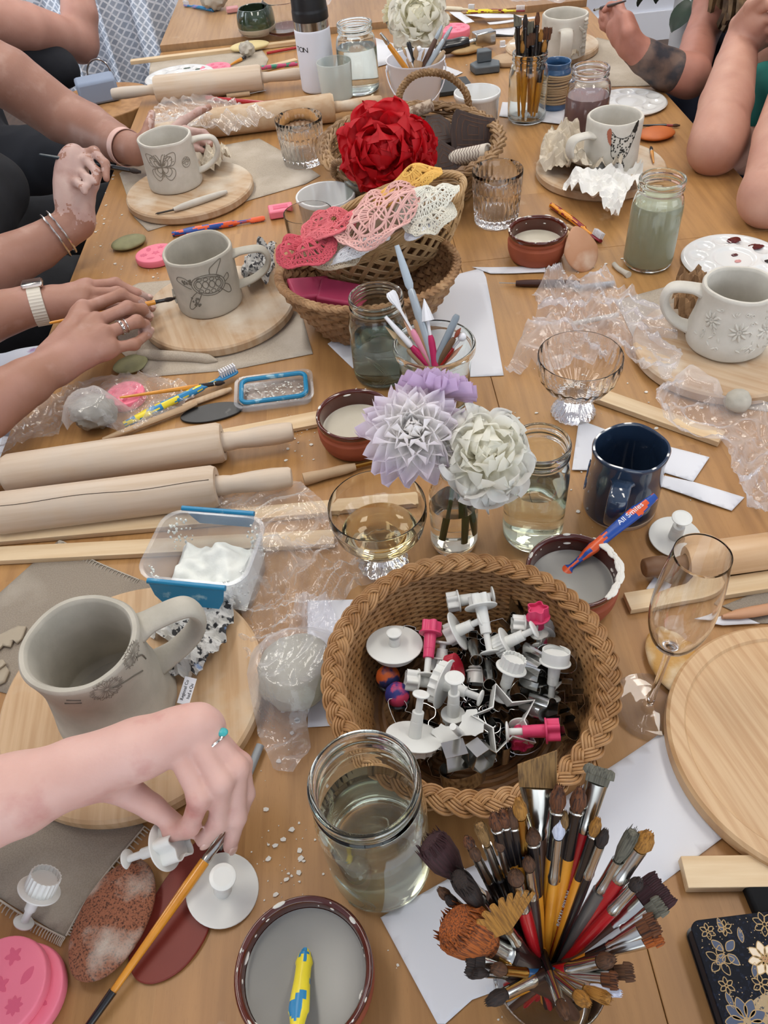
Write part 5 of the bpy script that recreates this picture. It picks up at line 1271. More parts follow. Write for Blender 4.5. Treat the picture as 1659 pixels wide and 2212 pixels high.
# tin cutters
def letter(ch):
    K = {'B': [(-8, -12), (4, -12), (8, -8), (8, -3), (4, 0), (7, 3), (7, 8), (3, 12), (-8, 12)], 'R': [(-8, -12), (-3, -12), (-3, -3), (3, -12), (8, -12), (3, -2), (7, 4), (6, 10), (2, 12), (-8, 12)],
         'C': [(8, 6), (4, 12), (-4, 12), (-9, 5), (-9, -5), (-4, -12), (4, -12), (8, -6), (4, -4), (2, -7), (-2, -7), (-4, -3), (-4, 3), (-2, 7), (2, 7), (4, 4)],
         'M': [(-10, -12), (-6, -12), (-6, 3), (0, -6), (6, 3), (6, -12), (10, -12), (10, 12), (6, 12), (0, 1), (-6, 12), (-10, 12)], 'U': [(-8, 12), (-8, -6), (-3, -12), (3, -12), (8, -6), (8, 12), (4, 12), (4, -5), (0, -8), (-4, -5), (-4, 12)],
         'J': [(-7, -6), (-3, -12), (4, -12), (8, -6), (8, 12), (3, 12), (3, -5), (0, -8), (-3, -4)], 'leaf': [(0, 16), (7, 8), (5, 6), (9, 0), (6, -2), (7, -10), (0, -16), (-7, -10), (-6, -2), (-9, 0), (-5, 6), (-7, 8)],
         'oval': circ(18, 28, 1.0, 0.62), 'zig': [(-12, 4), (-6, 9), (0, 3), (6, 9), (12, 4), (12, -4), (6, 1), (0, -6), (-6, 1), (-12, -4)], 'tube': circ(5.5, 18), 'heart': [(0, -12), (10, 0), (11, 7), (6, 11), (0, 7), (-6, 11), (-11, 7), (-10, 0)],
         'box': [(-9, -9), (9, -9), (9, 9), (-9, 9)], 'six': [(12*cos(pi*i/3), 12*sin(pi*i/3)) for i in range(6)], 'petal': flower(13, 4, 0.5, 40)}
    p = [(x*0.001, y*0.001) for x, y in K[ch]]
    return sp2(p, 4, True) if ch in 'BRCUJ' or ch in ('leaf', 'heart') else p
TIN = [
 ('B', 862, 1545, .03, .016, 0.3, 0.2, 0.3, 'tin letter cutter lying at the left front of the pile'), ('R', 925, 1560, .022, .016, -0.4, 0.2, -0.2, 'tin letter cutter below the upright white plunger'),
 ('C', 1053, 1560, .026, .016, 0.2, 0.15, 0.2, 'curved tin letter cutter beside the white star'), ('J', 1105, 1322, .04, .018, 0.3, 0.1, 0.2, 'hooked tin letter cutter at the back of the pile'),
 ('M', 1075, 1612, .02, .016, 0.2, 0.3, 0.0, 'zigzag tin letter cutter at the front below the star'), ('U', 1012, 1545, .022, .016, 0.6, 0.2, 0.1, 'U-shaped tin cutter under the butterfly cutter'),
 ('oval', 1205, 1415, .052, .02, -0.9, 0.9, 0.4, 'large shiny oval tin cutter standing at the right side'), ('petal', 1158, 1425, .048, .026, 0.3, 1.2, 0.3, 'wavy tin cutter left of the round white cutter'),
 ('heart', 1165, 1535, .04, .026, 0.6, 1.0, 0.1, 'big curved tin cutter at the right front'), ('leaf', 1152, 1475, .04, .022, 0.2, 1.1, 0.6, 'rippled tin leaf cutter right of the ribbed white cutter'),
 ('zig', 1232, 1500, .05, .018, -1.1, 0.7, 0.5, 'bent tin cutter against the right wall of the basket'), ('box', 983, 1632, .052, .018, 0.1, 1.35, 0.05, 'square tin cutter flashing yellow at the front rim'),
 ('six', 1035, 1632, .05, .018, 0.5, 1.3, 0.0, 'six-sided tin cutter at the front rim beside the square one'), ('tube', 1026, 1408, .05, .034, 0.5, 1.0, -0.5, 'narrow tin tube cutter in mid-pile'),
 ('tube', 1054, 1455, .05, .04, 0.5, 1.0, -0.5, 'longer tin tube cutter lower in mid-pile'), ('oval', 1125, 1500, .03, .016, 0.5, 0.4, 0.3, 'oval tin cutter below the ribbed white cutter'),
 ('leaf', 895, 1385, .03, .016, 0.8, 0.4, 0.1, 'tin leaf cutter behind the big white disc'), ('six', 1075, 1365, .036, .016, 0.2, 0.5, 0.1, 'six-sided tin cutter under the back flower cutter'),
 ('petal', 985, 1400, .03, .016, 0.1, 0.3, 0.0, 'petal-shaped tin cutter between the pink cutter and red wheel'), ('heart', 1000, 1510, .024, .016, 1.1, 0.3, 0.3, 'tin heart cutter under the large scalloped cutter'),
 ('R', 1180, 1470, .03, .016, 0.9, 0.4, 0.2, 'tin letter cutter beneath the round white cutter'), ('box', 1120, 1380, .03, .016, 0.4, 0.3, 0.4, 'square tin cutter beneath the slanting white cutter'),
 ('U', 935, 1590, .02, .016, 1.2, 0.3, 0.1, 'tin cutter under the pronged white cutter'), ('oval', 1130, 1600, .024, .016, 0.3, 0.4, 0.1, 'oval tin cutter under the front pink cutters'),
 ('M', 1060, 1420, .024, .016, 0.8, 0.2, 0.1, 'zigzag tin cutter deep in mid-pile'), ('leaf', 1215, 1560, .04, .016, 0.3, 0.5, 0.4, 'tin leaf cutter at the right front wall')]
for i, (ch, x, y, h, w_, rz, rx_, ry_, lb) in enumerate(TIN):
    ol = letter(ch); s_ = 1.15
    ol = [(a*s_, b*s_) for a, b in ol]
    o = MB().wall(ol, -w_/2, w_/2, 0.0005).build('tin_cutter', M_steel, M=Matrix.Translation(T(x, y, h)) @ Matrix.Rotation(rz, 4, 'Z') @ Matrix.Rotation(rx_, 4, 'X') @ Matrix.Rotation(ry_, 4, 'Y'), sharp=25)
    tag(o, lb, 'cutter', 'cutters in the big basket')
rnd = random.Random(21)
for i in range(18):
    a = rnd.random()*6.28; rr = br_*rnd.uniform(0.1, 0.62); ch = rnd.choice(['oval', 'heart', 'leaf', 'six', 'petal', 'box', 'R', 'B', 'zig'])
    o = MB().wall([(x*1.2, y*1.2) for x, y in letter(ch)], -0.009, 0.009, 0.0005).build('tin_cutter', M_steel, M=Matrix.Translation((bc.x+rr*cos(a), bc.y+rr*sin(a), 0.0235+0.006*rnd.random())) @ Matrix.Rotation(rnd.random()*6, 4, 'Z') @ Matrix.Rotation(rnd.uniform(-.6, .6), 4, 'X'), sharp=25)
    tag(o, 'shiny tin cutter buried low in the basket pile', 'cutter', 'tin cutters buried in the big basket')
M_swirl = mat('blue and pink rubber', '#2b2f72', 0.5, c2='#c23a5a', scale=40, mix=(0.47, 0.53)); M_swirl2 = mat('orange and blue rubber', '#c25a24', 0.5, c2='#26305e', scale=40, mix=(0.47, 0.53))
for lb, x, y, h, r, m in (('blue and pink dimpled ball stamp at the left of the basket', 858, 1500, .034, .0125, M_swirl), ('orange and blue ball stamp under the big white disc', 838, 1462, .03, .0125, M_swirl2)):
    t = thing('ball_stamp', lb, 'stamp', Matrix.Translation(T(x, y, h)), 'cutters in the big basket')
    MB().ball(r, None, 0, 24, 16, lambda p: 1-0.08*max(0, noise.noise(p*3.2))).build('rubber_ball', m, t)
    MB().lathe([(0, -0.0135), (0.012, -0.0135), (0.0125, -0.008), (0.009, -0.006), (0, -0.006)], 24).build('dark_cap', M_blk, t)
t = thing('ridged_wheel', 'red ridged wheel cutter beside the large scalloped cutter', 'cutter', axis(T(970, 1448, 0.05), T(998, 1440, 0.056)), 'cutters in the big basket')
MB().lathe(bev([(0, 0), (0.0145, 0), (0.0145, 0.011), (0, 0.011)], 0.001), 96, wob=lambda a, r, z: (r*(1+0.035*sin(26*a)) if r > 0.014 else r, z)).build('ridged_body', mat('red rubber', '#a3182c', 0.4), t)

# ---------------------------------------------------------------- handled willow basket with stamps
wc, wr = mid((704, 312), (1082, 312), 0.085)
WY = (T(890, 225, 0.085).y-T(900, 392, 0.085).y)/2
WM = place(V((wc.x, (T(890, 225, 0.085).y+T(900, 392, 0.085).y)/2, 0.003)))
WB = basket('willow_basket', 'oval willow basket with ear handles holding carved stamps', WM, [(0.78, 0), (0.84, 0.014), (0.92, 0.045), (1.0, 0.08)], wr, WY, 12, 15, 0.0038, M_willow, M_willow, braid=(14, 0.008, 0.004, 2), amp=0.004)
def rope(name, pts, r, m, parent, turns=14):
    mb = MB(); P = spline(pts, 12); n = len(P)
    for s in range(3):
        q = []
        for i, p in enumerate(P):
            tg = (P[min(i+1, n-1)]-P[max(i-1, 0)]).normalized(); x, y, _ = frame(tg, V((0.3, 1, 0.2)))
            a = turns*2*pi*i/n+2*pi*s/3; q.append(p+x*(cos(a)*r*0.55)+y*(sin(a)*r*0.55))
        mb.tube(q, r*0.62, 7)
    return mb.build(name, m, parent)
iw = WM.inverted()
hp = [T(862, 240, 0.085), T(866, 205, 0.125), T(893, 166, 0.165), T(930, 155, 0.178), T(972, 168, 0.165), T(1005, 205, 0.125), T(1014, 242, 0.085)]
yh = wc.y; hp = [V((p.x, WM.translation.y+WY*0.93, p.z)) for p in hp]
zz = [0.08, 0.125, 0.175, 0.187, 0.175, 0.125, 0.08]
xs = [TY(862, 232, hp[0].y).x, TY(864, 200, hp[0].y).x, TY(890, 166, hp[0].y).x, TY(930, 155, hp[0].y).x, TY(972, 166, hp[0].y).x, TY(1006, 200, hp[0].y).x, TY(1014, 235, hp[0].y).x]
zz = [TY(862, 232, hp[0].y).z-0.01, TY(864, 200, hp[0].y).z, TY(890, 166, hp[0].y).z, TY(930, 156, hp[0].y).z, TY(972, 166, hp[0].y).z, TY(1006, 200, hp[0].y).z, TY(1014, 235, hp[0].y).z-0.01]
rope('twisted_handle', [iw @ V((x, hp[0].y, z)) for x, z in zip(xs, zz)], 0.0075, M_willow, WB)
p0 = V((wc.x-wr*0.62, WM.translation.y-WY*0.78, 0.08)); rope('twisted_handle', [iw @ (p0+V((-0.05, 0.035, 0.0))), iw @ (p0+V((-0.045, 0.02, 0.028))), iw @ (p0+V((-0.02, -0.005, 0.034))), iw @ (p0+V((0.005, -0.014, 0.0)))], 0.006, M_willow, WB, 6)
M_stampwood = mat('dark carved wood', '#3d2b24', 0.6, c2='#2f201b', scale=6, stretch=(30, 3, 3)); M_stampcut = mat('sawn wood edge', '#6a4832', 0.6)
def stamp(label, px, py, h, poly, th, rz, rx_, ry_, grp='carved wooden stamps in the willow basket'):
    t = thing('wooden_stamp', label, 'stamp', Matrix.Translation(T(px, py, h)) @ Matrix.Rotation(rz, 4, 'Z') @ Matrix.Rotation(rx_, 4, 'X') @ Matrix.Rotation(ry_, 4, 'Y'), grp)
    MB().prism(poly, -th/2, th/2).build('stamp_block', M_stampwood, t, bevel=0.001)
    mb = MB()
    for k in (0.75, 0.5, 0.25): mb.tube([(x*k, y*k, th/2) for x, y in poly], 0.0006, 4, closed=True)
    mb.build('carved_lines', M_stampcut, t)
hx = 0.001
stamp('cat-eared dark wooden stamp standing at the right of the willow basket', 1022, 282, 0.075, [(-0.045, -0.035), (0.042, -0.04), (0.045, 0.02), (0.03, 0.022), (0.0, 0.03), (-0.034, 0.042), (-0.042, 0.03), (-0.048, 0.0)], 0.016, -0.1, radians(62), 0)
stamp('faceted dark wooden stamp block in the middle of the willow basket', 938, 292, 0.06, [(-0.03, -0.034), (0.03, -0.036), (0.036, 0.012), (0.02, 0.032), (-0.012, 0.034), (-0.032, 0.012)], 0.04, 0.3, radians(35), 0.1)
stamp('pointed dark wooden stamp behind the red rose', 960, 345, 0.06, [(-0.034, -0.03), (0.03, -0.034), (0.028, 0.01), (0.0, 0.038), (-0.03, 0.008)], 0.014, 0.2, radians(48), -0.3)
stamp('house-shaped wooden stamp at the front of the willow basket', 998, 350, 0.05, [(-0.032, -0.02), (0.034, -0.024), (0.024, 0.012), (-0.014, 0.028)], 0.014, -0.3, radians(40), 0.4)
stamp('dark wooden stamp lying flat under the cat-eared one', 1000, 318, 0.035, [(-0.05, -0.02), (0.05, -0.02), (0.05, 0.02), (-0.05, 0.02)], 0.02, 0.1, 0.1, 0)
M_ptr = mat('patterned roller clay', '#b3a08c', 0.7, c2='#7d6552', scale=90, mix=(0.46, 0.56)); M_lino = mat('chevron roller paint', '#c9bfb0', 0.6); M_linol = mat('chevron lines', '#5a3c38', 0.7)
t = thing('texture_roller', 'speckled texture roller leaning at the back left of the willow basket', 'roller', axis(T(782, 283, 0.06), T(898, 240, 0.1)))
MB().lathe(bev([(0, 0), (0.012, 0), (0.012, 0.165), (0, 0.165)], 0.001), 28).build('roller_body', M_ptr, t, sharp=40)
A, B = T(970, 345, 0.055), T(1055, 328, 0.085)
t = thing('texture_roller', 'white chevron-patterned roller at the right front of the willow basket', 'roller', axis(A, B)); L_ = (B-A).length; R_ = 0.016
MB().lathe(bev([(0, 0), (R_, 0), (R_, L_), (R_*0.8, L_), (R_*0.8, L_-0.006), (0, L_-0.006)], 0.001), 32).build('roller_body', M_lino, t, sharp=40)
mb = MB()
for k in range(12):
    z = 0.006+k*(L_-0.014)/12
    mb.tube([(cos(2*pi*i/64)*R_, sin(2*pi*i/64)*R_, z+0.003*(1-abs((i % 8)/4-1))) for i in range(64)], 0.0006, 4, closed=True)
mb.build('chevron_lines', M_linol, t)

# ---------------------------------------------------------------- stacked baskets with doilies
lc = T(795, 590, 0.085); lr = (T(985, 590, 0.085)-T(608, 590, 0.085)).length/2
SGM = place(V((lc.x, lc.y, 0.003)))
basket('seagrass_basket', 'brown seagrass basket under the tilted rattan basket', SGM, [(0.62, 0), (0.72, 0.02), (0.9, 0.06), (1.0, 0.09)], lr, lr*0.86, 11, 24, 0.0052, M_sea, M_sea, braid=(26, 0.004, 0.004, 1), amp=0.003)
# tilted rattan basket: rim plane falls to the left
pl, pr2_ = T(674, 588, 0.105), T(1026, 424, 0.17)
xa = (pr2_-pl); Lx = xa.length; xa.normalize()
side = V((0, 0, 1)).cross(xa).normalized()
nrm = (xa.cross(side)).normalized()
tl = Matrix.Rotation(radians(6), 3, xa)          # opening turned towards the camera
side = tl @ side; nrm = tl @ nrm
RX, RY = Lx/2, 0.064
DEP = 0.085
cen = (pl+pr2_)/2+side*0.052
RM = Matrix((xa, side, nrm)).transposed().to_4x4(); RM.translation = cen-nrm*DEP
RB = basket('rattan_basket', 'pale plaited rattan basket tilted on the seagrass one, full of doilies', RM, [(0.68, 0), (0.78, 0.016), (0.93, 0.045), (1.0, DEP)], RX, RY, 0, 1, 0.002, M_rat, M_rat, base=True)
for ch in list(RB.children):
    if ch.name.startswith(('woven_wall', 'stakes')): bpy.data.objects.remove(ch)
def plait(parent):
    """open diagonal plait of rod bundles and a bound rim"""
    P = spl_prof([(0.70, 0), (0.80, 0.016), (0.93, 0.05), (1.0, DEP)], 6); n = len(P)
    mb = MB()
    for dr in (-1, 1):
        for k in range(26):
            for j in range(3):
                a0 = 2*pi*k/26+j*0.03
                pts = []
                for i in range(n):
                    f = i/(n-1); a = a0+dr*f*0.95; wv = 1+0.012*cos(pi*6*f+pi*(k % 2)+(0 if dr > 0 else pi))
                    pts.append((P[i][0]*RX*wv*cos(a), P[i][0]*RY*wv*sin(a), P[i][1]))
                mb.tube(pts, 0.0017, 5)
    mb.build('plaited_wall', M_rat, parent)
    mb = MB()
    for j in range(7):
        ph = j*0.9
        mb.tube([((RX+0.0045*cos(8*a+ph))*cos(a), (RY+0.0045*cos(8*a+ph))*sin(a), DEP+0.002+0.0045*sin(8*a+ph)) for a in (2*pi*i/140 for i in range(140))], 0.0021, 6, closed=True)
    for j in range(5): mb.tube([(RX*(0.95-0.005*j)*cos(a)*1.02, RY*(0.95-0.005*j)*sin(a)*1.02, DEP-0.006-0.0042*j+0.002*sin(7*a+j)) for a in (2*pi*i/100 for i in range(100))], 0.002, 5, closed=True)
    mb.build('bound_rim', M_rat, parent)
plait(RB)
# pink moulds in the seagrass basket
for x, y, h, rz, lb in ((672, 628, 0.068, 0.3, 'pink silicone mould at the left of the seagrass basket'), (735, 638, 0.06, -0.2, 'deep pink silicone mould under the rattan basket')):
    o = MB().box((0.07, 0.05, 0.02)).build('silicone_mould', mat('rose silicone', '#b83f62', 0.5), M=place(T(x, y, h), rz, 0.15, 0.2), bevel=0.004); tag(o, lb, 'mould')
def doily(label, ctr, R, m, fold, seed, n=12, rings=5, rod=0.0011, up=None, squash=0.75):
    """crumpled crochet doily: rings, spokes and petal loops of thread draped over a lumpy heap"""
    t = None; mb = MB()
    zdir = V(up).normalized() if up else nrm
    xd = (xa-zdir*xa.dot(zdir)).normalized(); yd = zdir.cross(xd)
    def D(r, a):
        x, y = r*cos(a), r*sin(a)
        p = V((x*14+seed, y*14, seed*1.7))
        dx = noise.noise(p*0.8+V((9, 0, 0)))*R*0.35; dy = noise.noise(p*0.8+V((0, 9, 0)))*R*0.35
        h = fold*(0.55*noise.noise(p*0.9)+0.45*abs(noise.noise(p*1.6+V((3, 3, 3))))*1.4)+R*0.28*(1-(r/R)**2)
        return ctr+xd*((x+dx)*1.0)+yd*((y+dy)*squash)+zdir*h
    def path(pts, rr=rod, closed=False): mb.tube([D(r, a) for r, a in pts], rr, 5, closed=closed)
    for k in range(1, rings+1):
        rr = R*k/rings; N = int(24+40*k/rings); path([(rr*(1+(0.05*cos(n*2*pi*i/N) if k == rings else 0)), 2*pi*i/N) for i in range(N)], rod*(1.35 if k % 2 else 1.0), True)
        path([(rr*0.955, 2*pi*i/N) for i in range(N)], rod*0.9, True)
    for i in range(n):
        a = 2*pi*i/n
        path([(R*f, a) for f in (0.1, 0.25, 0.4, 0.5, 0.6)])
        w_ = pi/n*0.9
        path([(R*(0.22+0.36*sin(pi*s)), a+w_*(2*s-1)) for s in [q/10 for q in range(11)]], rod*1.3)
        path([(R*(0.6+0.19*sin(pi*s)), a+pi/n+w_*(2*s-1)) for s in [q/8 for q in range(9)]], rod*1.2)
        for j in range(3):
            b = a+2*pi/n*j/3; path([(R*f, b) for f in (0.6, 0.7, 0.8, 0.9, 1.0)], rod*0.8)
            path([(R*(0.8+0.2*sin(pi*s)), b+pi/n*0.62*(2*s-1)) for s in [q/6 for q in range(7)]], rod)
            path([(R*(1.0+0.06*sin(pi*s)), b+pi/n*0.62*(2*s-1)) for s in [q/6 for q in range(7)]], rod*1.1)
    o = mb.build('crochet_doily', m, M=Matrix.Translation(ctr))
    for v in o.data.vertices: v.co -= ctr
    return tag(o, label, 'doily', 'crochet doilies in the rattan basket')
def thread(c): return mat('crochet thread '+c, c, 0.9)
bB = cen-nrm*0.012
def bp(x, y, lift=0.0):
    """point on the heap seen at px, py, lift metres above the rattan rim plane"""
    r = ray(x, y); o = cen+nrm*(lift+0.006); return CAM+r*((o-CAM).dot(nrm)/r.dot(nrm))+side*0.006
# lining cloth heap that fills the basket under the lace
mb = MB(); mb.grid(lambda u, v: (lambda r, a: cen+xa*(r*RX*0.8*cos(a))+side*(r*RY*0.76*sin(a))+nrm*(-0.02+0.04*(1-r**2)+0.014*noise.noise(V((r*cos(a)*6, r*sin(a)*4, 1)))))(v, 2*pi*u), 60, 20, cu=True)
o = mb.build('lace_cloth', thread('#b9a48a')); tag(o, 'beige lace cloth lying beneath the heap of doilies', 'cloth')
doily('beige crochet doily at the left front of the rattan basket', bp(728, 556, 0.0), 0.042, thread('#c3b39b'), 0.02, 12, 10)
doily('pale pink crochet doily with petal loops on top of the heap', bp(828, 470, 0.034), 0.068, thread('#d9aba3'), 0.045, 5, 10, rod=0.0014)
doily('coral crochet doily spilling over the left side', bp(668, 545, 0.025), 0.05, thread('#c2525e'), 0.035, 7, 12, rod=0.0014)
doily('lighter coral crochet doily left of the pale pink one', bp(722, 490, 0.03), 0.05, thread('#cf6a70'), 0.035, 8, 12, rod=0.0014)
doily('yellow crochet doily over the back rim', bp(888, 408, 0.03), 0.05, thread('#dcae5c'), 0.025, 9, 12, rod=0.0015, squash=0.5)
doily('cream crochet doily at the right back of the heap', bp(925, 445, 0.028), 0.048, thread('#d8d5c8'), 0.03, 10, 12)
doily('off-white crochet doily at the right front of the heap', bp(928, 478, 0.02), 0.044, thread('#cfcabb'), 0.028, 13, 12)
doily('bright white lace-edged doily along the front rim', bp(775, 548, 0.004), 0.05, thread('#e3e4e6'), 0.016, 11, 14, squash=0.4)
doily('small white scalloped doily hanging at the right front rim', bp(915, 500, 0.014), 0.028, thread('#e0e2e8'), 0.018, 14, 10, squash=0.6)

# ---------------------------------------------------------------- flowers
def petal(mb, M, L, W, cup=0.3, curl=0.3, nu=5, nv=8, tip=0.6, mi=0, ruff=0.0, seed=0, rnd_tip=False):
    """petal growing along +X from the origin, +Z its upper face"""
    def f(u, v):
        s = 2*u-1; v = 1-(1-v)**1.9 if rnd_tip else v; w_ = W*(sin(pi*min(1, v**tip*0.93+0.05))**0.75)
        x = L*v; z = cup*W*s*s*(0.4+v)+curl*L*v*v
        if rnd_tip: w_ = W*(0.12+0.88*v**0.6)*sqrt(max(0.0, 1-v**6))
        if ruff: z += ruff*noise.noise(V((s*2.2+seed, v*3, seed*1.7)))*v; x += ruff*0.6*noise.noise(V((s*2.5, v*2+seed, seed)))*v
        return V((x, w_*s*0.5, z))
    mb.grid(f, nu, nv, M, mi)
def petal_mat(name, c1, c2, l):
    m, nt, N, L = newmat(name); out = N('ShaderNodeOutputMaterial'); b = N('ShaderNodeBsdfPrincipled'); L(b.outputs[0], out.inputs[0])
    tc = N('ShaderNodeTexCoord'); ln = N('ShaderNodeVectorMath'); ln.operation = 'LENGTH'; L(tc.outputs['Object'], ln.inputs[0])
    mr = N('ShaderNodeMapRange'); mr.inputs[1].default_value = l*0.4; mr.inputs[2].default_value = l; L(ln.outputs['Value'], mr.inputs[0])
    mx = N('ShaderNodeMix'); mx.data_type = 'RGBA'; mx.inputs['A'].default_value = lin(c1); mx.inputs['B'].default_value = lin(c2); L(mr.outputs[0], mx.inputs['Factor'])
    L(mx.outputs['Result'], b.inputs['Base Color']); b.inputs['Roughness'].default_value = 0.6
    tl = N('ShaderNodeBsdfTranslucent'); L(mx.outputs['Result'], tl.inputs['Color']); ms = N('ShaderNodeMixShader'); ms.inputs[0].default_value = 0.42; L(b.outputs[0], ms.inputs[1]); L(tl.outputs[0], ms.inputs[2]); L(ms.outputs[0], out.inputs[0])
    return m
M_stem = mat('green stem', '#4f6238', 0.5); M_leafd = mat('dark leaf', '#24301f', 0.5)
def dahlia(parent, name, ctr, look, R, m, seed=1, rings=7, spread=1.0):
    mb = MB(); rnd = random.Random(seed)
    for k in range(rings):
        f = k/(rings-1); n = int(6+10*f); L_ = R*(0.26+0.74*f)
        for i in range(n):
            a = 2*pi*(i+0.5*(k % 2))/n+rnd.uniform(-.08, .08); el = radians(68-78*f*spread+rnd.uniform(-7, 7))
            M = Matrix.Translation((0, 0, R*0.16*(1-f))) @ Matrix.Rotation(a, 4, 'Z') @ Matrix.Rotation(-el, 4, 'Y') @ Matrix.Rotation(rnd.uniform(-.25, .25), 4, 'X')
            petal(mb, M, L_*rnd.uniform(0.92, 1.08), R*(0.28+0.24*f), cup=0.42, curl=-0.12*f+0.12*(1-f), tip=0.95, nu=7)
    M = axis(ctr, ctr+look, 0.3)
    o = mb.build(name, m, parent, M=(Matrix.Translation(-parent.location) @ M), sharp=0)
    return o
def rose(parent, name, ctr, look, R, m, seed=1, ruff=0.012, rings=6, opn=1.0):
    mb = MB(); rnd = random.Random(seed)
    for k in range(rings):
        f = k/(rings-1); n = [3, 4, 5, 6, 7, 8, 9][k] if k < 7 else 9; L_ = R*(0.5+0.6*f)
        for i in range(n):
            a = 2*pi*(i+0.37*k)/n+rnd.uniform(-.15, .15); el = radians(88-66*(f**1.2)*opn+rnd.uniform(-6, 6))
            M = Matrix.Rotation(a, 4, 'Z') @ Matrix.Translation((R*0.04+R*0.1*f, 0, -R*0.15*f)) @ Matrix.Rotation(-el, 4, 'Y')
            petal(mb, M, L_*rnd.uniform(0.92, 1.05), R*(0.62+0.62*f), cup=0.32*(1-f)+0.1, curl=-0.26*f-0.03, nu=11, nv=11, ruff=ruff*(0.3+f)*R/0.05, seed=seed+i+k*7, rnd_tip=True)
    M = axis(ctr, ctr+look, 0.4)
    o = mb.build(name, m, parent, M=(Matrix.Translation(-parent.location) @ M), sharp=0)
    return o
def stem_to(parent, a, b, r=0.0028, bend=V((0, 0, 0)), name='stem'):
    P = spline([a, (a+b)/2+bend, b], 8); return MB().tube([p-parent.location for p in P], r, 8).build(name, M_stem, parent)
M_lil = petal_mat('lilac dahlia petals', '#fbf9f7', '#e2d0ef', 0.078); M_lil2 = petal_mat('plain lilac petals', '#dcc9e0', '#d3b9dc', 0.05); M_wr = petal_mat('white rose petals', '#f3efdc', '#f6f6f2', 0.05); M_rr = petal_mat('red rose petals', '#c30a1a', '#cf1220', 0.06)
M_cream = petal_mat('cream rose petals', '#efeacb', '#f3f1e6', 0.06)
# bottle vase with dahlias and the white rose
vc, vr = mid((927, 1052), (1040, 1052), 0.098)
vc = V((0.076, 0.612, 0)); vr = 0.0285
VS = thing('bottle_vase', 'small clear glass bottle vase holding the lilac dahlia stems', 'vase', place(V((vc.x, vc.y, 0.0012))))
MB().lathe(bev([(0, 0), (vr*0.9, 0), (vr, 0.006), (vr, 0.085), (vr*0.85, 0.1), (vr*0.5, 0.112), (vr*0.47, 0.14), (vr*0.55, 0.143), (vr*0.5, 0.15), (vr*0.36, 0.148), (vr*0.38, 0.112), (vr*0.75, 0.098), (vr*0.92, 0.084), (vr*0.92, 0.01), (0, 0.008)], 0.002), 48).build('glass_body', G_clear, VS, sharp=80)
MB().lathe([(0, 0.0078), (vr*0.925, 0.0098), (vr*0.925, 0.07), (0, 0.0695)], 48).build('water', W_straw, VS)
hd = T(893, 938, 0.185); look = (CAM-hd).normalized()*0.8+V((0, 0, 0.45))
D = thing('dahlia', 'large open lilac and white dahlia facing the camera', 'flower', Matrix.Translation(hd)); D.location = hd
bpy.context.view_layer.update()
dahlia(D, 'petals', hd, look, 0.059, M_lil, 2, 7)
MB().ball((0.0035, 0.003, 0.003)).build('stamen', mat('amber stamen', '#b3771d', 0.6), D, M=Matrix.Translation(look.normalized()*0.012))
stem_to(D, hd-look.normalized()*0.004, V((vc.x, vc.y, 0.14)), 0.003); stem_to(D, V((vc.x, vc.y, 0.142)), V((vc.x+0.008, vc.y-0.006, 0.012)), 0.003, V((0.004, 0.004, 0)))
h2 = T(945, 862, 0.19); D2f = thing('dahlia', 'second lilac dahlia turned away behind the large one', 'flower', Matrix.Translation(h2)); D2f.location = h2
dahlia(D2f, 'petals', h2, V((0.35, 0.75, 0.75)), 0.045, M_lil2, 5, 5, 0.72)
stem_to(D2f, h2-V((0.002, 0.004, 0.002)), V((vc.x+0.004, vc.y+0.004, 0.145)), 0.0026); stem_to(D2f, V((vc.x+0.004, vc.y+0.004, 0.145)), V((vc.x-0.008, vc.y+0.004, 0.012)), 0.0026)
h3 = T(1050, 978, 0.175); l3 = (CAM-h3).normalized()+V((0.1, 0, 0.35))
WR = thing('white_rose', 'open white garden rose beside the lilac dahlia', 'flower', Matrix.Translation(h3)); WR.location = h3
rose(WR, 'petals', h3, l3, 0.043, M_wr, 4, 0.02, 7, 1.5)
MB().ball((0.004, 0.005, 0.003)).build('stamens', mat('brown stamens', '#6b5322', 0.7), WR, M=Matrix.Translation(l3.normalized()*0.018))
stem_to(WR, h3-l3.normalized()*0.004, V((vc.x+0.006, vc.y-0.003, 0.146)), 0.0028); stem_to(WR, V((vc.x+0.006, vc.y-0.003, 0.146)), V((vc.x+0.016, vc.y+0.004, 0.014)), 0.0028)
# red rose in a glass
rc = T(832, 400, 0.0)
rc = V((0.03, 1.50, 0)); RV = thing('glass_vase', 'clear glass holding the red roses in front of the willow basket', 'vase', place(V((rc.x, rc.y, 0.0012)))); q = 0.05
MB().lathe(bev([(0, 0), (q*0.9, 0), (q, 0.006), (q*0.98, 0.125), (q*0.95, 0.128), (q*0.92, 0.124), (q*0.93, 0.012), (0, 0.01)], 0.002), 48).build('glass_body', G_jar, RV, sharp=80)
MB().lathe([(0, 0.0098), (q*0.935, 0.0118), (q*0.925, 0.07), (0, 0.0695)], 48).build('water', W_clear, RV)
h4 = T(828, 325, 0.165); l4 = (CAM-h4).normalized()+V((-0.1, 0, 0.1))
RR = thing('red_rose', 'large open red rose in the middle of the table', 'flower', Matrix.Translation(h4)); RR.location = h4
rose(RR, 'petals', h4, l4, 0.066, M_rr, 11, 0.012, 7, 0.92)
stem_to(RR, h4-l4.normalized()*0.005, V((rc.x, rc.y, 0.02)), 0.003, V((0.005, 0.01, 0)))
h5 = T(884, 312, 0.16); RR2 = thing('red_rose', 'smaller red rose tucked behind the right of the large one', 'flower', Matrix.Translation(h5)); RR2.location = h5
rose(RR2, 'petals', h5+V((0, 0, 0)), V((0.7, -0.35, 0.6)), 0.05, M_rr, 17, 0.012, 6, 0.8)
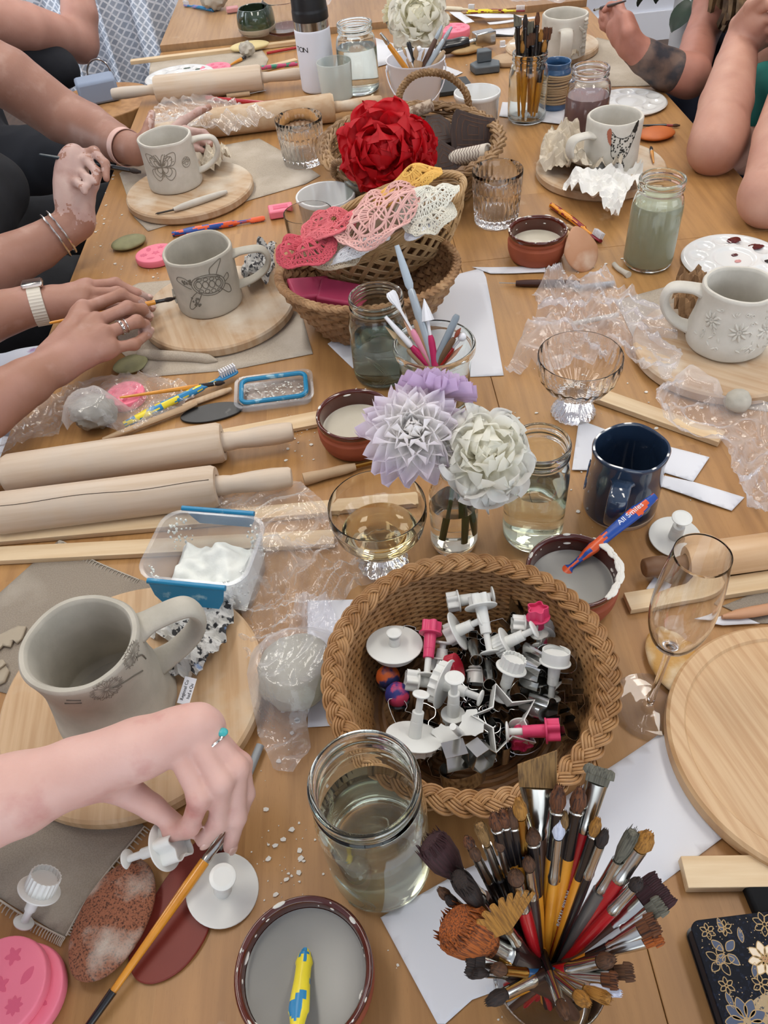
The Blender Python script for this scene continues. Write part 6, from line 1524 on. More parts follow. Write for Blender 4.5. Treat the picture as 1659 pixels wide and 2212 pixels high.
stem_to(RR2, h5, V((rc.x+0.01, rc.y, 0.02)), 0.003, V((0.005, 0.01, 0)))
# cream roses at the far end
fc = T(892, 120, 0.0); FV = thing('glass_vase', 'low glass of cream roses behind the white tool bucket', 'vase', place(V((fc.x, fc.y, 0.0012)))); q = 0.045
MB().lathe(bev([(0, 0), (q*0.95, 0), (q, 0.006), (q, 0.075), (q*0.95, 0.078), (q*0.92, 0.074), (q*0.92, 0.012), (0, 0.01)], 0.002), 40).build('glass_body', G_jar, FV, sharp=80)
h6 = T(904, 42, 0.15); l6 = (CAM-h6).normalized()+V((0, 0, 0.5))
F1 = thing('cream_rose', 'big cream rose leaning over the white tool bucket', 'flower', Matrix.Translation(h6)); F1.location = h6
rose(F1, 'petals', h6, l6, 0.062, M_cream, 21, 0.014, 7, 1.0); stem_to(F1, h6, V((fc.x, fc.y, 0.015)), 0.003)
h7 = T(860, 30, 0.145); F2 = thing('cream_flower', 'spiky cream flower left of the big cream rose', 'flower', Matrix.Translation(h7)); F2.location = h7
dahlia(F2, 'petals', h7, V((-0.5, -0.6, 0.5)), 0.042, M_cream, 8, 4, 0.6); stem_to(F2, h7, V((fc.x-0.01, fc.y, 0.015)), 0.003)
mb = MB(); petal(mb, Matrix.Translation(T(866, 52, 0.10)-h7) @ Matrix.Rotation(2.4, 4, 'Z') @ Matrix.Rotation(0.5, 4, 'Y'), 0.045, 0.03); mb.build('leaf', M_leafd, F2)

# ---------------------------------------------------------------- cup of paintbrushes in front
cc = T(1190, 2105, 0.095); CUPR = 0.040
CB = V((cc.x, cc.y+0.004, 0)); cup = thing('glass_brush_cup', 'clear glass cup at the bottom edge crammed with paintbrushes', 'cup', place(V((CB.x, CB.y, 0.0012))))
MB().lathe(bev([(0, 0), (CUPR*0.86, 0), (CUPR*0.9, 0.004), (CUPR*1.02, 0.094), (CUPR, 0.096), (CUPR*0.97, 0.094), (CUPR*0.85, 0.008), (0, 0.007)], 0.0015), 56).build('glass_body', G_clear, cup, sharp=80)
M_dyel = mat('stained yellow handle', '#b07018', 0.35, coat=0.3)
BR = [ # tip px, py, height, handle, bristles, kind, hr, bl, ferr, fl, dip, label
 (1160, 1618, .235, M_brn, H_tan, 'slant', .006, .03, .045, 2.3, 0, 'wide slanted flat brush with a long silver ferrule, tallest at the back'),
 (1120, 1722, .215, M_blu, H_gold, 'round', .0045, .018, .035, 1, 0, 'blue-handled round brush with a brass ferrule'),
 (1208, 1695, .225, M_yel, H_sab, 'round', .005, .022, .002, 1, .045, 'yellow brush with a dark forked tip right of the wide flat brush'),
 (1255, 1700, .225, M_yel, H_sab, 'round', .005, .02, .002, 1, .045, 'yellow brush with a plump dark pointed tip'),
 (1298, 1656, .235, M_red, H_gry, 'flat', .0062, .012, .045, 1.3, 0, 'red lettered brush with a long silver ferrule'),
 (1210, 1765, .2, M_yel, H_wht, 'round', .0042, .018, .045, 1, 0, 'yellow brush with a pale lilac tip and long silver ferrule'),
 (1220, 1750, .205, M_yel, H_tan, 'round', .0036, .016, .002, 1, .05, 'yellow brush just right of the lilac-tipped one'),
 (1293, 1765, .21, M_yel, H_gold, 'round', .0036, .016, .002, 1, .045, 'yellow brush with black grip behind the red lettered one'),
 (1310, 1790, .205, M_blk, H_blk, 'round', .0036, .016, .035, 1, 0, 'black brush with a thin black tip'),
 (1370, 1795, .2, mat('smoky clear handle', '#5e5a56', 0.2, coat=0.4), H_gry, 'mop', .0052, .03, .035, 1, 0, 'clear-handled brush with frizzy grey bristles'),
 (1405, 1797, .2, M_red, H_gold, 'round', .006, .016, .035, 1, 0, 'red brush with an amber tip at the right'),
 (1385, 1898, .17, M_red, H_blk, 'round', .0042, .01, .03, 1, 0, 'short red brush with a tiny black tip'),
 (1440, 1912, .155, M_brn, H_plum, 'flat', .005, .022, .03, 2.2, 0, 'brown flat brush leaning far right'),
 (1436, 1950, .15, M_clr, H_gry, 'flat', .004, .014, .026, 1.4, 0, 'grey-tipped brush leaning far right'),
 (1422, 1990, .145, M_yel, H_sab, 'flat', .0038, .016, .03, 1.6, .02, 'dark flat brush over an amber handle at right'),
 (1425, 2008, .14, M_drk, H_orange, 'flat', .0045, .014, .03, 1.8, 0, 'dark brush with orange bristles at right'),
 (1372, 2100, .12, M_drk, H_brn, 'flat', .0036, .014, .03, 1.4, 0, 'dark brush drooping over the right rim'),
 (1066, 1755, .205, M_yel, H_sab, 'round', .0046, .014, .002, 1, .035, 'thin yellow brush with a brown tip, left back'),
 (1085, 1748, .205, M_yel, H_sab, 'round', .0046, .014, .002, 1, .035, 'thin yellow brush beside it with a brown tip, left back'),
 (1104, 1745, .205, M_yel, H_brn, 'round', .0046, .016, .002, 1, .035, 'thin yellow brush third along at the left back'),
 (1035, 1780, .195, M_blk, H_tan, 'mop', .0048, .02, .035, 1.0, .0, 'greenish frayed brush at the left'),
 (1006, 1806, .185, M_blk, H_sab, 'round', .0036, .01, .02, 1, 0, 'black brush with a small rust tip at the left'),
 (1075, 1806, .185, M_blk, H_brn, 'round', .0036, .012, .025, 1, 0, 'black brush in front of the thin yellow ones'),
 (1018, 1828, .18, M_blk, H_brn, 'round', .0036, .012, .025, 1, 0, 'black brush between the plum mop and frayed brush'),
 (925, 1812, .17, M_brn, H_plum, 'mop', .009, .034, .03, 1.5, 0, 'big plum mop brush leaning to the left'),
 (990, 1895, .165, M_drk, H_blk, 'mop', .008, .03, .02, 1.6, 0, 'black mop brush under the plum one'),
 (975, 1990, .150, M_drk, H_orange, 'mop', .014, .042, .02, 1.5, 0, 'large orange and black mop brush at the left'),
 (1062, 1955, .16, M_drk, H_gold, 'fan', .0045, .034, .02, 1, 0, 'fan brush with spread golden bristles'),
 (945, 1918, .15, M_blk, H_brn, 'round', .0036, .012, .02, 1, 0, 'small dark brush poking left over the paper'),
 (962, 1936, .15, M_blk, H_blk, 'round', .0036, .01, .02, 1, 0, 'small black brush above the orange mop'),
 (1012, 2100, .125, M_drk, H_blk, 'mop', .0046, .016, .02, 1.2, 0, 'dark bristly brush drooping at the lower left'),
 (1005, 2075, .13, M_drk, H_blk, 'flat', .0045, .016, .02, 1.6, 0, 'dark flat brush at the lower left'),
 (1048, 2168, .115, M_drk, H_blk, 'round', .0046, .018, .03, 1, 0, 'dark round brush hanging over the lower left rim'),
 (1060, 2092, .125, M_blu, H_brn, 'round', .0042, .014, .025, 1, 0, 'blue brush with a brass ferrule at the lower left'),
 (1345, 2148, .115, M_blu, H_wht, 'round', .0045, .022, .03, 1, 0, 'blue brush with pale lilac bristles over the front rim'),
 (1318, 2160, .115, M_clr, H_gold, 'mop', .0048, .02, .03, 1, 0, 'grey brush with amber bristles over the front rim'),
 (1275, 2172, .115, M_blk, H_gold, 'round', .0045, .014, .028, 1, 0, 'black and amber brush at the front of the cup'),
 (1225, 2205, .11, M_yel, H_brn, 'round', .0042, .014, .025, 1, .02, 'yellow brush drooping over the front rim'),
 (1330, 2070, .125, M_red, H_brn, 'round', .005, .014, .03, 1, 0, 'red brush leaning low to the right'),
 (1338, 2120, .12, M_drk, H_sab, 'flat', .0036, .013, .03, 1.3, 0, 'dark flat brush low at the right front'),
 (1150, 1790, .19, M_yel, H_brn, 'round', .0048, .012, .002, 1, .05, 'yellow brush in front of the blue-handled one'),
 (1110, 1880, .17, M_red, H_brn, 'round', .0052, .012, .03, 1, 0, 'red brush at the left inside the ring of yellow ones'),
 (1140, 1850, .175, M_drk, H_brn, 'round', .0042, .012, .03, 1, 0, 'dark brush at the heart of the bunch'),
]
ctrx, ctry = CB.x, CB.y
MB_txt = None
for i, (px, py, h, m, hh, kd, hr, bl, fe, fl, dip, lb) in enumerate(BR):
    tip = T(px, py, h); d = V((tip.x-ctrx, tip.y-ctry, 0))
    rim = V((ctrx, ctry, 0.096)); dl = max(1e-4, d.length)
    out = min(CUPR*0.86, dl*0.42)
    p1 = rim+d/dl*out                                         # where the handle crosses the rim
    # extend back into the cup, stopping at its floor or far wall
    v = (p1-tip); t_ = (p1.z-0.012)/max(1e-4, -v.z) if v.z < 0 else 99
    tw = (out+CUPR*0.74)/max(1e-4, V((v.x, v.y)).length)
    tail = p1+v*min(t_, tw)
    if i in (0,): tail = p1+v*min(t_, tw)
    mfm = M_brass if 'brass' in lb or 'yellow brush with a black' in lb else None
    t = brush('in the glass cup, '+lb if len(lb.split()) < 12 else lb, tail, tip, m, hr, hh, kd, bl, fl, fe, hr*0.9 if kd != 'mop' else hr*0.72, mfm, dip, roll=(0.2 if i == 0 else i*1.3) if kd not in ('fan', 'flat', 'slant') else 0.0, grp='paintbrushes in the glass cup', up=(CAM-tip) if kd in ('fan', 'flat', 'slant') else None)
    if 'lettered' in lb:
        L_ = (tip-tail).length
        text_mesh('ROYAL BRUSH', 0.006, M_clr, t, Matrix.Translation((0, 0, L_*0.42)) @ Matrix(((0, -1, 0), (0, 0, 1), (-1, 0, 0))).to_4x4() if False else Matrix.Translation((-0.0004, hr*0.98, L_*0.45)) @ Matrix(((0, 1, 0), (0, 0, 1), (1, 0, 0))).to_4x4(), name='lettering')

# ---------------------------------------------------------------- jar of yellow brushes, tool jar, white bucket
rnd = random.Random(2)
YB = [(1115, 60, H_gry, 'round', 'narrow grey tip, left'), (1128, 88, H_gold, 'round', 'plump amber tip'), (1144, 45, H_gry, 'flat', 'wide grey-green tip'), (1162, 25, H_sab, 'round', 'tallest dark oval tip'), (1170, 62, H_gold, 'round', 'small amber tip at the back'),
      (1184, 58, H_sab, 'flat', 'dark square tip leaning right'), (1135, 30, H_blk, 'round', 'thin black pointed tip'), (1118, 28, H_gry, 'slant', 'slanted grey tip, far left'), (1152, 70, H_brn, 'flat', 'brown square tip in front'), (1178, 85, H_gold, 'round', 'low amber tip at right'), (1140, 76, H_brn, 'round', 'small brown tip in the middle'), (1122, 75, H_sab, 'round', 'short dark tip at the left'), (1165, 90, H_tan, 'flat', 'short tan tip at the right front'), (1150, 50, H_blk, 'round', 'black tip behind the middle ones'), (1130, 66, H_tan, 'round', 'tan tip left of the middle')]
for i, (px, py, hh, kd, lb) in enumerate(YB):
    y = jbc.y+rnd.uniform(-0.012, 0.012); tip = TY(px, py, y); x0 = jbc.x+(tip.x-jbc.x)*0.55+rnd.uniform(-.008, .008)
    tail = V((min(max(x0, jbc.x-0.024), jbc.x+0.024), jbc.y+rnd.uniform(-.02, .02), 0.012))
    brush('yellow brush in the upper right jar with a '+lb, tail, tip, M_yel, 0.0052, hh, kd, 0.024, 1.7, 0.004, 0.0048, M_blk, 0.055, grp='yellow brushes in the glass jar')
M_pktool = mat('pink tool handle', '#dc8ea6', 0.35); M_mag = mat('magenta tool handle', '#b31a55', 0.35); M_silt = mat('silver grey handle', '#a9b2b8', 0.3, metal=0.3)
def tool(label, tip, m, r, head=None, mh=None, tailxy=None, grp='modelling tools in the glass jar', ctr=None, R=0.04, zb=0.01, name='modelling_tool', hl=0.03):
    ctr = ctr or tjc
    d = V((tip.x-ctr.x, tip.y-ctr.y, 0)); dl = max(d.length, 1e-4)
    tail = V((ctr.x-d.x/dl*min(R*0.7, dl*0.8), ctr.y-d.y/dl*min(R*0.7, dl*0.8), zb))
    t = thing(name, label, 'tool', axis(tail, tip), grp); L = (tip-tail).length; h = hl if head else 0
    MB().lathe([(0, 0), (r*0.6, 0.001), (r*0.9, L*0.2), (r, L*0.6), (r*0.85, L-h-0.004), (r*0.6, L-h), (0, L-h)], 16).build('handle', m, t)
    if head == 'shell':
        mb = MB(); mb.lathe([(0.002, L-h), (0.0022, L-h*0.5), (0.004, L-h*0.4), (0.008, L-h*0.18), (0.0085, L-h*0.06), (0.006, L), (0, L)], 40, sy=0.4, wob=lambda a, q, z: (q*(1+0.1*cos(10*a)) if z > L-h*0.4 else q, z)); mb.build('shell_head', mh, t)
    elif head == 'cone':
        mb = MB(); mb.lathe([(0.0022, L-h), (0.0022, L-h*0.62), (0.0085, L-h*0.6), (0.005, L-h*0.3), (0.0005, L), (0, L)], 36, wob=lambda a, q, z: (q*(1+0.12*cos(6*a)) if q > 0.003 else q, z)); mb.build('cone_head', mh, t)
    elif head == 'ball':
        mb = MB(); mb.tube([(0, 0, L-h), (0, 0, L-0.006)], 0.002, 8); mb.ball(0.006, Matrix.Translation((0, 0, L-0.005)), 0, 18, 12); mb.build('ball_head', mh, t)
    elif head == 'chisel':
        mb = MB(); mb.lathe([(r*0.7, L-h), (r*1.0, L-h*0.9), (r*0.9, L-h*0.5), (r*0.75, L-h*0.3), (r*0.55, L), (0, L)], 16, sy=0.8); mb.build('rubber_tip', mh, t)
    elif head == 'spear':
        mb = MB(); mb.lathe([(0.001, L-h), (r*0.9, L-h*0.7), (r*1.0, L-h*0.4), (0.0005, L), (0, L)], 12, sy=0.4); mb.build('wooden_tip', mh, t)
    return t
tool('tall silver-handled shaper with a grey rubber tip in the tool jar', T(857, 530, 0.2), M_silt, 0.0062, 'chisel', mat('grey rubber tip', '#aab6c0', 0.5), hl=0.06, R=0.05)
tool('pink tool with a white shell head in the tool jar', T(842, 630, 0.15), M_pktool, 0.0055, 'shell', M_wht, R=0.05, hl=0.06)
tool('magenta tool with a white fluted cone head in the tool jar', T(916, 645, 0.14), M_mag, 0.0055, 'cone', M_wht, R=0.05, hl=0.05)
tool('thin white-tipped tool at the left of the tool jar', T(832, 684, 0.125), M_mag, 0.005, 'chisel', M_wht, R=0.05, hl=0.055)
tool('grey plastic tool leaning right in the tool jar', T(988, 680, 0.125), mat('blue grey tool', '#87929b', 0.35), 0.0058, None, R=0.05)
tool('wooden tool with a red-brown tip in the tool jar', T(996, 708, 0.115), mat('dark tool wood', '#6e5138', 0.5), 0.005, 'spear', mat('red brown tip', '#8a3f24', 0.5), R=0.05, hl=0.018)
tool('white ball-ended tool at the right of the tool jar', T(1003, 722, 0.105), M_red, 0.0045, 'ball', M_wht, R=0.05, hl=0.025)
tool('pale wooden spear tool at the left of the tool jar', T(832, 705, 0.11), M_toolwood, 0.0055, 'spear', mat('pale wood tip', '#d0b68f', 0.5), R=0.05, hl=0.045)
tool('brown wooden spear tool in the middle of the tool jar', T(872, 692, 0.115), M_toolwood, 0.0055, 'spear', mat('rosy wood tip', '#b68b70', 0.5), R=0.05, hl=0.045)
tool('wide wooden knife in the middle of the tool jar', T(898, 690, 0.115), mat('mid tool wood', '#a5835f', 0.5), 0.0065, None, R=0.04)
tool('blue tool low in the tool jar', T(920, 715, 0.1), M_tb_c, 0.005, None, R=0.04)
tool('short wooden spear tool at the right front of the tool jar', T(1000, 745, 0.09), M_toolwood, 0.005, 'spear', mat('pinkish wood tip', '#c79a80', 0.5), R=0.05, hl=0.04)
# white bucket
c, r = mid((833, 128), (962, 124), 0.105)
BKT = thing('metal_bucket', 'small white metal bucket of modelling tools behind the willow basket', 'bucket', place(V((c.x, c.y, 0.0012)))); bkc = c
M_bkt = mat('white enamel', '#e4e6ee', 0.3)
MB().lathe([(0, 0), (r*0.72, 0), (r*0.74, 0.003), (r*0.97, 0.1), (r*1.0, 0.102), (r*1.0, 0.105), (r*0.95, 0.104), (r*0.72, 0.005), (0, 0.004)], 48).build('bucket_body', M_bkt, BKT, sharp=50)
for s in (-1, 1): MB().lathe([(0, 0), (0.008, 0), (0.006, 0.003), (0, 0.003)], 16).build('handle_ear', M_bkt, BKT, M=Matrix.Translation((s*r*0.95, 0, 0.088)) @ Matrix.Rotation(s*pi/2, 4, 'Y'))
MB().tube([(cos(pi+pi*i/20)*r*1.0, -0.05*sin(pi*i/20)-0.004, 0.088-0.075*sin(pi*i/20)) for i in range(21)], 0.0016, 6).build('wire_handle', M_bkt, BKT)
BT_ = [(822, 72, M_yel, 'chisel', M_chrome, 'silver-ferruled brush leaning left'), (868, 98, M_toolwood, 'spear', M_toolwood, 'pale wooden stick at the left'), (878, 105, M_wht, 'chisel', M_wht, 'white plastic tool at the left'), (898, 100, M_toolwood, 'spear', M_toolwood, 'wooden spear in the middle'),
       (906, 100, M_toolwood, 'ball', M_wht, 'white ball-ended tool'), (918, 104, mat('mid tool wood', '#a5835f', 0.5), 'spear', M_toolwood, 'wooden spear right of the ball tool'), (955, 55, M_brn, 'chisel', M_silt, 'tall grey-tipped shaper'), (976, 58, M_silt, 'chisel', M_silt, 'tall silver tool leaning right'),
       (948, 112, M_wht, 'ball', M_wht, 'white ball tool at the right'), (960, 110, M_toolwood, None, None, 'short wooden tool at the right rim'), (888, 135, M_wht, None, None, 'short white stick at the front'), (882, 90, M_blk, None, None, 'thin black tool')]
for px, py, m, hd_, mh, lb in BT_:
    tip = TY(px, py, bkc.y+rnd.uniform(-0.02, 0.02))
    tool('in the white bucket, '+lb, tip, m, 0.0065, hd_, mh, ctr=bkc, R=0.04, hl=0.03, grp='tools in the white bucket')

# ---------------------------------------------------------------- flask, far things
c, r = mid((622, 24), (705, 24), 0.2)
b0 = T(690, 192, 0); c = V((b0.x, b0.y, 0)); r = 0.0455; FH = TY(664, 42, c.y).z
fk = thing('drink_flask', 'tall white drink flask with a black lid at top', 'flask', place(V((c.x, c.y, 0.0012))))
M_fl = mat('white powder coat', '#d9dbe4', 0.45); M_lid = mat('black lid plastic', '#17181b', 0.4)
MB().lathe(bev([(0, 0), (r*0.94, 0), (r, 0.004), (r, FH-0.022), (r*0.97, FH-0.018), (0, FH-0.018)], 0.003), 56).build('bottle_body', M_fl, fk, sharp=50)
MB().lathe([(0, FH-0.019), (r*0.965, FH-0.019), (r*0.965, FH), (0, FH)], 56).build('steel_band', M_steel, fk, sharp=50)
MB().lathe(bev([(0, FH), (r*1.0, FH), (r*1.0, FH+0.02), (r*0.97, FH+0.025), (r*0.95, FH+0.06), (r*0.9, FH+0.064), (0, FH+0.064)], 0.002), 56).build('lid', M_lid, fk, sharp=50)
ta = atan2(TY(640, 113, c.y-r).y-c.y, TY(640, 113, c.y-r).x-c.x)
ch = 'KOTON'
for i, s_ in enumerate('TON'):
    a = -pi/2+0.02+(i-1.0)*0.0135/r
    x = TY(648, 113, c.y-r).x-c.x
    a = -pi/2+(x+(i-1)*0.0135)/r
    text_mesh(s_, 0.0165, M_lid, fk, Matrix.Translation((cos(a)*(r+0.0001), sin(a)*(r+0.0001), TY(648, 113, c.y-r).z)) @ Matrix.Rotation(a+pi/2, 4, 'Z') @ Matrix.Rotation(pi/2, 4, 'X') @ Matrix.Scale(1.25, 4, (1, 0, 0)), name='letter')
c = T(728, 195, 0); o = glassware('plain_tumbler', 'frosted glass tumbler hidden behind the white flask', (705, 132), (737, 132), 0.085, [(0, 0), (2.0, 0), (2.1, 0.03), (2.3, 0.99), (2.25, 1.0), (2.2, 0.99), (2.0, 0.06), (0, 0.05)], gm=thinfilm('frosted glass', '#f4f8f6', 0.6, 0.3, 0.05, 30, 0.2))
c = T(608, 46, 0.0165); o = glassware('glass_dish', 'low glass dish beside the green cup on the far table', (570, 12), (650, 12), 0.085, [(0, 0), (0.9, 0), (0.95, 0.05), (1.0, 0.98), (0.95, 1.0), (0.9, 0.1), (0, 0.08)], z=0.0175)
c = T(622, 62, 0.018); o = MB().lathe(bev([(0, 0), (0.05, 0), (0.05, 0.006), (0, 0.006)], 0.001), 36, sy=0.6).build('rubber_rib', mat('red brown rib', '#7c3524', 0.5), M=place(V((c.x, c.y, 0.0175)))); tag(o, 'red-brown oval rib in front of the glass dish, far table', 'rib tool')
# hand roller (brayer) at the far end
A, B = T(942, 106, 0.022), T(1012, 92, 0.026); C_ = T(1045, 82, 0.03)
t = thing('hand_roller', 'black-handled metal hand roller lying at the far end', 'roller', Matrix.Translation(A))
MB().tube([p-A for p in line(A, B, 6)], [0.013, 0.017, 0.018, 0.0165, 0.0175, 0.018, 0.014], 14).build('handle', M_blk, t)
MB().tube([B-A, (B*0.5+C_*0.5)-A], 0.007, 10).build('neck', M_chrome, t)
MB().box((0.06, 0.035, 0.035)).build('roller_frame', M_steel, t, M=Matrix.Translation(C_-A) @ Matrix.Rotation(0.25, 4, 'Z'), bevel=0.003)
MB().tube([(cos(2*pi*i/16)*0.009, 0, sin(2*pi*i/16)*0.009) for i in range(16)], 0.0018, 6, closed=True).build('hanging_ring', M_chrome, t, M=Matrix.Translation((-0.012, 0, 0.0)))
c = T(1048, 152, 0.0)
t = thing('texture_stamp', 'grey patterned rubber stamp lying behind the white ramekin', 'stamp', place(V((c.x, c.y, 0.0012)), 0.1))
M_grs = mat('grey rubber', '#5f666b', 0.5, c2='#525a60', scale=20)
MB().prism([(-0.035, -0.03), (0.03, -0.035), (0.04, 0.005), (0.02, 0.03), (-0.01, 0.035), (-0.04, 0.01)], 0, 0.018).build('rubber_block', M_grs, t, bevel=0.003)
MB().prism([(-0.022, 0.0), (0.018, 0.0), (0.012, 0.03), (-0.016, 0.03)], 0.018, 0.045).build('grip', M_grs, t, bevel=0.003)
c = T(958, 195, 0); o = MB().box((0.14, 0.09, 0.01)).build('slate_tile', mat('dark slate', '#33383a', 0.5), M=place(V((c.x, c.y, 0.0062)), 0.1), bevel=0.001); tag(o, 'dark slate tile behind the willow basket handle', 'tile')
c = T(1196, 232, 0); q = 0.034
t = thing('twine_jar', 'blue glazed jar wrapped in twine behind the yellow brush jar', 'jar', place(V((c.x, c.y, 0.0012))))
MB().lathe(bev([(0, 0), (q*0.9, 0), (q, 0.005), (q, 0.08), (q*0.9, 0.088), (q*0.95, 0.1), (q*0.85, 0.1), (q*0.8, 0.09), (q*0.9, 0.08), (q*0.9, 0.01), (0, 0.008)], 0.002), 40).build('glass_body', mat('blue glass glaze', '#3d5f86', 0.15, coat=0.5), t)
mb = MB()
for k in range(12): mb.tube([(q*1.04*cos(2*pi*i/40), q*1.04*sin(2*pi*i/40), 0.02+k*0.005+0.002*sin(2*pi*i/40+k)) for i in range(40)], 0.0028, 6, closed=True)
mb.build('twine_wrap', mat('jute twine', '#a88e6d', 0.9), t)
o = MB().lathe(bev([(0, 0), (0.05, 0), (0.052, 0.004), (0.05, 0.012), (0, 0.012)], 0.002), 40, sy=0.8).build('wooden_rib', M_toolwood, M=place(T(1102, 135, 0.0012), 0.1)); tag(o, 'pale round wooden rib left of the yellow brush jar', 'rib tool')
o = toothbrush('white toothbrush head poking out behind the yellow brush jar', T(1150, 92, 0.016), T(1080, 100, 0.016), M_wht, M_wht, pat=4)

# ---------------------------------------------------------------- clip boxes, notebook
M_clip = mat('blue clip plastic', '#1f7ea8', 0.35, c3='#9fc3cf', s3=60, m3=(0.6, 0.72)); M_tub = thinfilm('cloudy tub plastic', '#f6f8fb', 0.9, 0.22, 0.03, 30, 0.12)
def rrect(w_, d, r, n=6):
    out = []
    for cx, cy, a0 in ((w_/2-r, d/2-r, 0), (-w_/2+r, d/2-r, pi/2), (-w_/2+r, -d/2+r, pi), (w_/2-r, -d/2+r, 1.5*pi)):
        for i in range(n+1): a = a0+pi/2*i/n; out.append((cx+r*cos(a), cy+r*sin(a)))
    return out
A, B, C_, D_ = T(302, 1238, 0.068), T(551, 1262, 0.068), T(552, 1122, 0.068), T(352, 1113, 0.068)
c = (A+B+C_+D_)/4; W_ = ((B-A).length+(C_-D_).length)/2; DD = ((D_-A).length+(C_-B).length)/2; rz = atan2((B-A).y, (B-A).x)
W_, DD = 0.122, 0.098
tub = thing('clip_box', 'clear clip box of white powder with blue latches beside the dandelion mug', 'box', place(V((c.x, c.y, 0.0012)), rz))
def shell(poly_b, poly_t, h, t_):
    n = len(poly_b); mb = MB()
    sh = lambda P, k: [(x*(1-k/max(1e-6, sqrt(x*x+y*y))), y*(1-k/max(1e-6, sqrt(x*x+y*y)))) for x, y in P]
    rings = [(poly_b, 0.0), (poly_b, 0.0), (poly_t, h), (sh(poly_t, -0.004), h+0.0005), (sh(poly_t, -0.004), h+0.002), (sh(poly_t, t_), h+0.002), (sh(poly_b, t_), t_)]
    vs = [(x, y, z) for P, z in rings for x, y in P]
    fs = [(j*n+i, j*n+(i+1) % n, (j+1)*n+(i+1) % n, (j+1)*n+i) for j in range(len(rings)-1) for i in range(n)]
    fs += [tuple(range(n-1, -1, -1)), tuple(range((len(rings)-1)*n, len(rings)*n))]
    return mb.add(vs, fs)
shell(rrect(W_*0.88, DD*0.86, 0.018), rrect(W_, DD, 0.022), 0.066, 0.0015).build('box_body', M_tub, tub)
M_pow = mat('white cornflour', '#e9ebe4', 0.95, bump=0.5, bscale=120)
def powder(u, v):
    x, y = (u-0.5)*W_*0.88, (v-0.5)*DD*0.86
    h = 0.024+0.024*max(0, noise.noise(V((x*25, y*25, 3)))+0.3)+0.006*noise.noise(V((x*90, y*90, 1)))
    e = min(1, min(u, 1-u)*9)*min(1, min(v, 1-v)*9)
    return V((x*(0.97 if e < 1 else 1), y, max(0.003, h*(0.35+0.65*e))))
mb = MB(); mb.grid(powder, 40, 36); mb.build('powder', M_pow, tub)
mb = MB(); rnd = random.Random(3)
for i in range(160):
    s_ = rnd.choice(rrect(W_*0.955, DD*0.95, 0.02, 30)); q = rnd.uniform(0.0006, 0.002)
    k = rnd.uniform(0.93, 1.0)
    mb.ball((q, q, q*rnd.uniform(.5, 2)), Matrix.Translation((s_[0]*k*0.97, s_[1]*k*0.97, rnd.uniform(0.02, 0.064)*1.0)), 0, 6, 4)
kind(mb.build('powder_dust', M_pow, tub), 'stuff')
for s_, hh in ((-1, 0), (1, 0)):
    y = s_*DD/2
    mb = MB(); F = [(-W_*0.36, y+s_*0.0085, 0.068), (W_*0.36, y+s_*0.0085, 0.068), (W_*0.33, y+s_*0.012, 0.05), (W_*0.27, y+s_*0.013, 0.037), (-W_*0.27, y+s_*0.013, 0.037), (-W_*0.33, y+s_*0.012, 0.05)]
    n = 6; mb.add(F+[(a, b-s_*0.0022, d) for a, b, d in F], [(0, 1, 2, 3, 4, 5), (11, 10, 9, 8, 7, 6)]+[(i, i+6, (i+1) % n+6, (i+1) % n) for i in range(n)])
    mb.build('latch_flap', M_clip, tub, bevel=0.0008)
    MB().tube([(-W_*0.37, y+s_*0.006, 0.068), (W_*0.37, y+s_*0.006, 0.068)], 0.0032, 12).build('latch_hinge', M_clip, tub)
# lid upside down
A, B = T(500, 872, 0.012), T(688, 868, 0.012); c = T(593, 846, 0.006)
lid = thing('upturned_tub_cover', 'clear clip box lid with a blue seal lying upside down by the ramekin', 'lid', place(V((c.x, c.y, 0.0012)), 0.04))
w_, d_ = 0.112, 0.072
shell(rrect(w_*0.98, d_*0.96, 0.012), rrect(w_, d_, 0.014), 0.01, 0.0015).build('lid_shell', M_tub, lid)
MB().tube([(x, y, 0.0125) for x, y in rrect(w_*0.87, d_*0.78, 0.012, 8)], (0.0034, 0.003), 8, closed=True).build('blue_seal', M_clip, lid) if False else MB().tube([(x, y, 0.0125) for x, y in rrect(w_*0.87, d_*0.78, 0.012, 8)], 0.0036, 8, closed=True).build('blue_seal', M_clip, lid)
mb = MB(); rnd = random.Random(5)
for i in range(150):
    q = rnd.uniform(0.0005, 0.0016); mb.ball((q*1.4, q, q*0.6), Matrix.Translation((rnd.uniform(-.4, .4)*w_, rnd.uniform(-.34, .34)*d_, 0.0035)), 0, 6, 4)
kind(mb.build('dried_slip_flecks', M_slipmark, lid), 'stuff')
# floral notebook
A, B, C_ = T(1492, 1985, 0.022), T(1562, 2260, 0.022), T(1700, 1966, 0.022)
bx = (C_-A).normalized(); by = V((-bx.y, bx.x, 0))
W_, H_ = 0.10, 0.15
cN = A+bx*W_/2-by*H_/2; rz = atan2(bx.y, bx.x)+0.03
nb = thing('floral_notebook', 'black notebook with gold and cream batik flowers at lower right', 'notebook', place(V((cN.x, cN.y, 0.0012)), rz))
MB().prism(rrect(W_, H_, 0.008), 0, 0.0025).build('back_cover', M_blk, nb); MB().prism(rrect(W_*0.97, H_*0.97, 0.006), 0.0025, 0.018).build('pages', mat('page edges', '#26242a', 0.7), nb)
MB().prism(rrect(W_, H_, 0.008), 0.018, 0.0212).build('front_cover', mat('dark blue batik', '#0e111a', 0.55, c2='#1a2030', scale=400, mix=(0.55, 0.6), spec=0.15), nb, bevel=0.0006)
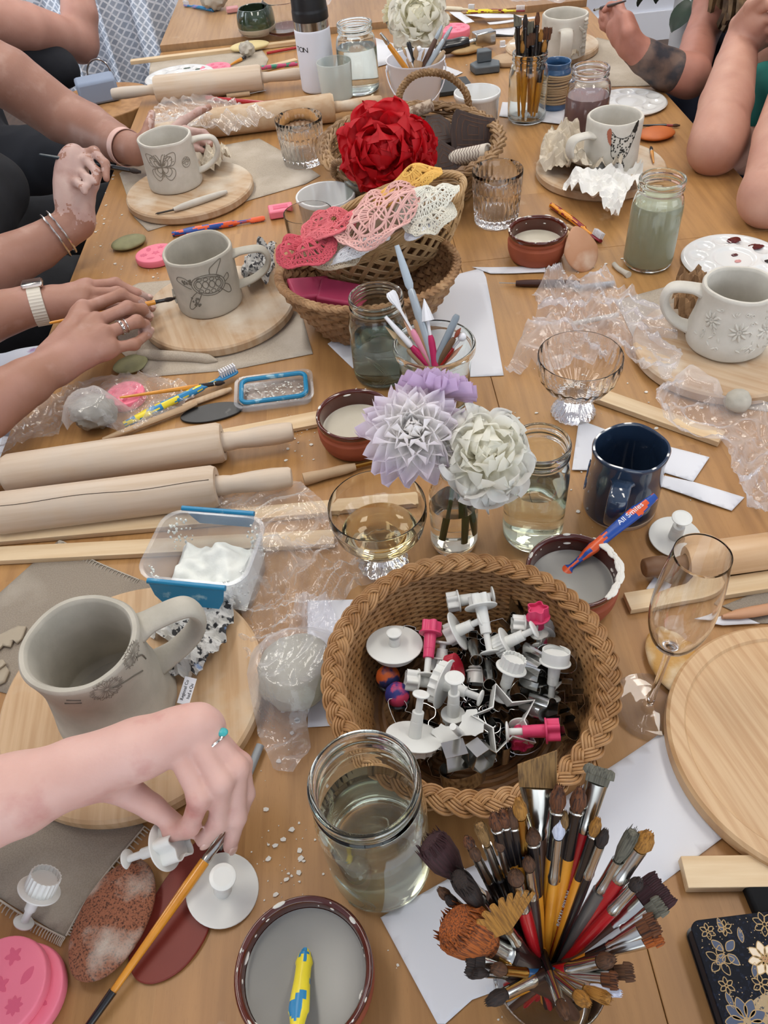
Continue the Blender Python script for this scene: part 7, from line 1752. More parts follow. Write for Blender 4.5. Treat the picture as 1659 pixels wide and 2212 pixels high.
M_gold = mat('gold batik line', '#b99b6d', 0.4); M_crm = mat('cream batik petal', '#dac9b0', 0.5); M_bpt = mat('blue grey batik petal', '#3e4a63', 0.5); M_rst = mat('rust batik petal', '#a5664c', 0.5)
rnd = random.Random(6); petals = {0: MB(), 1: MB(), 2: MB()}; lines = MB(); dots = MB()
def bflower(x, y, r, n, k, rot=0):
    for i in range(n):
        a = rot+2*pi*i/n; P = [(x+r*(0.2*cos(a))+0, y+r*0.2*sin(a))]
        pt = sp2([(r*0.15, 0), (r*0.55, r*0.26), (r, 0.0), (r*0.55, -r*0.26)], 4, True)
        pt = [(x+u*cos(a)-v*sin(a), y+u*sin(a)+v*cos(a)) for u, v in pt]
        if k is not None: petals[k].prism(pt, 0.0212, 0.0214)
        lines.tube([(u, v, 0.0214) for u, v in pt], 0.00035, 4, closed=True)
tan = MB(); tan.prism(sp2([(-0.046, -0.07), (-0.044, -0.01), (-0.03, 0.012), (0.0, 0.022), (0.03, 0.012), (0.046, 0.02), (0.046, -0.07)], 5, True), 0.0211, 0.02128); tan.build('tan_ground_print', mat('tan batik ground', '#a08a68', 0.5, c2='#3a3a40', scale=300, mix=(0.56, 0.6)), nb)
for x, y, r, n, k in ((-0.002, 0.042, 0.013, 8, 0), (-0.002, 0.042, 0.0045, 6, 1), (-0.038, 0.066, 0.006, 6, None), (-0.024, 0.067, 0.006, 6, None), (-0.036, 0.045, 0.011, 5, None), (-0.03, 0.05, 0.012, 4, 2), (-0.038, 0.028, 0.006, 6, None), (0.008, 0.066, 0.009, 7, None), (-0.012, 0.026, 0.007, 6, None), (0.002, 0.0, 0.02, 8, 2), (-0.032, 0.004, 0.016, 9, 2), (-0.034, -0.03, 0.018, 8, 2), (0.0, -0.035, 0.016, 8, 0), (0.034, 0.03, 0.016, 7, 2), (0.034, -0.01, 0.014, 8, 0), (0.03, -0.05, 0.016, 8, 2), (0.036, 0.062, 0.01, 6, None), (-0.02, -0.06, 0.012, 7, 1)):
    bflower(x, y, r, n, k, rnd.random())
for i in range(420):
    x, y = rnd.uniform(-.047, .047), rnd.uniform(-.072, .072); dots.lathe([(0.0004, 0.0212), (0.0004, 0.02135), (0, 0.02135)], 5, Matrix.Translation((x, y, 0)))
for q in range(26):
    x, y, a = rnd.uniform(-.042, .042), rnd.uniform(-.066, .066), rnd.random()*6
    pt = sp2([(0, 0), (0.005, 0.0022), (0.011, 0), (0.005, -0.0022)], 3, True); pt = [(x+u*cos(a)-v*sin(a), y+u*sin(a)+v*cos(a)) for u, v in pt]
    petals[2].prism(pt, 0.0211, 0.02125); lines.tube([(u, v, 0.0213) for u, v in pt], 0.0003, 4, closed=True)
kind(petals[0].build('cream_flower_print', M_crm, nb), 'stuff'); petals[1].build('rust_flower_print', M_rst, nb); petals[2].build('blue_leaf_print', M_bpt, nb); lines.build('gold_outline_print', M_gold, nb); kind(dots.build('gold_dot_print', M_gold, nb), 'stuff')
o = MB().box((0.06, 0.03, 0.012)).build('phone_case', mat('matt black', '#141416', 0.75, spec=0.2), M=place(T(1690, 1930, 0.007), 0.05), bevel=0.003); tag(o, 'black case lying between the short slat and the notebook', 'case')
# ---------------------------------------------------------------- cling film and crumpled things
M_film = thinfilm('cling film', '#ffffff', 0.9, 0.6, 0.55, 60, 0.08); M_film2 = thinfilm('milky plastic', '#fbfbff', 0.82, 0.5, 0.5, 60, 0.12)
def crumpled(name, label, poly, m, amp=0.02, n=64, z=0.003, s=22.0, lumps=(), seed=1, cat='plastic film', jit=0.006, smooth=True, edge=0.012, grp=None, base=None):
    """thin sheet pushed into folds; lumps = [(px, py, h_px, radius, height)] raise it over what it covers"""
    P = [T(x, y, 0) for x, y in poly]; c = sum(P, V((0, 0, 0)))/len(P)
    bm = bmesh.new(); bm.faces.new([bm.verts.new((p.x-c.x, p.y-c.y, 0)) for p in P])
    xs = [p.x-c.x for p in P]; ys = [p.y-c.y for p in P]; st = max(max(xs)-min(xs), max(ys)-min(ys))/n
    for ax, q in ((0, xs), (1, ys)):
        for k in range(int((max(q)-min(q))/st)):
            a = V((0, 0, 0)); b = V((0, 0, 0)); a[ax] = min(q)+st*(k+0.5); b[ax] = 1
            bmesh.ops.bisect_plane(bm, geom=bm.verts[:]+bm.edges[:]+bm.faces[:], plane_co=a, plane_no=b)
    bmesh.ops.triangulate(bm, faces=bm.faces[:])
    L = [(T(x, y, 0)-c, r, h) for x, y, r, h in lumps]
    for v in bm.verts:
        p = v.co.copy(); q = V((p.x*s, p.y*s, seed*3.1))
        w = V((noise.noise(q*0.6+V((5, 0, 0))), noise.noise(q*0.6+V((0, 5, 0))), 0))
        q2 = q+w*1.6
        r1 = 1-abs(noise.noise(q2))*2.2; r2 = 1-abs(noise.noise(q2*2.1+V((3, 1, 2))))*2.2; r3 = 1-abs(noise.noise(q2*4.7+V((7, 2, 8))))*2.0
        h = amp*(0.5*max(0, r1)**1.5+0.3*max(0, r2)+0.14*r3)+z
        for l, rr, hh in L:
            d = V((p.x-l.x, p.y-l.y)).length/rr
            h = max(h, (hh+amp*0.12*r2)*(1-max(0, min(1, (d-0.85)/0.9)))**1.0)
        if base: h += base(p+c)
        v.co.x += w.x*jit; v.co.y += w.y*jit; v.co.z = max(z*0.6, h)
    bmesh.ops.recalc_face_normals(bm, faces=bm.faces[:])
    me = bpy.data.meshes.new(name); bm.to_mesh(me); bm.free(); me.materials.append(m)
    me.polygons.foreach_set('use_smooth', [smooth]*len(me.polygons))
    o = bpy.data.objects.new(name, me); COL.objects.link(o); o.location = (c.x, c.y, 0)
    return tag(o, label, cat, grp)
crumpled('plastic_bag', 'clear plastic bag over a grey clay lump under the arm at left', [(0, 992), (28, 930), (100, 872), (200, 822), (330, 815), (400, 838), (425, 868), (350, 905), (300, 940), (240, 956), (165, 962), (150, 940), (60, 968)], M_film, 0.016, 70, lumps=[(215, 925, 0.034, 0.056), (270, 853, 0.032, 0.017), (420, 850, 0.02, 0.012)], seed=2)
crumpled('cling_film', 'clear film over the two pine slats beside the powder tub', [(458, 1108), (500, 1062), (600, 1048), (655, 1056), (700, 1090), (722, 1130), (730, 1195), (660, 1200), (560, 1195), (540, 1150)], M_film, 0.014, 60, z=0.01, seed=3)
crumpled('cling_film', 'crumpled clear film between the powder tub and the wine coupe', [(552, 1180), (620, 1170), (700, 1185), (780, 1170), (830, 1205), (872, 1222), (860, 1262), (790, 1262), (740, 1305), (690, 1325), (640, 1350), (600, 1410), (545, 1440), (528, 1390), (540, 1300), (565, 1260), (548, 1228)], M_film, 0.026, 80, seed=4, lumps=[(590, 1215, 0.022, 0.03)])
crumpled('cling_film', 'cling film twisted round a pale clay lump left of the big basket', [(640, 1290), (705, 1300), (735, 1380), (722, 1480), (690, 1550), (668, 1580), (672, 1620), (632, 1672), (588, 1665), (560, 1600), (556, 1500), (572, 1420), (625, 1380)], M_film2, 0.02, 80, seed=5, lumps=[(648, 1480, 0.042, 0.052)])
crumpled('plastic_film', 'crumpled clear film beside the needle tool at right', [(1092, 842), (1102, 790), (1165, 690), (1150, 645), (1200, 608), (1300, 622), (1345, 660), (1400, 690), (1450, 750), (1460, 800), (1430, 852), (1380, 812), (1345, 790), (1200, 830), (1150, 800)], M_film2, 0.05, 80, s=13, seed=6, jit=0.012)
crumpled('plastic_film', 'crumpled clear film in front of the flower mug board', [(1402, 900), (1415, 850), (1470, 828), (1530, 862), (1600, 880), (1700, 900), (1740, 1060), (1625, 1145), (1588, 1080), (1570, 1000), (1500, 965), (1440, 948)], M_film2, 0.04, 80, s=14, seed=7, jit=0.01, lumps=[(1500, 852, 0.025, 0.035)])
crumpled('plastic_film', 'clear film bunched over the clay-dusted rolling pin, upper left', [(322, 275), (352, 232), (420, 215), (500, 222), (560, 268), (600, 296), (520, 312), (420, 318), (350, 300)], M_film, 0.026, 60, s=14, seed=8, base=lambda p: 0.045*max(0, 1-abs(p.y-1.965)/0.09))
crumpled('plastic_bag', 'crumpled plastic bag behind the clear water jar at the top', [(700, 62), (720, 5), (790, -20), (840, 0), (830, 50), (780, 75)], M_film2, 0.16, 50, s=8, seed=9, jit=0.02, z=0.02)
crumpled('plastic_film', 'sheet of crumpled film at the far end behind the paper strips', [(960, 18), (1000, -12), (1200, -20), (1262, 20), (1180, 32), (1060, 22)], M_film2, 0.05, 50, s=9, seed=10, z=0.02, jit=0.02)
M_news = mat('newsprint', '#cfcdc8', 0.85, c2='#3a3a3c', scale=95, mix=(0.56, 0.6), c3='#7f9cc6', s3=22, m3=(0.62, 0.66))
M_news2 = mat('grey newsprint', '#c3c1bd', 0.85, c2='#4a4a4d', scale=140, mix=(0.52, 0.56))
M_tiss = mat('white tissue', '#e4e2dd', 0.9, bump=0.1, bscale=200); M_rag = mat('cream rag', '#cdc2b0', 0.95, c2='#b8ab96', scale=30, bump=0.15, bscale=300); M_kraft = mat('brown corrugated card', '#9b7a58', 0.9, c2='#7d5f42', scale=1.0, stretch=(220, 20, 20), mix=(0.45, 0.55))
ZB = 0.0205
crumpled('newspaper_wad', 'crumpled newspaper wad under the handle of the dandelion mug', [(385, 1500), (395, 1420), (345, 1400), (352, 1350), (440, 1330), (455, 1300), (525, 1292), (520, 1370), (505, 1430), (430, 1505)], M_news, 0.03, 42, z=0.02, s=34, seed=11, cat='newspaper', jit=0.01, smooth=False)
text_o = thing('newspaper_strip', 'white newspaper strip with printed words on the newspaper wad', 'newspaper', place(T(404, 1492, 0.046), 0.0) @ Matrix.Rotation(radians(80), 4, 'Z') @ Matrix.Rotation(0.35, 4, 'X'))
MB().box((0.03, 0.012, 0.0004)).build('paper', M_paper, text_o); text_mesh('Regional Co', 0.0046, M_blk, text_o, Matrix.Translation((0, 0.0025, 0.0003)), name='print'); text_mesh('had a Qu', 0.0046, M_blk, text_o, Matrix.Translation((0, -0.003, 0.0003)), name='print')
crumpled('newspaper_wad', 'crumpled grey newspaper wad under the handle of the turtle mug', [(535, 650), (540, 610), (560, 575), (600, 560), (612, 610), (600, 640), (570, 655)], M_news2, 0.045, 36, z=0.02, s=30, seed=12, cat='newspaper', jit=0.012, smooth=False)
crumpled('rag', 'crumpled cream rag under the handle of the butterfly mug', [(442, 390), (445, 355), (480, 340), (502, 372), (490, 398), (460, 400)], M_rag, 0.055, 36, z=0.02, s=20, seed=13, cat='cloth', jit=0.012, smooth=False)
crumpled('corrugated_card', 'crumpled brown corrugated card under the handle of the flower mug', [(1440, 700), (1450, 650), (1500, 640), (1525, 690), (1505, 750), (1460, 745)], M_kraft, 0.05, 36, z=0.02, s=26, seed=14, cat='cardboard', jit=0.01, smooth=False)
crumpled('rag', 'crumpled cream rag on the board left of the chicken mug', [(1168, 395), (1175, 340), (1200, 305), (1240, 330), (1280, 355), (1335, 375), (1330, 410), (1240, 415)], M_rag, 0.06, 46, z=0.02, s=17, seed=15, cat='cloth', jit=0.015, smooth=False)
crumpled('tissue', 'crumpled white tissue in front of the chicken mug board', [(1208, 440), (1212, 418), (1250, 415), (1300, 388), (1370, 395), (1380, 430), (1345, 470), (1318, 505), (1295, 490), (1280, 468), (1240, 462)], M_tiss, 0.06, 46, z=0.003, s=16, seed=16, cat='tissue', jit=0.02, smooth=False)
crumpled('rag', 'small crumpled rag at the foot of the far right mug', [(1200, 150), (1205, 125), (1240, 120), (1255, 140), (1235, 155)], M_rag, 0.05, 26, z=0.02, s=18, seed=17, cat='cloth', jit=0.015, smooth=False)
# offcuts of rolled clay on the canvas at left
M_scrap = mat('clay offcut', '#a69a87', 0.9, bump=0.1, bscale=150)
for lb, poly, z in (('curved clay offcut on the canvas at the left edge', [(-20, 1395), (0, 1375), (40, 1355), (58, 1356), (50, 1380), (38, 1392), (30, 1385), (24, 1400), (8, 1397), (-20, 1425)], 0.003),
                    ('lower clay offcut at the left edge', [(-20, 1430), (8, 1428), (14, 1440), (22, 1452), (12, 1475), (-20, 1490)], 0.003), ('clay offcut lying on top of the lower one at the left edge', [(-20, 1440), (10, 1428), (14, 1436), (-20, 1462)], 0.0065)):
    o = sheet('clay_offcut', lb, poly, M_scrap, z, 0.003, 0.0006, 3, 'clay', 8)
# dry clay flakes and crumbs strewn about
mb = MB(); rnd = random.Random(12)
for (x, y, sx, sy, k) in ((300, 540, 130, 90, 60), (640, 950, 60, 60, 40), (600, 1850, 120, 130, 50), (240, 1900, 160, 150, 50), (1270, 620, 110, 60, 60), (1080, 1950, 400, 250, 60), (1400, 880, 200, 120, 30), (420, 770, 200, 40, 40), (1300, 1000, 260, 240, 40), (220, 460, 40, 120, 30), (980, 150, 80, 40, 20), (620, 1560, 60, 160, 24)):
    for i in range(k):
        p = T(x+rnd.gauss(0, sx*0.5), y+rnd.gauss(0, sy*0.5), 0.0004)
        if not (TXL < p.x < TXR): continue
        q = rnd.choice((0.0005, 0.0007, 0.001, 0.0015, 0.003)); a = rnd.random()*6
        mb.prism([(q*cos(a+t)*rnd.uniform(.6, 1.2), q*sin(a+t)*rnd.uniform(.5, 1.0)) for t in (0, 1.1, 2.2, 3.3, 4.6, 5.5)], 0, 0.0004+q*0.2, Matrix.Translation(p))
o = mb.build('clay_crumbs', M_slipmark, smooth=False); kind(tag(o, 'white crumbs of dry clay strewn over the table', 'crumbs'), 'stuff')
# ---------------------------------------------------------------- people: one smooth surface grown from a distance field
def nets(D, org, vox):
    """surface nets on the zero level of D"""
    S = D < 0
    c = [S[i:S.shape[0]-1+i, j:S.shape[1]-1+j, k:S.shape[2]-1+k] for i in (0, 1) for j in (0, 1) for k in (0, 1)]
    n = sum(q.astype(np.int8) for q in c); cell = (n > 0) & (n < 8)
    idx = np.argwhere(cell); ID = np.full(cell.shape, -1, np.int32); ID[cell] = np.arange(len(idx))
    acc = np.zeros((len(idx), 3)); cnt = np.zeros(len(idx))
    I, J, K = idx.T
    for ax in range(3):
        o1 = [(a, b) for a in (0, 1) for b in (0, 1)]
        for a, b in o1:
            lo = [0, 0, 0]; hi = [0, 0, 0]; oth = [q for q in range(3) if q != ax]
            lo[oth[0]] = hi[oth[0]] = a; lo[oth[1]] = hi[oth[1]] = b; hi[ax] = 1
            d0 = D[I+lo[0], J+lo[1], K+lo[2]]; d1 = D[I+hi[0], J+hi[1], K+hi[2]]
            m = (d0 < 0) != (d1 < 0); t = np.where(m, d0/(d0-d1+1e-12), 0)
            p = np.array(lo, float)[None]+np.zeros((len(idx), 3)); p[:, ax] += t
            acc[m] += p[m]; cnt[m] += 1
    vs = (idx+acc/np.maximum(cnt, 1)[:, None])*vox+org
    fs = []
    for ax in range(3):
        A = np.argwhere(np.take(S, range(0, S.shape[ax]-1), ax) != np.take(S, range(1, S.shape[ax]), ax))
        o = [q for q in range(3) if q != ax]
        ok = (A[:, o[0]] > 0) & (A[:, o[1]] > 0) & (A[:, o[0]] < cell.shape[o[0]]) & (A[:, o[1]] < cell.shape[o[1]]); A = A[ok]
        def g(a, b):
            B = A.copy(); B[:, o[0]] -= a; B[:, o[1]] -= b; return ID[B[:, 0], B[:, 1], B[:, 2]]
        q = np.stack([g(1, 1), g(0, 1), g(0, 0), g(1, 0)], 1)
        fl = S[A[:, 0], A[:, 1], A[:, 2]] != (ax == 1)
        q[~fl] = q[~fl][:, ::-1]; fs.append(q)
    return vs, np.concatenate(fs)

def field(chains, vox, pad=0.012):
    """chains: list of (list of (point, radius), k) joined smoothly one after another; a 4-tuple adds a squash (axis, factor)"""
    pts = np.array([tuple(p) for ch in chains for p, r in ch[0]]); rm = max(r for ch in chains for p, r in ch[0])
    org = pts.min(0)-rm-pad; N = np.ceil((pts.max(0)+rm+pad-org)/vox).astype(int)+1
    D = np.full(N, 1.0, np.float32)
    for ch in chains:
        P, k = ch[0], ch[1]; F = None
        ps = np.array([tuple(p) for p, r in P]); r_ = max(r for p, r in P); mg = r_+k+3*vox
        lo = np.clip(((ps.min(0)-mg-org)/vox).astype(int), 0, N-1); hi = np.clip(((ps.max(0)+mg-org)/vox).astype(int)+2, 1, N)
        g = np.stack(np.meshgrid(*[np.arange(a, b)*vox+o for a, b, o in zip(lo, hi, org)], indexing='ij'), -1).astype(np.float32)
        for (a, ra), (b, rb) in zip(P, P[1:]):
            a = np.array(tuple(a), np.float32); b = np.array(tuple(b), np.float32); ab = b-a; L2 = max(float(ab@ab), 1e-10)
            t = np.clip(((g-a)@ab)/L2, 0, 1); d = np.linalg.norm(g-a-t[..., None]*ab, axis=-1)-(ra+(rb-ra)*t)
            if F is None: F = d
            else:
                h = np.clip(0.5+0.5*(F-d)/0.005, 0, 1); F = F+(d-F)*h-0.005*h*(1-h)
        sl = tuple(slice(a, b) for a, b in zip(lo, hi)); B = D[sl]
        h = np.clip(0.5+0.5*(B-F)/k, 0, 1); D[sl] = B+(F-B)*h-k*h*(1-h)
    return D, org
def grow(name, chains, m, parent=None, vox=0.003, wrinkle=0.0, ws=40, loc=None, seed=0, dust=None):
    D, org = field(chains, vox); vs, fs = nets(D, org, vox)
    loc = loc or V((0, 0, 0)); vs = vs-np.array(tuple(loc))
    me = bpy.data.meshes.new(name); me.from_pydata(vs.tolist(), [], fs.tolist()); me.materials.append(m)
    me.polygons.foreach_set('use_smooth', [True]*len(me.polygons)); me.update()
    if dust:
        dm, spots = dust; me.materials.append(dm); L_ = [(p-loc, r) for p, r in spots]
        for f in me.polygons:
            c = V(f.center); n_ = noise.noise(c*45)*0.4+noise.noise(c*160)*0.3
            if any((c-p).length < r*(1+n_) for p, r in L_): f.material_index = 1
    if wrinkle:
        nrm_ = [v.normal.copy() for v in me.vertices]
        for v, n_ in zip(me.vertices, nrm_):
            q = v.co*ws+V((seed, 0, 0)); v.co += n_*wrinkle*(noise.noise(q*0.5)+0.6*(1-2*abs(noise.noise(V((q.x, q.y, q.z*0.4))))))
    o = bpy.data.objects.new(name, me); COL.objects.link(o); o.location = loc
    if parent is not None: o.parent = parent
    sm = o.modifiers.new('smooth', 'SMOOTH'); sm.factor = 0.5; sm.iterations = 2
    return o
def skin(name, c1, c2, c3, dust=None):
    """skin with blotches; dust: dried clay on top"""
    return mat(name, c1, 0.52, c2=c2, scale=16, mix=(0.35, 0.7), bump=0.12, bscale=240, sss=0.12, c3=c3, s3=26 if dust else 12, m3=dust or (0.62, 0.85))
def pt(*a): return T(*a)
FR = {'i': (0.0098, 0.0088, 0.0078, 0.0064), 'm': (0.0102, 0.009, 0.008, 0.0066), 'r': (0.0098, 0.0086, 0.0076, 0.0062), 'p': (0.0088, 0.0076, 0.0066, 0.0055), 't': (0.0125, 0.0112, 0.0098, 0.0074)}
def hand(wrist, F, thumb, wr=0.026, s=1.0, palm=0.016, up=V((0, 0, 1))):
    """wrist point, four fingers as joint points (knuckle first) and the thumb; returns chains"""
    ch = []; mk = [F[k][0] for k in 'imrp']
    for j, q in enumerate(mk): ch.append(([(wrist+(q-wrist)*0.06+(mk[j]-sum(mk, V((0, 0, 0)))/4)*0.3, wr*0.72), (wrist+(q-wrist)*0.55, palm*1.05*s), (q, palm*0.78*s)], 0.012))
    ch.append(([(mk[0]+(wrist-mk[0])*0.1, palm*0.72*s), (mk[1]+(wrist-mk[1])*0.1, palm*.72*s), (mk[2]+(wrist-mk[2])*0.1, palm*.7*s), (mk[3]+(wrist-mk[3])*0.1, palm*0.66*s)], 0.012))
    for k in 'imrp':
        P = F[k]; R_ = FR[k]
        ch.append(([(p, R_[min(i, 3)]*s*(1.0 if len(P) > 3 else (1, 0.9, 0.72)[min(i, 2)])) for i, p in enumerate(P)], 0.0035))
        for i in (1,): ch.append(([(P[i], R_[1]*s*1.1), (P[i]*0.97+P[i-1]*0.03, R_[1]*s*1.1)], 0.004))
    c4 = sum(mk, V((0, 0, 0)))/4; n = (mk[0]-mk[3]).cross(c4-wrist).normalized(); n = n if n.dot(up) > 0 else -n
    for j, q in enumerate(mk):
        ch.append(([(q+n*palm*0.32*s, 0.0088*s), (q+n*palm*0.36*s+(q-wrist)*0.03, 0.008*s)], 0.005))
        ch.append(([(wrist+(q-wrist)*0.35+n*palm*0.86*s, 0.002), (q+n*palm*0.58*s, 0.0036*s)], 0.005))
    base = wrist+(thumb[0]-wrist)*0.25
    ch.append(([(base, 0.018*s)]+[(p, FR['t'][min(i+(4-len(thumb)), 3)]*s*(1.35 if i == 0 else 1.0)) for i, p in enumerate(thumb)], 0.009))
    return ch
def head(p, hc, f):
    f = V(f).normalized(); s = V((0, 0, 1)).cross(f).normalized(); u = f.cross(s)
    return [([(p, .06), (hc-u*.06-f*.02, .052)], .03), ([(hc+u*.035-f*.025, .088), (hc+u*.03+f*.01, .08)], .03), ([(hc-u*.02+f*.015, .068), (hc-u*.078+f*.045, .042)], .03),
            ([(hc+u*.012+f*.086, .010), (hc-u*.026+f*.106, .0135)], .012), ([(hc+u*.032+f*.076-s*.034, .013), (hc+u*.032+f*.076+s*.034, .013)], .012),
            ([(hc-u*.052+f*.08-s*.02, .009), (hc-u*.052+f*.08+s*.02, .009)], .006), ([(hc-u*.064+f*.078-s*.014, .009), (hc-u*.064+f*.078+s*.014, .009)], .006),
            ([(hc+s*.086+u*.02, .014), (hc+s*.083-u*.025, .01)], .008), ([(hc-s*.086+u*.02, .014), (hc-s*.083-u*.025, .01)], .008)]
def face_bits(ob, hc, f, loc, hm, long_=0.0):
    f = V(f).normalized(); s = V((0, 0, 1)).cross(f).normalized(); u = f.cross(s)
    for k in (-1, 1): MB().ball(0.0125, None, 0, 14, 10).build('eye', mat('eye white', '#d8d2cc', 0.2), ob, M=Matrix.Translation(hc+f*.074+s*(k*.032)+u*.008-loc))
    ch = [([(hc+u*.06-f*.03, .086), (hc+u*.015-f*.05, .088)], .03), ([(hc+u*.085+f*.035-s*.03, .04), (hc+u*.085+f*.035+s*.03, .04)], .03)]
    if long_: ch += [([(hc-f*.06+s*k*.05, .06), (hc-f*.07+s*k*.07-u*long_, .035)], .03) for k in (-1, 1)]
    grow('hair', ch, hm, ob, 0.007, 0.006, 30, loc).location = (0, 0, 0)
H_brown = mat('brown head hair', '#4a3527', 0.6, c2='#2f2118', scale=3, stretch=(30, 30, 4)); H_dark = mat('dark head hair', '#241c19', 0.6); H_grey = mat('grey head hair', '#8d8a86', 0.6)
M_nail = mat('fingernail', '#d9b3a6', 0.25, coat=0.4)
def nails(parent, F, thumb, upd, s=1.0, sel='imrpt', loc=None):
    for k in sel:
        P = thumb if k == 't' else F[k]; a, b = P[-2], P[-1]; d = (b-a).normalized(); u = V(upd)-d*V(upd).dot(d)
        if u.length < 1e-3: continue
        u.normalize(); r = FR[k][3]*s
        M = Matrix((d.cross(u), d, u)).transposed().to_4x4(); M.translation = b+u*r*0.75-(loc or V((0, 0, 0)))
        MB().ball((r*0.72, r*0.95, r*0.32), None, 0, 12, 8).build('fingernail', M_nail, parent, M=M)
SK_A = skin('pale pink skin', '#cda296', '#d8b1a6', '#bf857c', (0.55, 0.8)); SK_B = skin('tan skin', '#9c705c', '#ab7f70', '#b99488', (0.6, 0.85))
SK_C = skin('ruddy skin', '#956b5a', '#a27868', '#b08c7d', (0.55, 0.8)); SK_D = skin('light skin', '#b98a7b', '#c59788', '#b08073', None); SK_E = skin('rosy skin', '#a8705f', '#b57d6c', '#8f5a4b', None); SK_F = skin('freckled skin', '#b58472', '#c49682', '#935f4d', None)
SK_DUST = skin('clay-dusted skin', '#b4938a', '#bfa59c', '#9f7a70', (0.5, 0.75))
M_silver = mat('silver', '#cfcac4', 0.18, metal=1.0); M_turq = mat('turquoise stone', '#3fa6a8', 0.3)
def ring_on(parent, name, p, d, r, m, tube=0.0012, loc=None, twist=False):
    M = axis(p, p+d); M.translation = p-(loc or V((0, 0, 0)))
    mb = MB()
    if twist:
        for s in (0, pi): mb.tube([(cos(a)*r, sin(a)*r, 0.0016*sin(9*a+s)) for a in (2*pi*i/90 for i in range(90))], tube*0.7, 5, closed=True)
    else: mb.tube([(cos(2*pi*i/40)*r, sin(2*pi*i/40)*r, 0) for i in range(40)], tube, 8, closed=True)
    return mb.build(name, m, parent, M=M)

# --- nearest sitter on the left: a left hand reaching down over the table
F = {'i': [pt(372, 1600, .122), pt(432, 1722, .092), pt(410, 1785, .062), pt(368, 1802, .052)],
     'm': [pt(405, 1568, .127), pt(478, 1690, .098), pt(472, 1775, .060), pt(440, 1815, .040)],
     'r': [pt(432, 1562, .122), pt(512, 1660, .094), pt(512, 1765, .056), pt(497, 1828, .030)],
     'p': [pt(450, 1575, .112), pt(522, 1650, .085), pt(533, 1715, .058), pt(520, 1765, .040)]}
th = [pt(245, 1690, .088), pt(330, 1745, .066), pt(400, 1795, .044)]
w0 = pt(150, 1672, .112)
arm = [([(pt(-560, 1780, .30), .055), (pt(-330, 1800, .15), .046), (pt(-120, 1765, .115), .043), (pt(40, 1715, .112), .034), (w0, .0275)], 0.02)]
ob = thing('person', 'person at the near left reaching a pale ringed left hand over the cutters', 'person', Matrix.Translation(V((-0.85, 0.25, FLOOR))))
lc_ = V((-0.85, 0.25, FLOOR))
nb_ = grow('body', arm+hand(w0, F, th, 0.030, 1.06, 0.0185)+[([(pt(-560, 1780, .30), .055), (V((-0.86, 0.2, 0.30)), .1), (V((-0.86, 0.0, 0.3)), .08)], 0.03)], SK_A, ob, 0.0024, loc=lc_)
hd_ = grow('head', head(V((-.9, .12, .4)), V((-.85, .12, .58)), (.8, .1, -.6)), SK_A, ob, 0.004, loc=lc_); hd_.location = (0, 0, 0); face_bits(ob, V((-.85, .12, .58)), (.8, .1, -.6), lc_, H_brown, .16)
nb_.location = (0, 0, 0)
nails(ob, F, th, (0.6, -0.2, 0.5), 1.06, 'mrp', lc_)
d = F['r'][1]-F['r'][0]; ring_on(ob, 'turquoise_ring', F['r'][0]+d*0.42, d, 0.0112, M_silver, 0.0013, lc_)
MB().ball((0.0055, 0.0042, 0.003)).build('turquoise_stone', M_turq, ob, M=Matrix.Translation(F['r'][0]+d*0.42+V((0.0072, 0.004, 0.0085))-lc_))
grow('shirt', [([(V((-0.9, 0.12, -0.25)), .15), (V((-0.9, 0.12, 0.28)), .16)], 0.03), ([(V((-0.9, 0.2, 0.3)), .09), (pt(-480, 1790, .24), .066)], 0.03)], mat('grey shirt', '#7d8088', 0.9), ob, 0.008, 0.004, 20, lc_).location = (0, 0, 0)

# --- second sitter on the left: both hands by the turtle mug
FB = {'i': [pt(180, 668, .085), pt(262, 636, .082), pt(296, 652, .066), pt(312, 662, .056)],
      'm': [pt(208, 695, .088), pt(276, 664, .084), pt(308, 668, .066), pt(322, 682, .052)],
      'r': [pt(226, 722, .082), pt(296, 694, .078), pt(314, 702, .062), pt(306, 716, .052)],
      'p': [pt(240, 752, .066), pt(290, 744, .060), pt(318, 722, .052), pt(326, 714, .046)]}
tb = [pt(185, 690, .066), pt(240, 668, .058), pt(290, 660, .052)]
wb_ = pt(112, 790, .072)
FL_ = {'i': [pt(190, 618, .075), pt(250, 612, .068), pt(296, 634, .05), pt(322, 644, .038)],
       'm': [pt(186, 634, .074), pt(254, 632, .064), pt(304, 654, .046), pt(328, 666, .034)],
       'r': [pt(182, 652, .066), pt(246, 656, .056), pt(298, 676, .04), pt(322, 688, .03)],
       'p': [pt(176, 668, .056), pt(230, 676, .046), pt(276, 690, .034), pt(300, 700, .028)]}
tl_ = [pt(160, 640, .05), pt(210, 650, .036), pt(250, 668, .028)]
wl = pt(112, 655, .066)
lcB = V((-0.88, 1.08, FLOOR))
armB = [([(V((-0.92, 0.86, .27)), .055), (pt(-190, 960, .09), .05), (pt(-40, 885, .075), .044), (pt(60, 825, .073), .034), (wb_, .0275)], 0.02),
        ([(V((-0.94, 1.3, .30)), .055), (pt(-190, 700, .09), .05), (pt(-40, 690, .075), .042), (pt(60, 662, .07), .032), (wl, .027)], 0.02)]
ob = thing('person', 'person at the left painting the turtle mug with a yellow brush, wristwatch and rings on', 'person', Matrix.Translation(lcB))
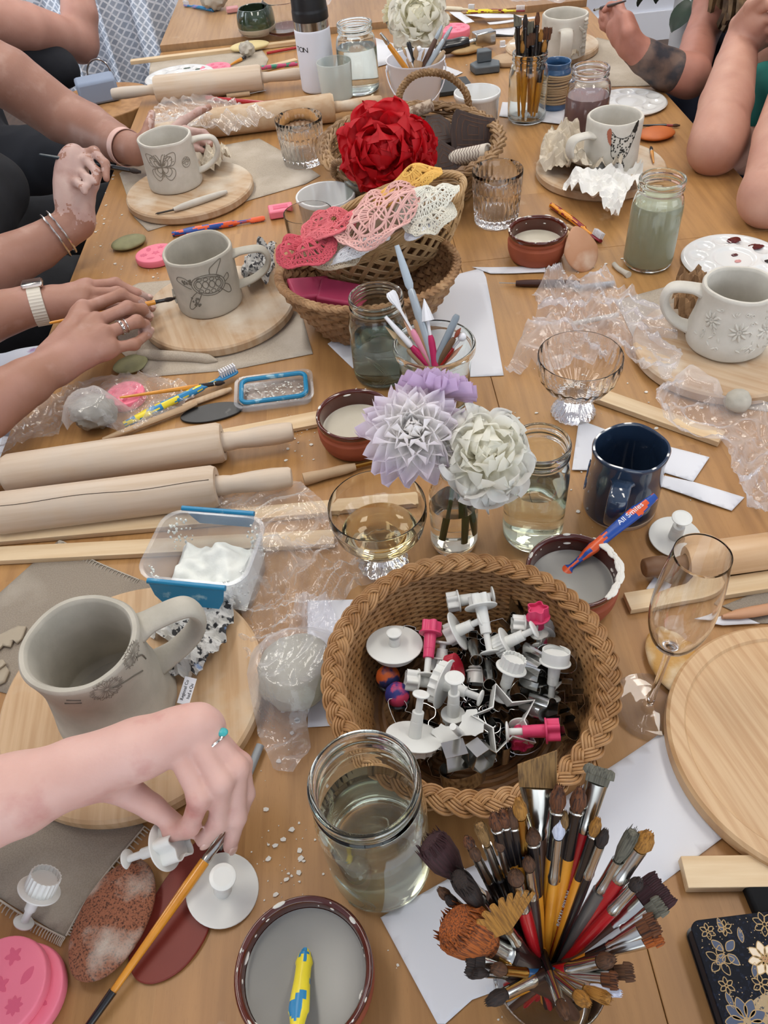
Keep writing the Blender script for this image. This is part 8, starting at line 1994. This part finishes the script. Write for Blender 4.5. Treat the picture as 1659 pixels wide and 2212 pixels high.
b_ = grow('body', armB+hand(wb_, FB, tb, 0.028, 1.05, 0.017)+hand(wl, FL_, tl_, 0.027, 1.0, 0.016)+[([(V((-0.92, 0.86, .27)), .055), (V((-0.98, 1.08, 0.33)), .1), (V((-0.94, 1.3, .30)), .055)], 0.03)]+head(V((-.98, 1.08, .4)), V((-.91, 1.08, .58)), (.8, 0, -.6)), SK_B, ob, 0.0026, loc=lcB, dust=(SK_DUST, [(pt(318, 672, .055), .017), (pt(316, 712, .052), .02), (pt(325, 655, .035), .02)])); b_.location = (0, 0, 0)
nails(ob, FB, tb, (0.5, 0, 0.6), 1.0, 'mrp', lcB); nails(ob, FL_, tl_, (0.2, 0, 1), 1.0, 'im', lcB)
face_bits(ob, V((-.91, 1.08, .58)), (.8, 0, -.6), lcB, H_dark, .18)
d = FB['r'][1]-FB['r'][0]; ring_on(ob, 'woven_ring', FB['r'][0]+d*0.5, d, 0.0108, M_silver, 0.0012, lcB, True); ring_on(ob, 'plain_ring', FB['r'][0]+d*0.64, d, 0.0104, M_silver, 0.0009, lcB)
p = pt(84, 658, .068); d = (wl-pt(40, 668, .07)); M = axis(p, p+d); M.translation = p-lcB
wt = MB().lathe([(0.0318, -0.011), (0.0345, -0.0105), (0.0345, 0.0105), (0.0318, 0.011), (0.0312, 0), (0.0318, -0.011)], 120, sx=1.0, sy=0.98, wob=lambda a, r, z: (r*(1+0.012*cos(40*a)), z)).build('watch_strap', mat('cream watch strap', '#cfc8ba', 0.5), ob, M=M)
u = V((0.1, 0.3, 1)).normalized(); d = d.normalized(); x = d.cross(u).normalized(); u = x.cross(d)
M = Matrix((x, d, u)).transposed().to_4x4(); M.translation = p+u*0.034-lcB
MB().box((0.032, 0.034, 0.009)).build('watch_case', M_silver, ob, M=M, bevel=0.003); M2 = M.copy(); M2.translation += u*0.005; MB().box((0.027, 0.029, 0.001)).build('watch_face', M_blk, ob, M=M2, bevel=0.0004)
brush('yellow brush held at the left, its black tip touching the turtle mug', pt(106, 698, .085), pt(380, 644, .05), M_yel, 0.0042, H_blk, bl=0.02, ferr=0.016, mf=M_blk, br=0.003)
M_flor = mat('white floral cloth', '#d5dbe8', 0.9, c2='#d5dbe8', c3='#a687b4', s3=16, m3=(0.6, 0.68))
grow('floral_apron', [([(V((-0.98, 1.05, -0.2)), .15), (V((-0.98, 1.05, 0.3)), .15)], 0.03), ([(V((-0.95, 1.2, -0.16)), .09), (V((-0.62, 1.2, -0.14)), .085)], 0.05), ([(V((-0.95, 0.95, -0.16)), .09), (V((-0.62, 0.95, -0.14)), .085)], 0.05)], M_flor, ob, 0.008, 0.006, 18, lcB).location = (0, 0, 0)

# --- third sitter on the left: black apron, bangle, right fist up, left arm behind the butterfly mug
FC = {'i': [pt(160, 336, .176), pt(204, 328, .18), pt(228, 354, .168), pt(230, 386, .15)],
      'm': [pt(149, 352, .166), pt(188, 346, .172), pt(208, 370, .16), pt(207, 394, .148)],
      'r': [pt(145, 376, .15), pt(172, 366, .158), pt(189, 386, .154), pt(190, 402, .146)],
      'p': [pt(145, 400, .136), pt(166, 394, .148), pt(180, 406, .146), pt(184, 416, .14)]}
tc_ = [pt(186, 430, .108), pt(202, 400, .132), pt(216, 368, .152)]
wC = pt(168, 478, .078)
FD = {'i': [pt(345, 300, .075), pt(395, 262, .085), pt(430, 240, .085), pt(452, 232, .082)],
      'm': [pt(345, 310, .065), pt(400, 282, .075), pt(440, 288, .072), pt(452, 296, .068)],
      'r': [pt(342, 318, .055), pt(398, 300, .06), pt(440, 305, .058), pt(456, 312, .055)],
      'p': [pt(335, 326, .045), pt(385, 315, .045), pt(425, 320, .045), pt(440, 326, .043)]}
td = [pt(315, 300, .085), pt(322, 270, .105), pt(328, 245, .118)]
wD = pt(292, 325, .062)
lcC = V((-0.95, 1.7, FLOOR))
armC = [([(V((-1.0, 1.4, .30)), .062), (pt(-170, 640, .06), .056), (pt(-20, 580, .055), .05), (pt(80, 535, .058), .040), (wC, .031)], 0.02),
        ([(V((-1.0, 2.02, .32)), .07), (pt(20, 170, .17), .066), (pt(132, 250, .08), .06), (pt(190, 276, .06), .055), (pt(250, 308, .058), .042), (wD, .032)], 0.02)]
ob = thing('person', 'person in a black apron at upper left holding a dark brush beside the butterfly mug', 'person', Matrix.Translation(lcC))
b_ = grow('body', armC+hand(wC, FC, tc_, 0.036, 0.98, 0.027, V((-1, -0.4, 0.3)))+hand(wD, FD, td, 0.03, 1.08, 0.017)+[([(V((-1.0, 1.4, .30)), .062), (V((-1.04, 1.7, 0.36)), .1), (V((-1.0, 2.02, .32)), .07)], 0.03)]+head(V((-1.04, 1.7, .42)), V((-.97, 1.7, .61)), (.8, 0, -.6)), SK_C, ob, 0.003, loc=lcC, dust=(SK_DUST, [(pt(172, 400, .13), .07), (pt(400, 285, .07), .085)])); b_.location = (0, 0, 0)
face_bits(ob, V((-.97, 1.7, .61)), (.8, 0, -.6), lcC, H_grey)
d = FC['r'][1]-FC['r'][0]; ring_on(ob, 'silver_ring', FC['r'][0]+d*0.55, d, 0.0115, M_silver, 0.0016, lcC); d = FC['p'][1]-FC['p'][0]; ring_on(ob, 'silver_ring', FC['p'][0]+d*0.55, d, 0.0102, M_silver, 0.0018, lcC, True)
d = wC-pt(80, 535, .058); p = pt(80, 535, .058)+d*0.52
for k in (-0.004, 0.004): ring_on(ob, 'silver_bangle', p+d.normalized()*k*1.6, d, 0.041, M_silver, 0.0022, lcC)
p = pt(270, 318, .06); d = wD-pt(220, 298, .058)
M = axis(p, p+d); M.translation = p-lcC; MB().lathe([(0.0382, -0.009), (0.0398, -0.009), (0.0398, 0.009), (0.0382, 0.009), (0.0382, -0.009)], 60).build('pink_watch_strap', mat('pale pink strap', '#d9b3a8', 0.5, c2='#5a3a36', scale=60, mix=(0.7, 0.72)), ob, M=M)
M_apr = mat('black apron cotton', '#16171b', 0.9, c2='#1d1f24', scale=20, bump=0.1, bscale=300)
grow('black_apron', [([(V((-1.0, 1.68, -0.3)), .19), (V((-0.98, 1.68, 0.1)), .185), (V((-1.02, 1.68, 0.36)), .13)], 0.04), ([(V((-0.98, 1.55, -0.16)), .1), (V((-0.62, 1.55, -0.15)), .09)], 0.06), ([(V((-0.98, 1.85, -0.16)), .1), (V((-0.6, 1.9, -0.15)), .09)], 0.06), ([(V((-0.98, 1.85, 0.02)), .1), (V((-0.78, 1.68, 0.05)), .08), (V((-0.8, 1.5, 0.0)), .07)], 0.05)], M_apr, ob, 0.009, 0.006, 16, lcC).location = (0, 0, 0)
brush('dark brush held in the raised fist at upper left', pt(84, 334, .19), pt(306, 372, .14), mat('dark teal handle', '#1c2b33', 0.3), 0.0052, H_blk, bl=0.02, ferr=0.035, mf=M_blk, br=0.004)

# --- fourth sitter, top left: a bent elbow above the apron
lcD = V((-1.1, 2.35, FLOOR))
ob = thing('person', 'person in a dark apron at the top left corner, bare elbow bent', 'person', Matrix.Translation(lcD))
el = TX(172, 92, -0.86)
b_ = grow('body', head(V((-1.2, 2.4, .46)), V((-1.14, 2.4, .64)), (.8, -.1, -.6))+[([(V((-1.2, 2.4, .46)), .06), (V((-1.2, 2.4, .38)), .1), (TX(-90, 30, -1.08), .075)], .03), ([(TX(-90, 30, -1.08), .075), (TX(60, 60, -0.95), .068), (el, .058)], 0.02), ([(el, .056), (TX(172, 30, -0.84), .058), (TX(160, -60, -0.84), .048), (TX(150, -110, -0.82), .034)], 0.025)]+hand(TX(150, -110, -0.82), {'i': [TX(150, -165, -0.8), TX(150, -190, -.78), TX(150, -200, -.75)], 'm': [TX(140, -167, -0.82), TX(140, -192, -.8), TX(140, -200, -.77)], 'r': [TX(130, -165, -0.84), TX(130, -190, -.82), TX(130, -200, -.8)], 'p': [TX(120, -160, -0.86), TX(120, -182, -.84), TX(120, -192, -.82)]}, [TX(160, -125, -.78), TX(168, -150, -.76), TX(165, -170, -.75)], 0.032, 1.1, 0.018), SK_D, ob, 0.0045, loc=lcD); b_.location = (0, 0, 0); face_bits(ob, V((-1.14, 2.4, .64)), (.8, -.1, -.6), lcD, H_brown, .15)
grow('apron', [([(V((-1.16, 2.4, -0.3)), .17), (V((-1.14, 2.4, 0.12)), .16), (V((-1.2, 2.4, 0.38)), .13)], 0.04), ([(V((-1.1, 2.3, -0.12)), .1), (V((-0.76, 2.3, -0.14)), .09)], 0.06), ([(TX(60, 120, -0.98), .06), (TX(130, 150, -0.9), .06)], 0.05)], mat('dark slate apron', '#1b1d24', 0.9), ob, 0.009, 0.006, 16, lcD).location = (0, 0, 0)
grow('grey_sleeve', [([(TX(-170, 0, -1.14), .1), (TX(-40, 20, -1.06), .092)], 0.03)], mat('grey jersey', '#9aa0ad', 0.9), ob, 0.008, 0.004, 20, lcD).location = (0, 0, 0)

# --- right side, far: tattooed forearm and a hand holding a fine brush
lcE = V((1.15, 2.15, FLOOR))
FE = {'i': [pt(1352, 42, .15), pt(1338, 12, .165), pt(1318, 12, .16), pt(1306, 22, .152)],
      'm': [pt(1338, 48, .14), pt(1318, 18, .145), pt(1302, 25, .138), pt(1302, 38, .13)],
      'r': [pt(1328, 56, .128), pt(1308, 34, .128), pt(1300, 44, .12), pt(1306, 56, .114)],
      'p': [pt(1326, 66, .116), pt(1306, 48, .116), pt(1302, 58, .108), pt(1310, 66, .104)]}
te = [pt(1358, 70, .135), pt(1350, 40, .155), pt(1330, 20, .16)]
wE = pt(1362, 98, .105)
elE = pt(1490, 165, .03)
shE = TX(1545, 5, 1.02)
ob = thing('person', 'person in a navy apron at the top right, tattooed forearm, painting with a fine brush', 'person', Matrix.Translation(lcE))
b_ = grow('body', [([(shE, .05), (TX(1512, 85, .95), .045), (elE, .043)], 0.02), ([(elE, .043), (pt(1440, 150, .045), .045), (pt(1395, 124, .078), .037), (wE, .03)], 0.025)]+hand(wE, FE, te, 0.03, 1.12, 0.02, V((1, 0.2, 0.2)))+[([(shE, .05), (V((1.12, 2.3, 0.36)), .09), (V((1.16, 2.42, .34)), .07)], 0.03), ([(V((1.12, 2.2, 0.4)), .055), (V((1.06, 2.16, 0.5)), .05)], 0.03)]+head(V((1.1, 2.18, 0.44)), V((1.04, 2.14, 0.6)), (-.8, 0, -.6))+[([(V((1.1, 2.18, 0.44)), .05), (V((1.06, 2.16, 0.5)), .05)], 0.03), ([(V((1.16, 2.42, .34)), .06), (V((1.3, 2.5, .04)), .05), (V((1.22, 2.36, -.16)), .04)], 0.03)], SK_E, ob, 0.004, loc=lcE); b_.location = (0, 0, 0)
M_tat = mat('tattooed skin', '#6f5a50', 0.6, c2='#35343a', scale=22, mix=(0.4, 0.6), c3='#8f6655', s3=16, m3=(0.58, 0.68))
grow('tattoo', [([(pt(1460, 156, .04), .0446), (pt(1440, 150, .045), .0456), (pt(1395, 124, .078), .0377), (pt(1374, 108, .094), .0328)], 0.02)], M_tat, ob, 0.004, loc=lcE).location = (0, 0, 0)
grow('navy_apron', [([(V((1.2, 2.12, -0.3)), .17), (V((1.14, 2.12, 0.1)), .15), (V((1.1, 2.12, 0.33)), .105)], 0.04), ([(TX(1528, 60, 1.06), .05), (TX(1530, 150, 1.02), .075), (TX(1530, 250, 0.98), .085)], 0.04), ([(TX(1530, 280, 1.0), .09), (TX(1440, 235, .87), .075)], 0.06)], mat('navy apron', '#1d2233', 0.9), ob, 0.009, 0.006, 16, lcE).location = (0, 0, 0)
mb = MB(); rnd = random.Random(4)
for i in range(70):
    a = rnd.random()*6.28; q = V((1.04+0.1*cos(a), 2.14+0.1*sin(a), 0.68)); e = V((TX(1560+rnd.uniform(-55, 60), rnd.uniform(10, 45), 0.96+rnd.random()*0.1)))
    mb.tube(spline([q, (q+e)/2+V((0.03*cos(a), 0.03*sin(a), 0.04)), e, e+V((rnd.uniform(-.012, .012), 0, -0.012))], 6), [0.011]*12+[0.009, 0.008, 0.007, 0.006, 0.005, 0.003, 0.001], 5)
mb.build('hair', mat('brown hair', '#4a3a2c', 0.5, c2='#8a7354', scale=30), ob, M=Matrix.Translation(-lcE))
brush('fine dark brush held at the top right', pt(1352, 2, .19), pt(1282, 22, .135), M_drk, 0.004, H_brn, bl=0.012, ferr=0.03, br=0.0025)

# --- right side, nearer: chin-on-fist sitter in a teal top, both forearms upright
lcF = V((1.15, 1.6, FLOOR))
e1 = pt(1545, 318, .045); w1 = TX(1600, 92, 0.86); e2 = pt(1664, 424, .05)
sp_ = lambda x, y, X: TX(x, y, X)
FF = {'i': [sp_(1632, 22, .86), sp_(1668, 8, .86), sp_(1690, 30, .87), sp_(1675, 50, .88)], 'm': [sp_(1645, 42, .87), sp_(1682, 36, .88), sp_(1694, 60, .89), sp_(1676, 72, .9)],
      'r': [sp_(1650, 62, .885), sp_(1684, 64, .89), sp_(1690, 84, .9), sp_(1672, 90, .91)], 'p': [sp_(1650, 82, .9), sp_(1678, 88, .905), sp_(1682, 100, .91), sp_(1668, 104, .92)]}
tf = [sp_(1595, 52, .85), sp_(1620, 12, .845), sp_(1650, -8, .85)]
ob = thing('person', 'person in a teal top at the right, elbows on the table, one fist raised', 'person', Matrix.Translation(lcF))
w2 = TX(1730, 130, 0.93)
F2_ = {k: [w2+V((0.06+0.02*j, 0.05, 0.05+0.02*i)) for j in range(3)] for i, k in enumerate('imrp')}
b_ = grow('body', [([(e1, .047), (e1+(w1-e1)*0.12+V((0, 0, .01)), .051), (e1+(w1-e1)*0.4, .053), (e1+(w1-e1)*0.78, .042), (w1, .036)], 0.02)]+hand(w1, FF, tf, 0.032, 1.15, 0.021, V((-0.5, -1, 0.3)))+[([(e1, .045), (TX(1600, 325, 0.83), .046), (TX(1660, 330, 0.96), .055), (V((1.2, 1.55, .3)), .065)], 0.03), ([(e2, .05), (e2+(w2-e2)*0.4, .054), (w2, .038)], 0.02), ([(e2, .045), (e2+V((0.2, -0.02, 0.08)), .056), (V((1.16, 1.36, .3)), .065)], 0.03), ([(V((1.16, 1.55, .36)), .1), (V((1.15, 1.56, .44)), .06)], .03)]+head(V((1.15, 1.56, .44)), V((1.07, 1.56, .61)), (-.8, .1, -.55))+[([(TX(1665, 120, 1.0), .085), (V((1.16, 1.55, 0.36)), .1), (V((1.16, 1.36, .3)), .065)], 0.04)]+hand(w2, F2_, [w2+V((0.02, 0.04, 0.03)), w2+V((0.04, 0.06, 0.06)), w2+V((0.06, 0.06, 0.08))], 0.03, 1.0, 0.018), SK_F, ob, 0.0035, loc=lcF); b_.location = (0, 0, 0); face_bits(ob, V((1.07, 1.56, .61)), (-.8, .1, -.55), lcF, H_grey, .12)
M_teal = mat('teal cotton', '#12685f', 0.85, c2='#0f5a53', scale=12)
grow('teal_top', [([(V((1.16, 1.62, -0.3)), .15), (V((1.12, 1.62, 0.1)), .15), (V((1.14, 1.6, 0.34)), .125)], 0.05), ([(TX(1648, 300, 0.93), .075), (TX(1662, 225, 0.97), .09)], 0.05)], M_teal, ob, 0.009, 0.007, 20, lcF).location = (0, 0, 0)
grow('dark_trousers', [([(V((1.15, 1.5, -0.2)), .1), (V((0.84, 1.5, -0.17)), .085), (V((0.8, 1.5, -0.5)), .06)], 0.05), ([(V((1.15, 1.72, -0.2)), .1), (V((0.84, 1.74, -0.17)), .085), (V((0.8, 1.74, -0.5)), .06)], 0.05)], mat('navy denim', '#20263a', 0.9), ob, 0.01, 0.005, 16, lcF).location = (0, 0, 0)

# ---------------------------------------------------------------- beyond the table: curtain, bag, plant
def pat_cloth():
    m, nt, N, L = newmat('white cloth with grey diamonds'); out = N('ShaderNodeOutputMaterial'); b = N('ShaderNodeBsdfPrincipled'); L(b.outputs[0], out.inputs[0]); b.inputs['Roughness'].default_value = 0.9
    tc = N('ShaderNodeTexCoord'); mp = N('ShaderNodeMapping'); mp.inputs['Rotation'].default_value = (0, 0, radians(45)); mp.inputs['Scale'].default_value = (48, 48, 48); L(tc.outputs['UV'], mp.inputs[0])
    ck = N('ShaderNodeTexBrick'); ck.offset = 0.0; ck.inputs['Scale'].default_value = 1; ck.inputs['Brick Width'].default_value = 1; ck.inputs['Row Height'].default_value = 1; ck.inputs['Mortar Size'].default_value = 0.14; ck.inputs['Mortar Smooth'].default_value = 0.1
    ck.inputs['Color1'].default_value = lin('#a4acbb'); ck.inputs['Color2'].default_value = lin('#b9c0cc'); ck.inputs['Mortar'].default_value = lin('#f2f4fa')
    L(mp.outputs[0], ck.inputs['Vector']); L(ck.outputs['Color'], b.inputs['Base Color']); return m
cl0, cl1 = TX(236, 60, -0.98), TX(395, 60, -0.66)
def curt(u, v):
    x = -1.08+0.5*u; return V((x, 3.3+0.03*sin(u*22)+0.012*sin(u*51)-0.02*v, -0.46+1.0*v))
mb = MB(); mb.grid(curt, 70, 20); o = mb.build('patterned_cloth', pat_cloth()); uv = o.data.uv_layers.new(name='UVMap')
for lp in o.data.loops:
    c = o.data.vertices[lp.vertex_index].co; uv.data[lp.index].uv = (c.x, c.z)
tag(o, 'white cloth with grey diamonds hanging at the top left', 'cloth')
ld = thing('clothes_rail', 'white rail carrying the patterned cloth at the top left', 'rail', Matrix.Translation(V((-0.84, 3.3, FLOOR))))
MB().tube([(-0.28, 0, 1.285), (0.32, 0, 1.285)], 0.01, 12).build('top_bar', M_white, ld)
for s in (-0.27, 0.31):
    MB().tube([(s, 0, 0.02), (s, 0, 1.285)], 0.011, 12).build('upright', M_white, ld); MB().tube([(s, -0.2, 0.012), (s, 0.2, 0.012)], 0.012, 10).build('foot', M_white, ld)
bgp = TX(268, 176, -0.7)
bg_ = thing('open_bag', 'open grey fabric bag with keys and blue things on the floor at the table side', 'bag', Matrix.Translation(V((bgp.x, bgp.y, FLOOR)))); BS = (bgp.z-FLOOR)/0.4
MB().lathe([(0, 0), (0.15, 0), (0.17, 0.03), (0.18, 0.4), (0.172, 0.4), (0.16, 0.03), (0, 0.02)], 40, sy=0.8, wob=lambda a, r, z: (r*(1+0.05*noise.noise(V((cos(a)*2, sin(a)*2, z*6)))), z)).build('bag_body', mat('grey canvas bag', '#6e7480', 0.9, c2='#8b8f98', scale=12), bg_)
for s in (-1, 1): MB().tube(spline([(-0.08, s*0.13, 0.4), (-0.06, s*0.14, 0.52), (0, s*0.12, 0.57), (0.06, s*0.14, 0.52), (0.08, s*0.13, 0.4)], 8), 0.01, 8).build('bag_strap', mat('dark strap', '#4a443f', 0.7), bg_)
o = blob('folded_cloth', 'royal blue cloth inside the open bag', V((bgp.x+0.02, bgp.y+0.03, FLOOR+0.2)), (0.08, 0.07, 0.09), mat('royal blue cloth', '#26358a', 0.8), 'cloth', wobble=0.2, seed=3)
o = MB().box((0.11, 0.075, 0.06)).build('grey_pouch', mat('light denim', '#8d9ab0', 0.85), M=Matrix.Translation(TX(210, 192, -0.7)) @ Matrix.Rotation(0.3, 4, 'Z'), bevel=0.008); tag(o, 'pale denim pouch on the stool beside the far left rolling pin', 'pouch')
st = thing('wooden_stool', 'low wooden stool beside the table under the denim pouch', 'stool', Matrix.Translation(V((TX(210, 192, -0.7).x, TX(210, 192, -0.7).y, FLOOR)))); STH = (TX(210, 192, -0.7).z-0.031-FLOOR)/0.438
MB().lathe(bev([(0, 0.41*STH), (0.15, 0.41*STH), (0.15, 0.438*STH), (0, 0.438*STH)], 0.004), 40).build('seat', M_leg, st)
for i in range(4): a = pi/4+i*pi/2; MB().tube([(cos(a)*0.1, sin(a)*0.1, 0.41*STH), (cos(a)*0.14, sin(a)*0.14, 0)], 0.014, 10).build('leg', M_leg, st)
kr = thing('key_ring', 'loop of keys and tags hanging over the pouch, top left', 'keys', Matrix.Translation(TX(214, 158, -0.74)))
MB().tube([(0.035*cos(2*pi*i/30), 0.01*sin(2*pi*i/30), 0.035*sin(2*pi*i/30)) for i in range(30)], 0.0025, 6, closed=True).build('ring', M_silver, kr)
for i in range(4): MB().box((0.012, 0.003, 0.045), M=Matrix.Rotation(i*0.5-0.8, 4, 'Y') @ Matrix.Translation((0, 0, -0.06))).build('key', M_silver, kr)
pp = V((1.36, 3.1, FLOOR))
pot = thing('potted_plant', 'leafy green plant in a tall white pot at the top right', 'plant', Matrix.Translation(pp))
MB().lathe(bev([(0, 0), (0.14, 0), (0.16, 0.68), (0.15, 0.68), (0.14, 0.6), (0, 0.6)], 0.006), 48).build('tall_pot', mat('white planter', '#d9dbe0', 0.5), pot); MB().lathe([(0, 0.615), (0.143, 0.61)], 32).build('soil', mat('potting soil', '#3a2c22', 0.95, bump=0.5, bscale=120), pot)
M_leaf = mat('dark green leaf', '#17271b', 0.4, c2='#1f3424', scale=20)
rnd = random.Random(3)
for i in range(16):
    a = 2*pi*i/16+rnd.uniform(-.2, .2); e = V((cos(a), sin(a), rnd.uniform(0.1, 0.9)))*rnd.uniform(0.12, 0.26); tp = V((0, 0, 0.62))+e
    st_ = MB().tube(spline([V((0.02*cos(a), 0.02*sin(a), 0.6)), V((0, 0, 0.66))+e*0.5, tp], 5), 0.004, 6)
    def lf(u, v): s = 2*u-1; return V((v*0.13, s*0.045*sin(pi*min(1, v*0.96+0.03))**0.7, -0.25*0.13*v*v+0.006*abs(s)))
    st_.grid(lf, 7, 9, Matrix.Translation(tp) @ Matrix.Rotation(a, 4, 'Z') @ Matrix.Rotation(rnd.uniform(0.3, 1.0), 4, 'Y')); st_.build('leaf', M_leaf, pot)
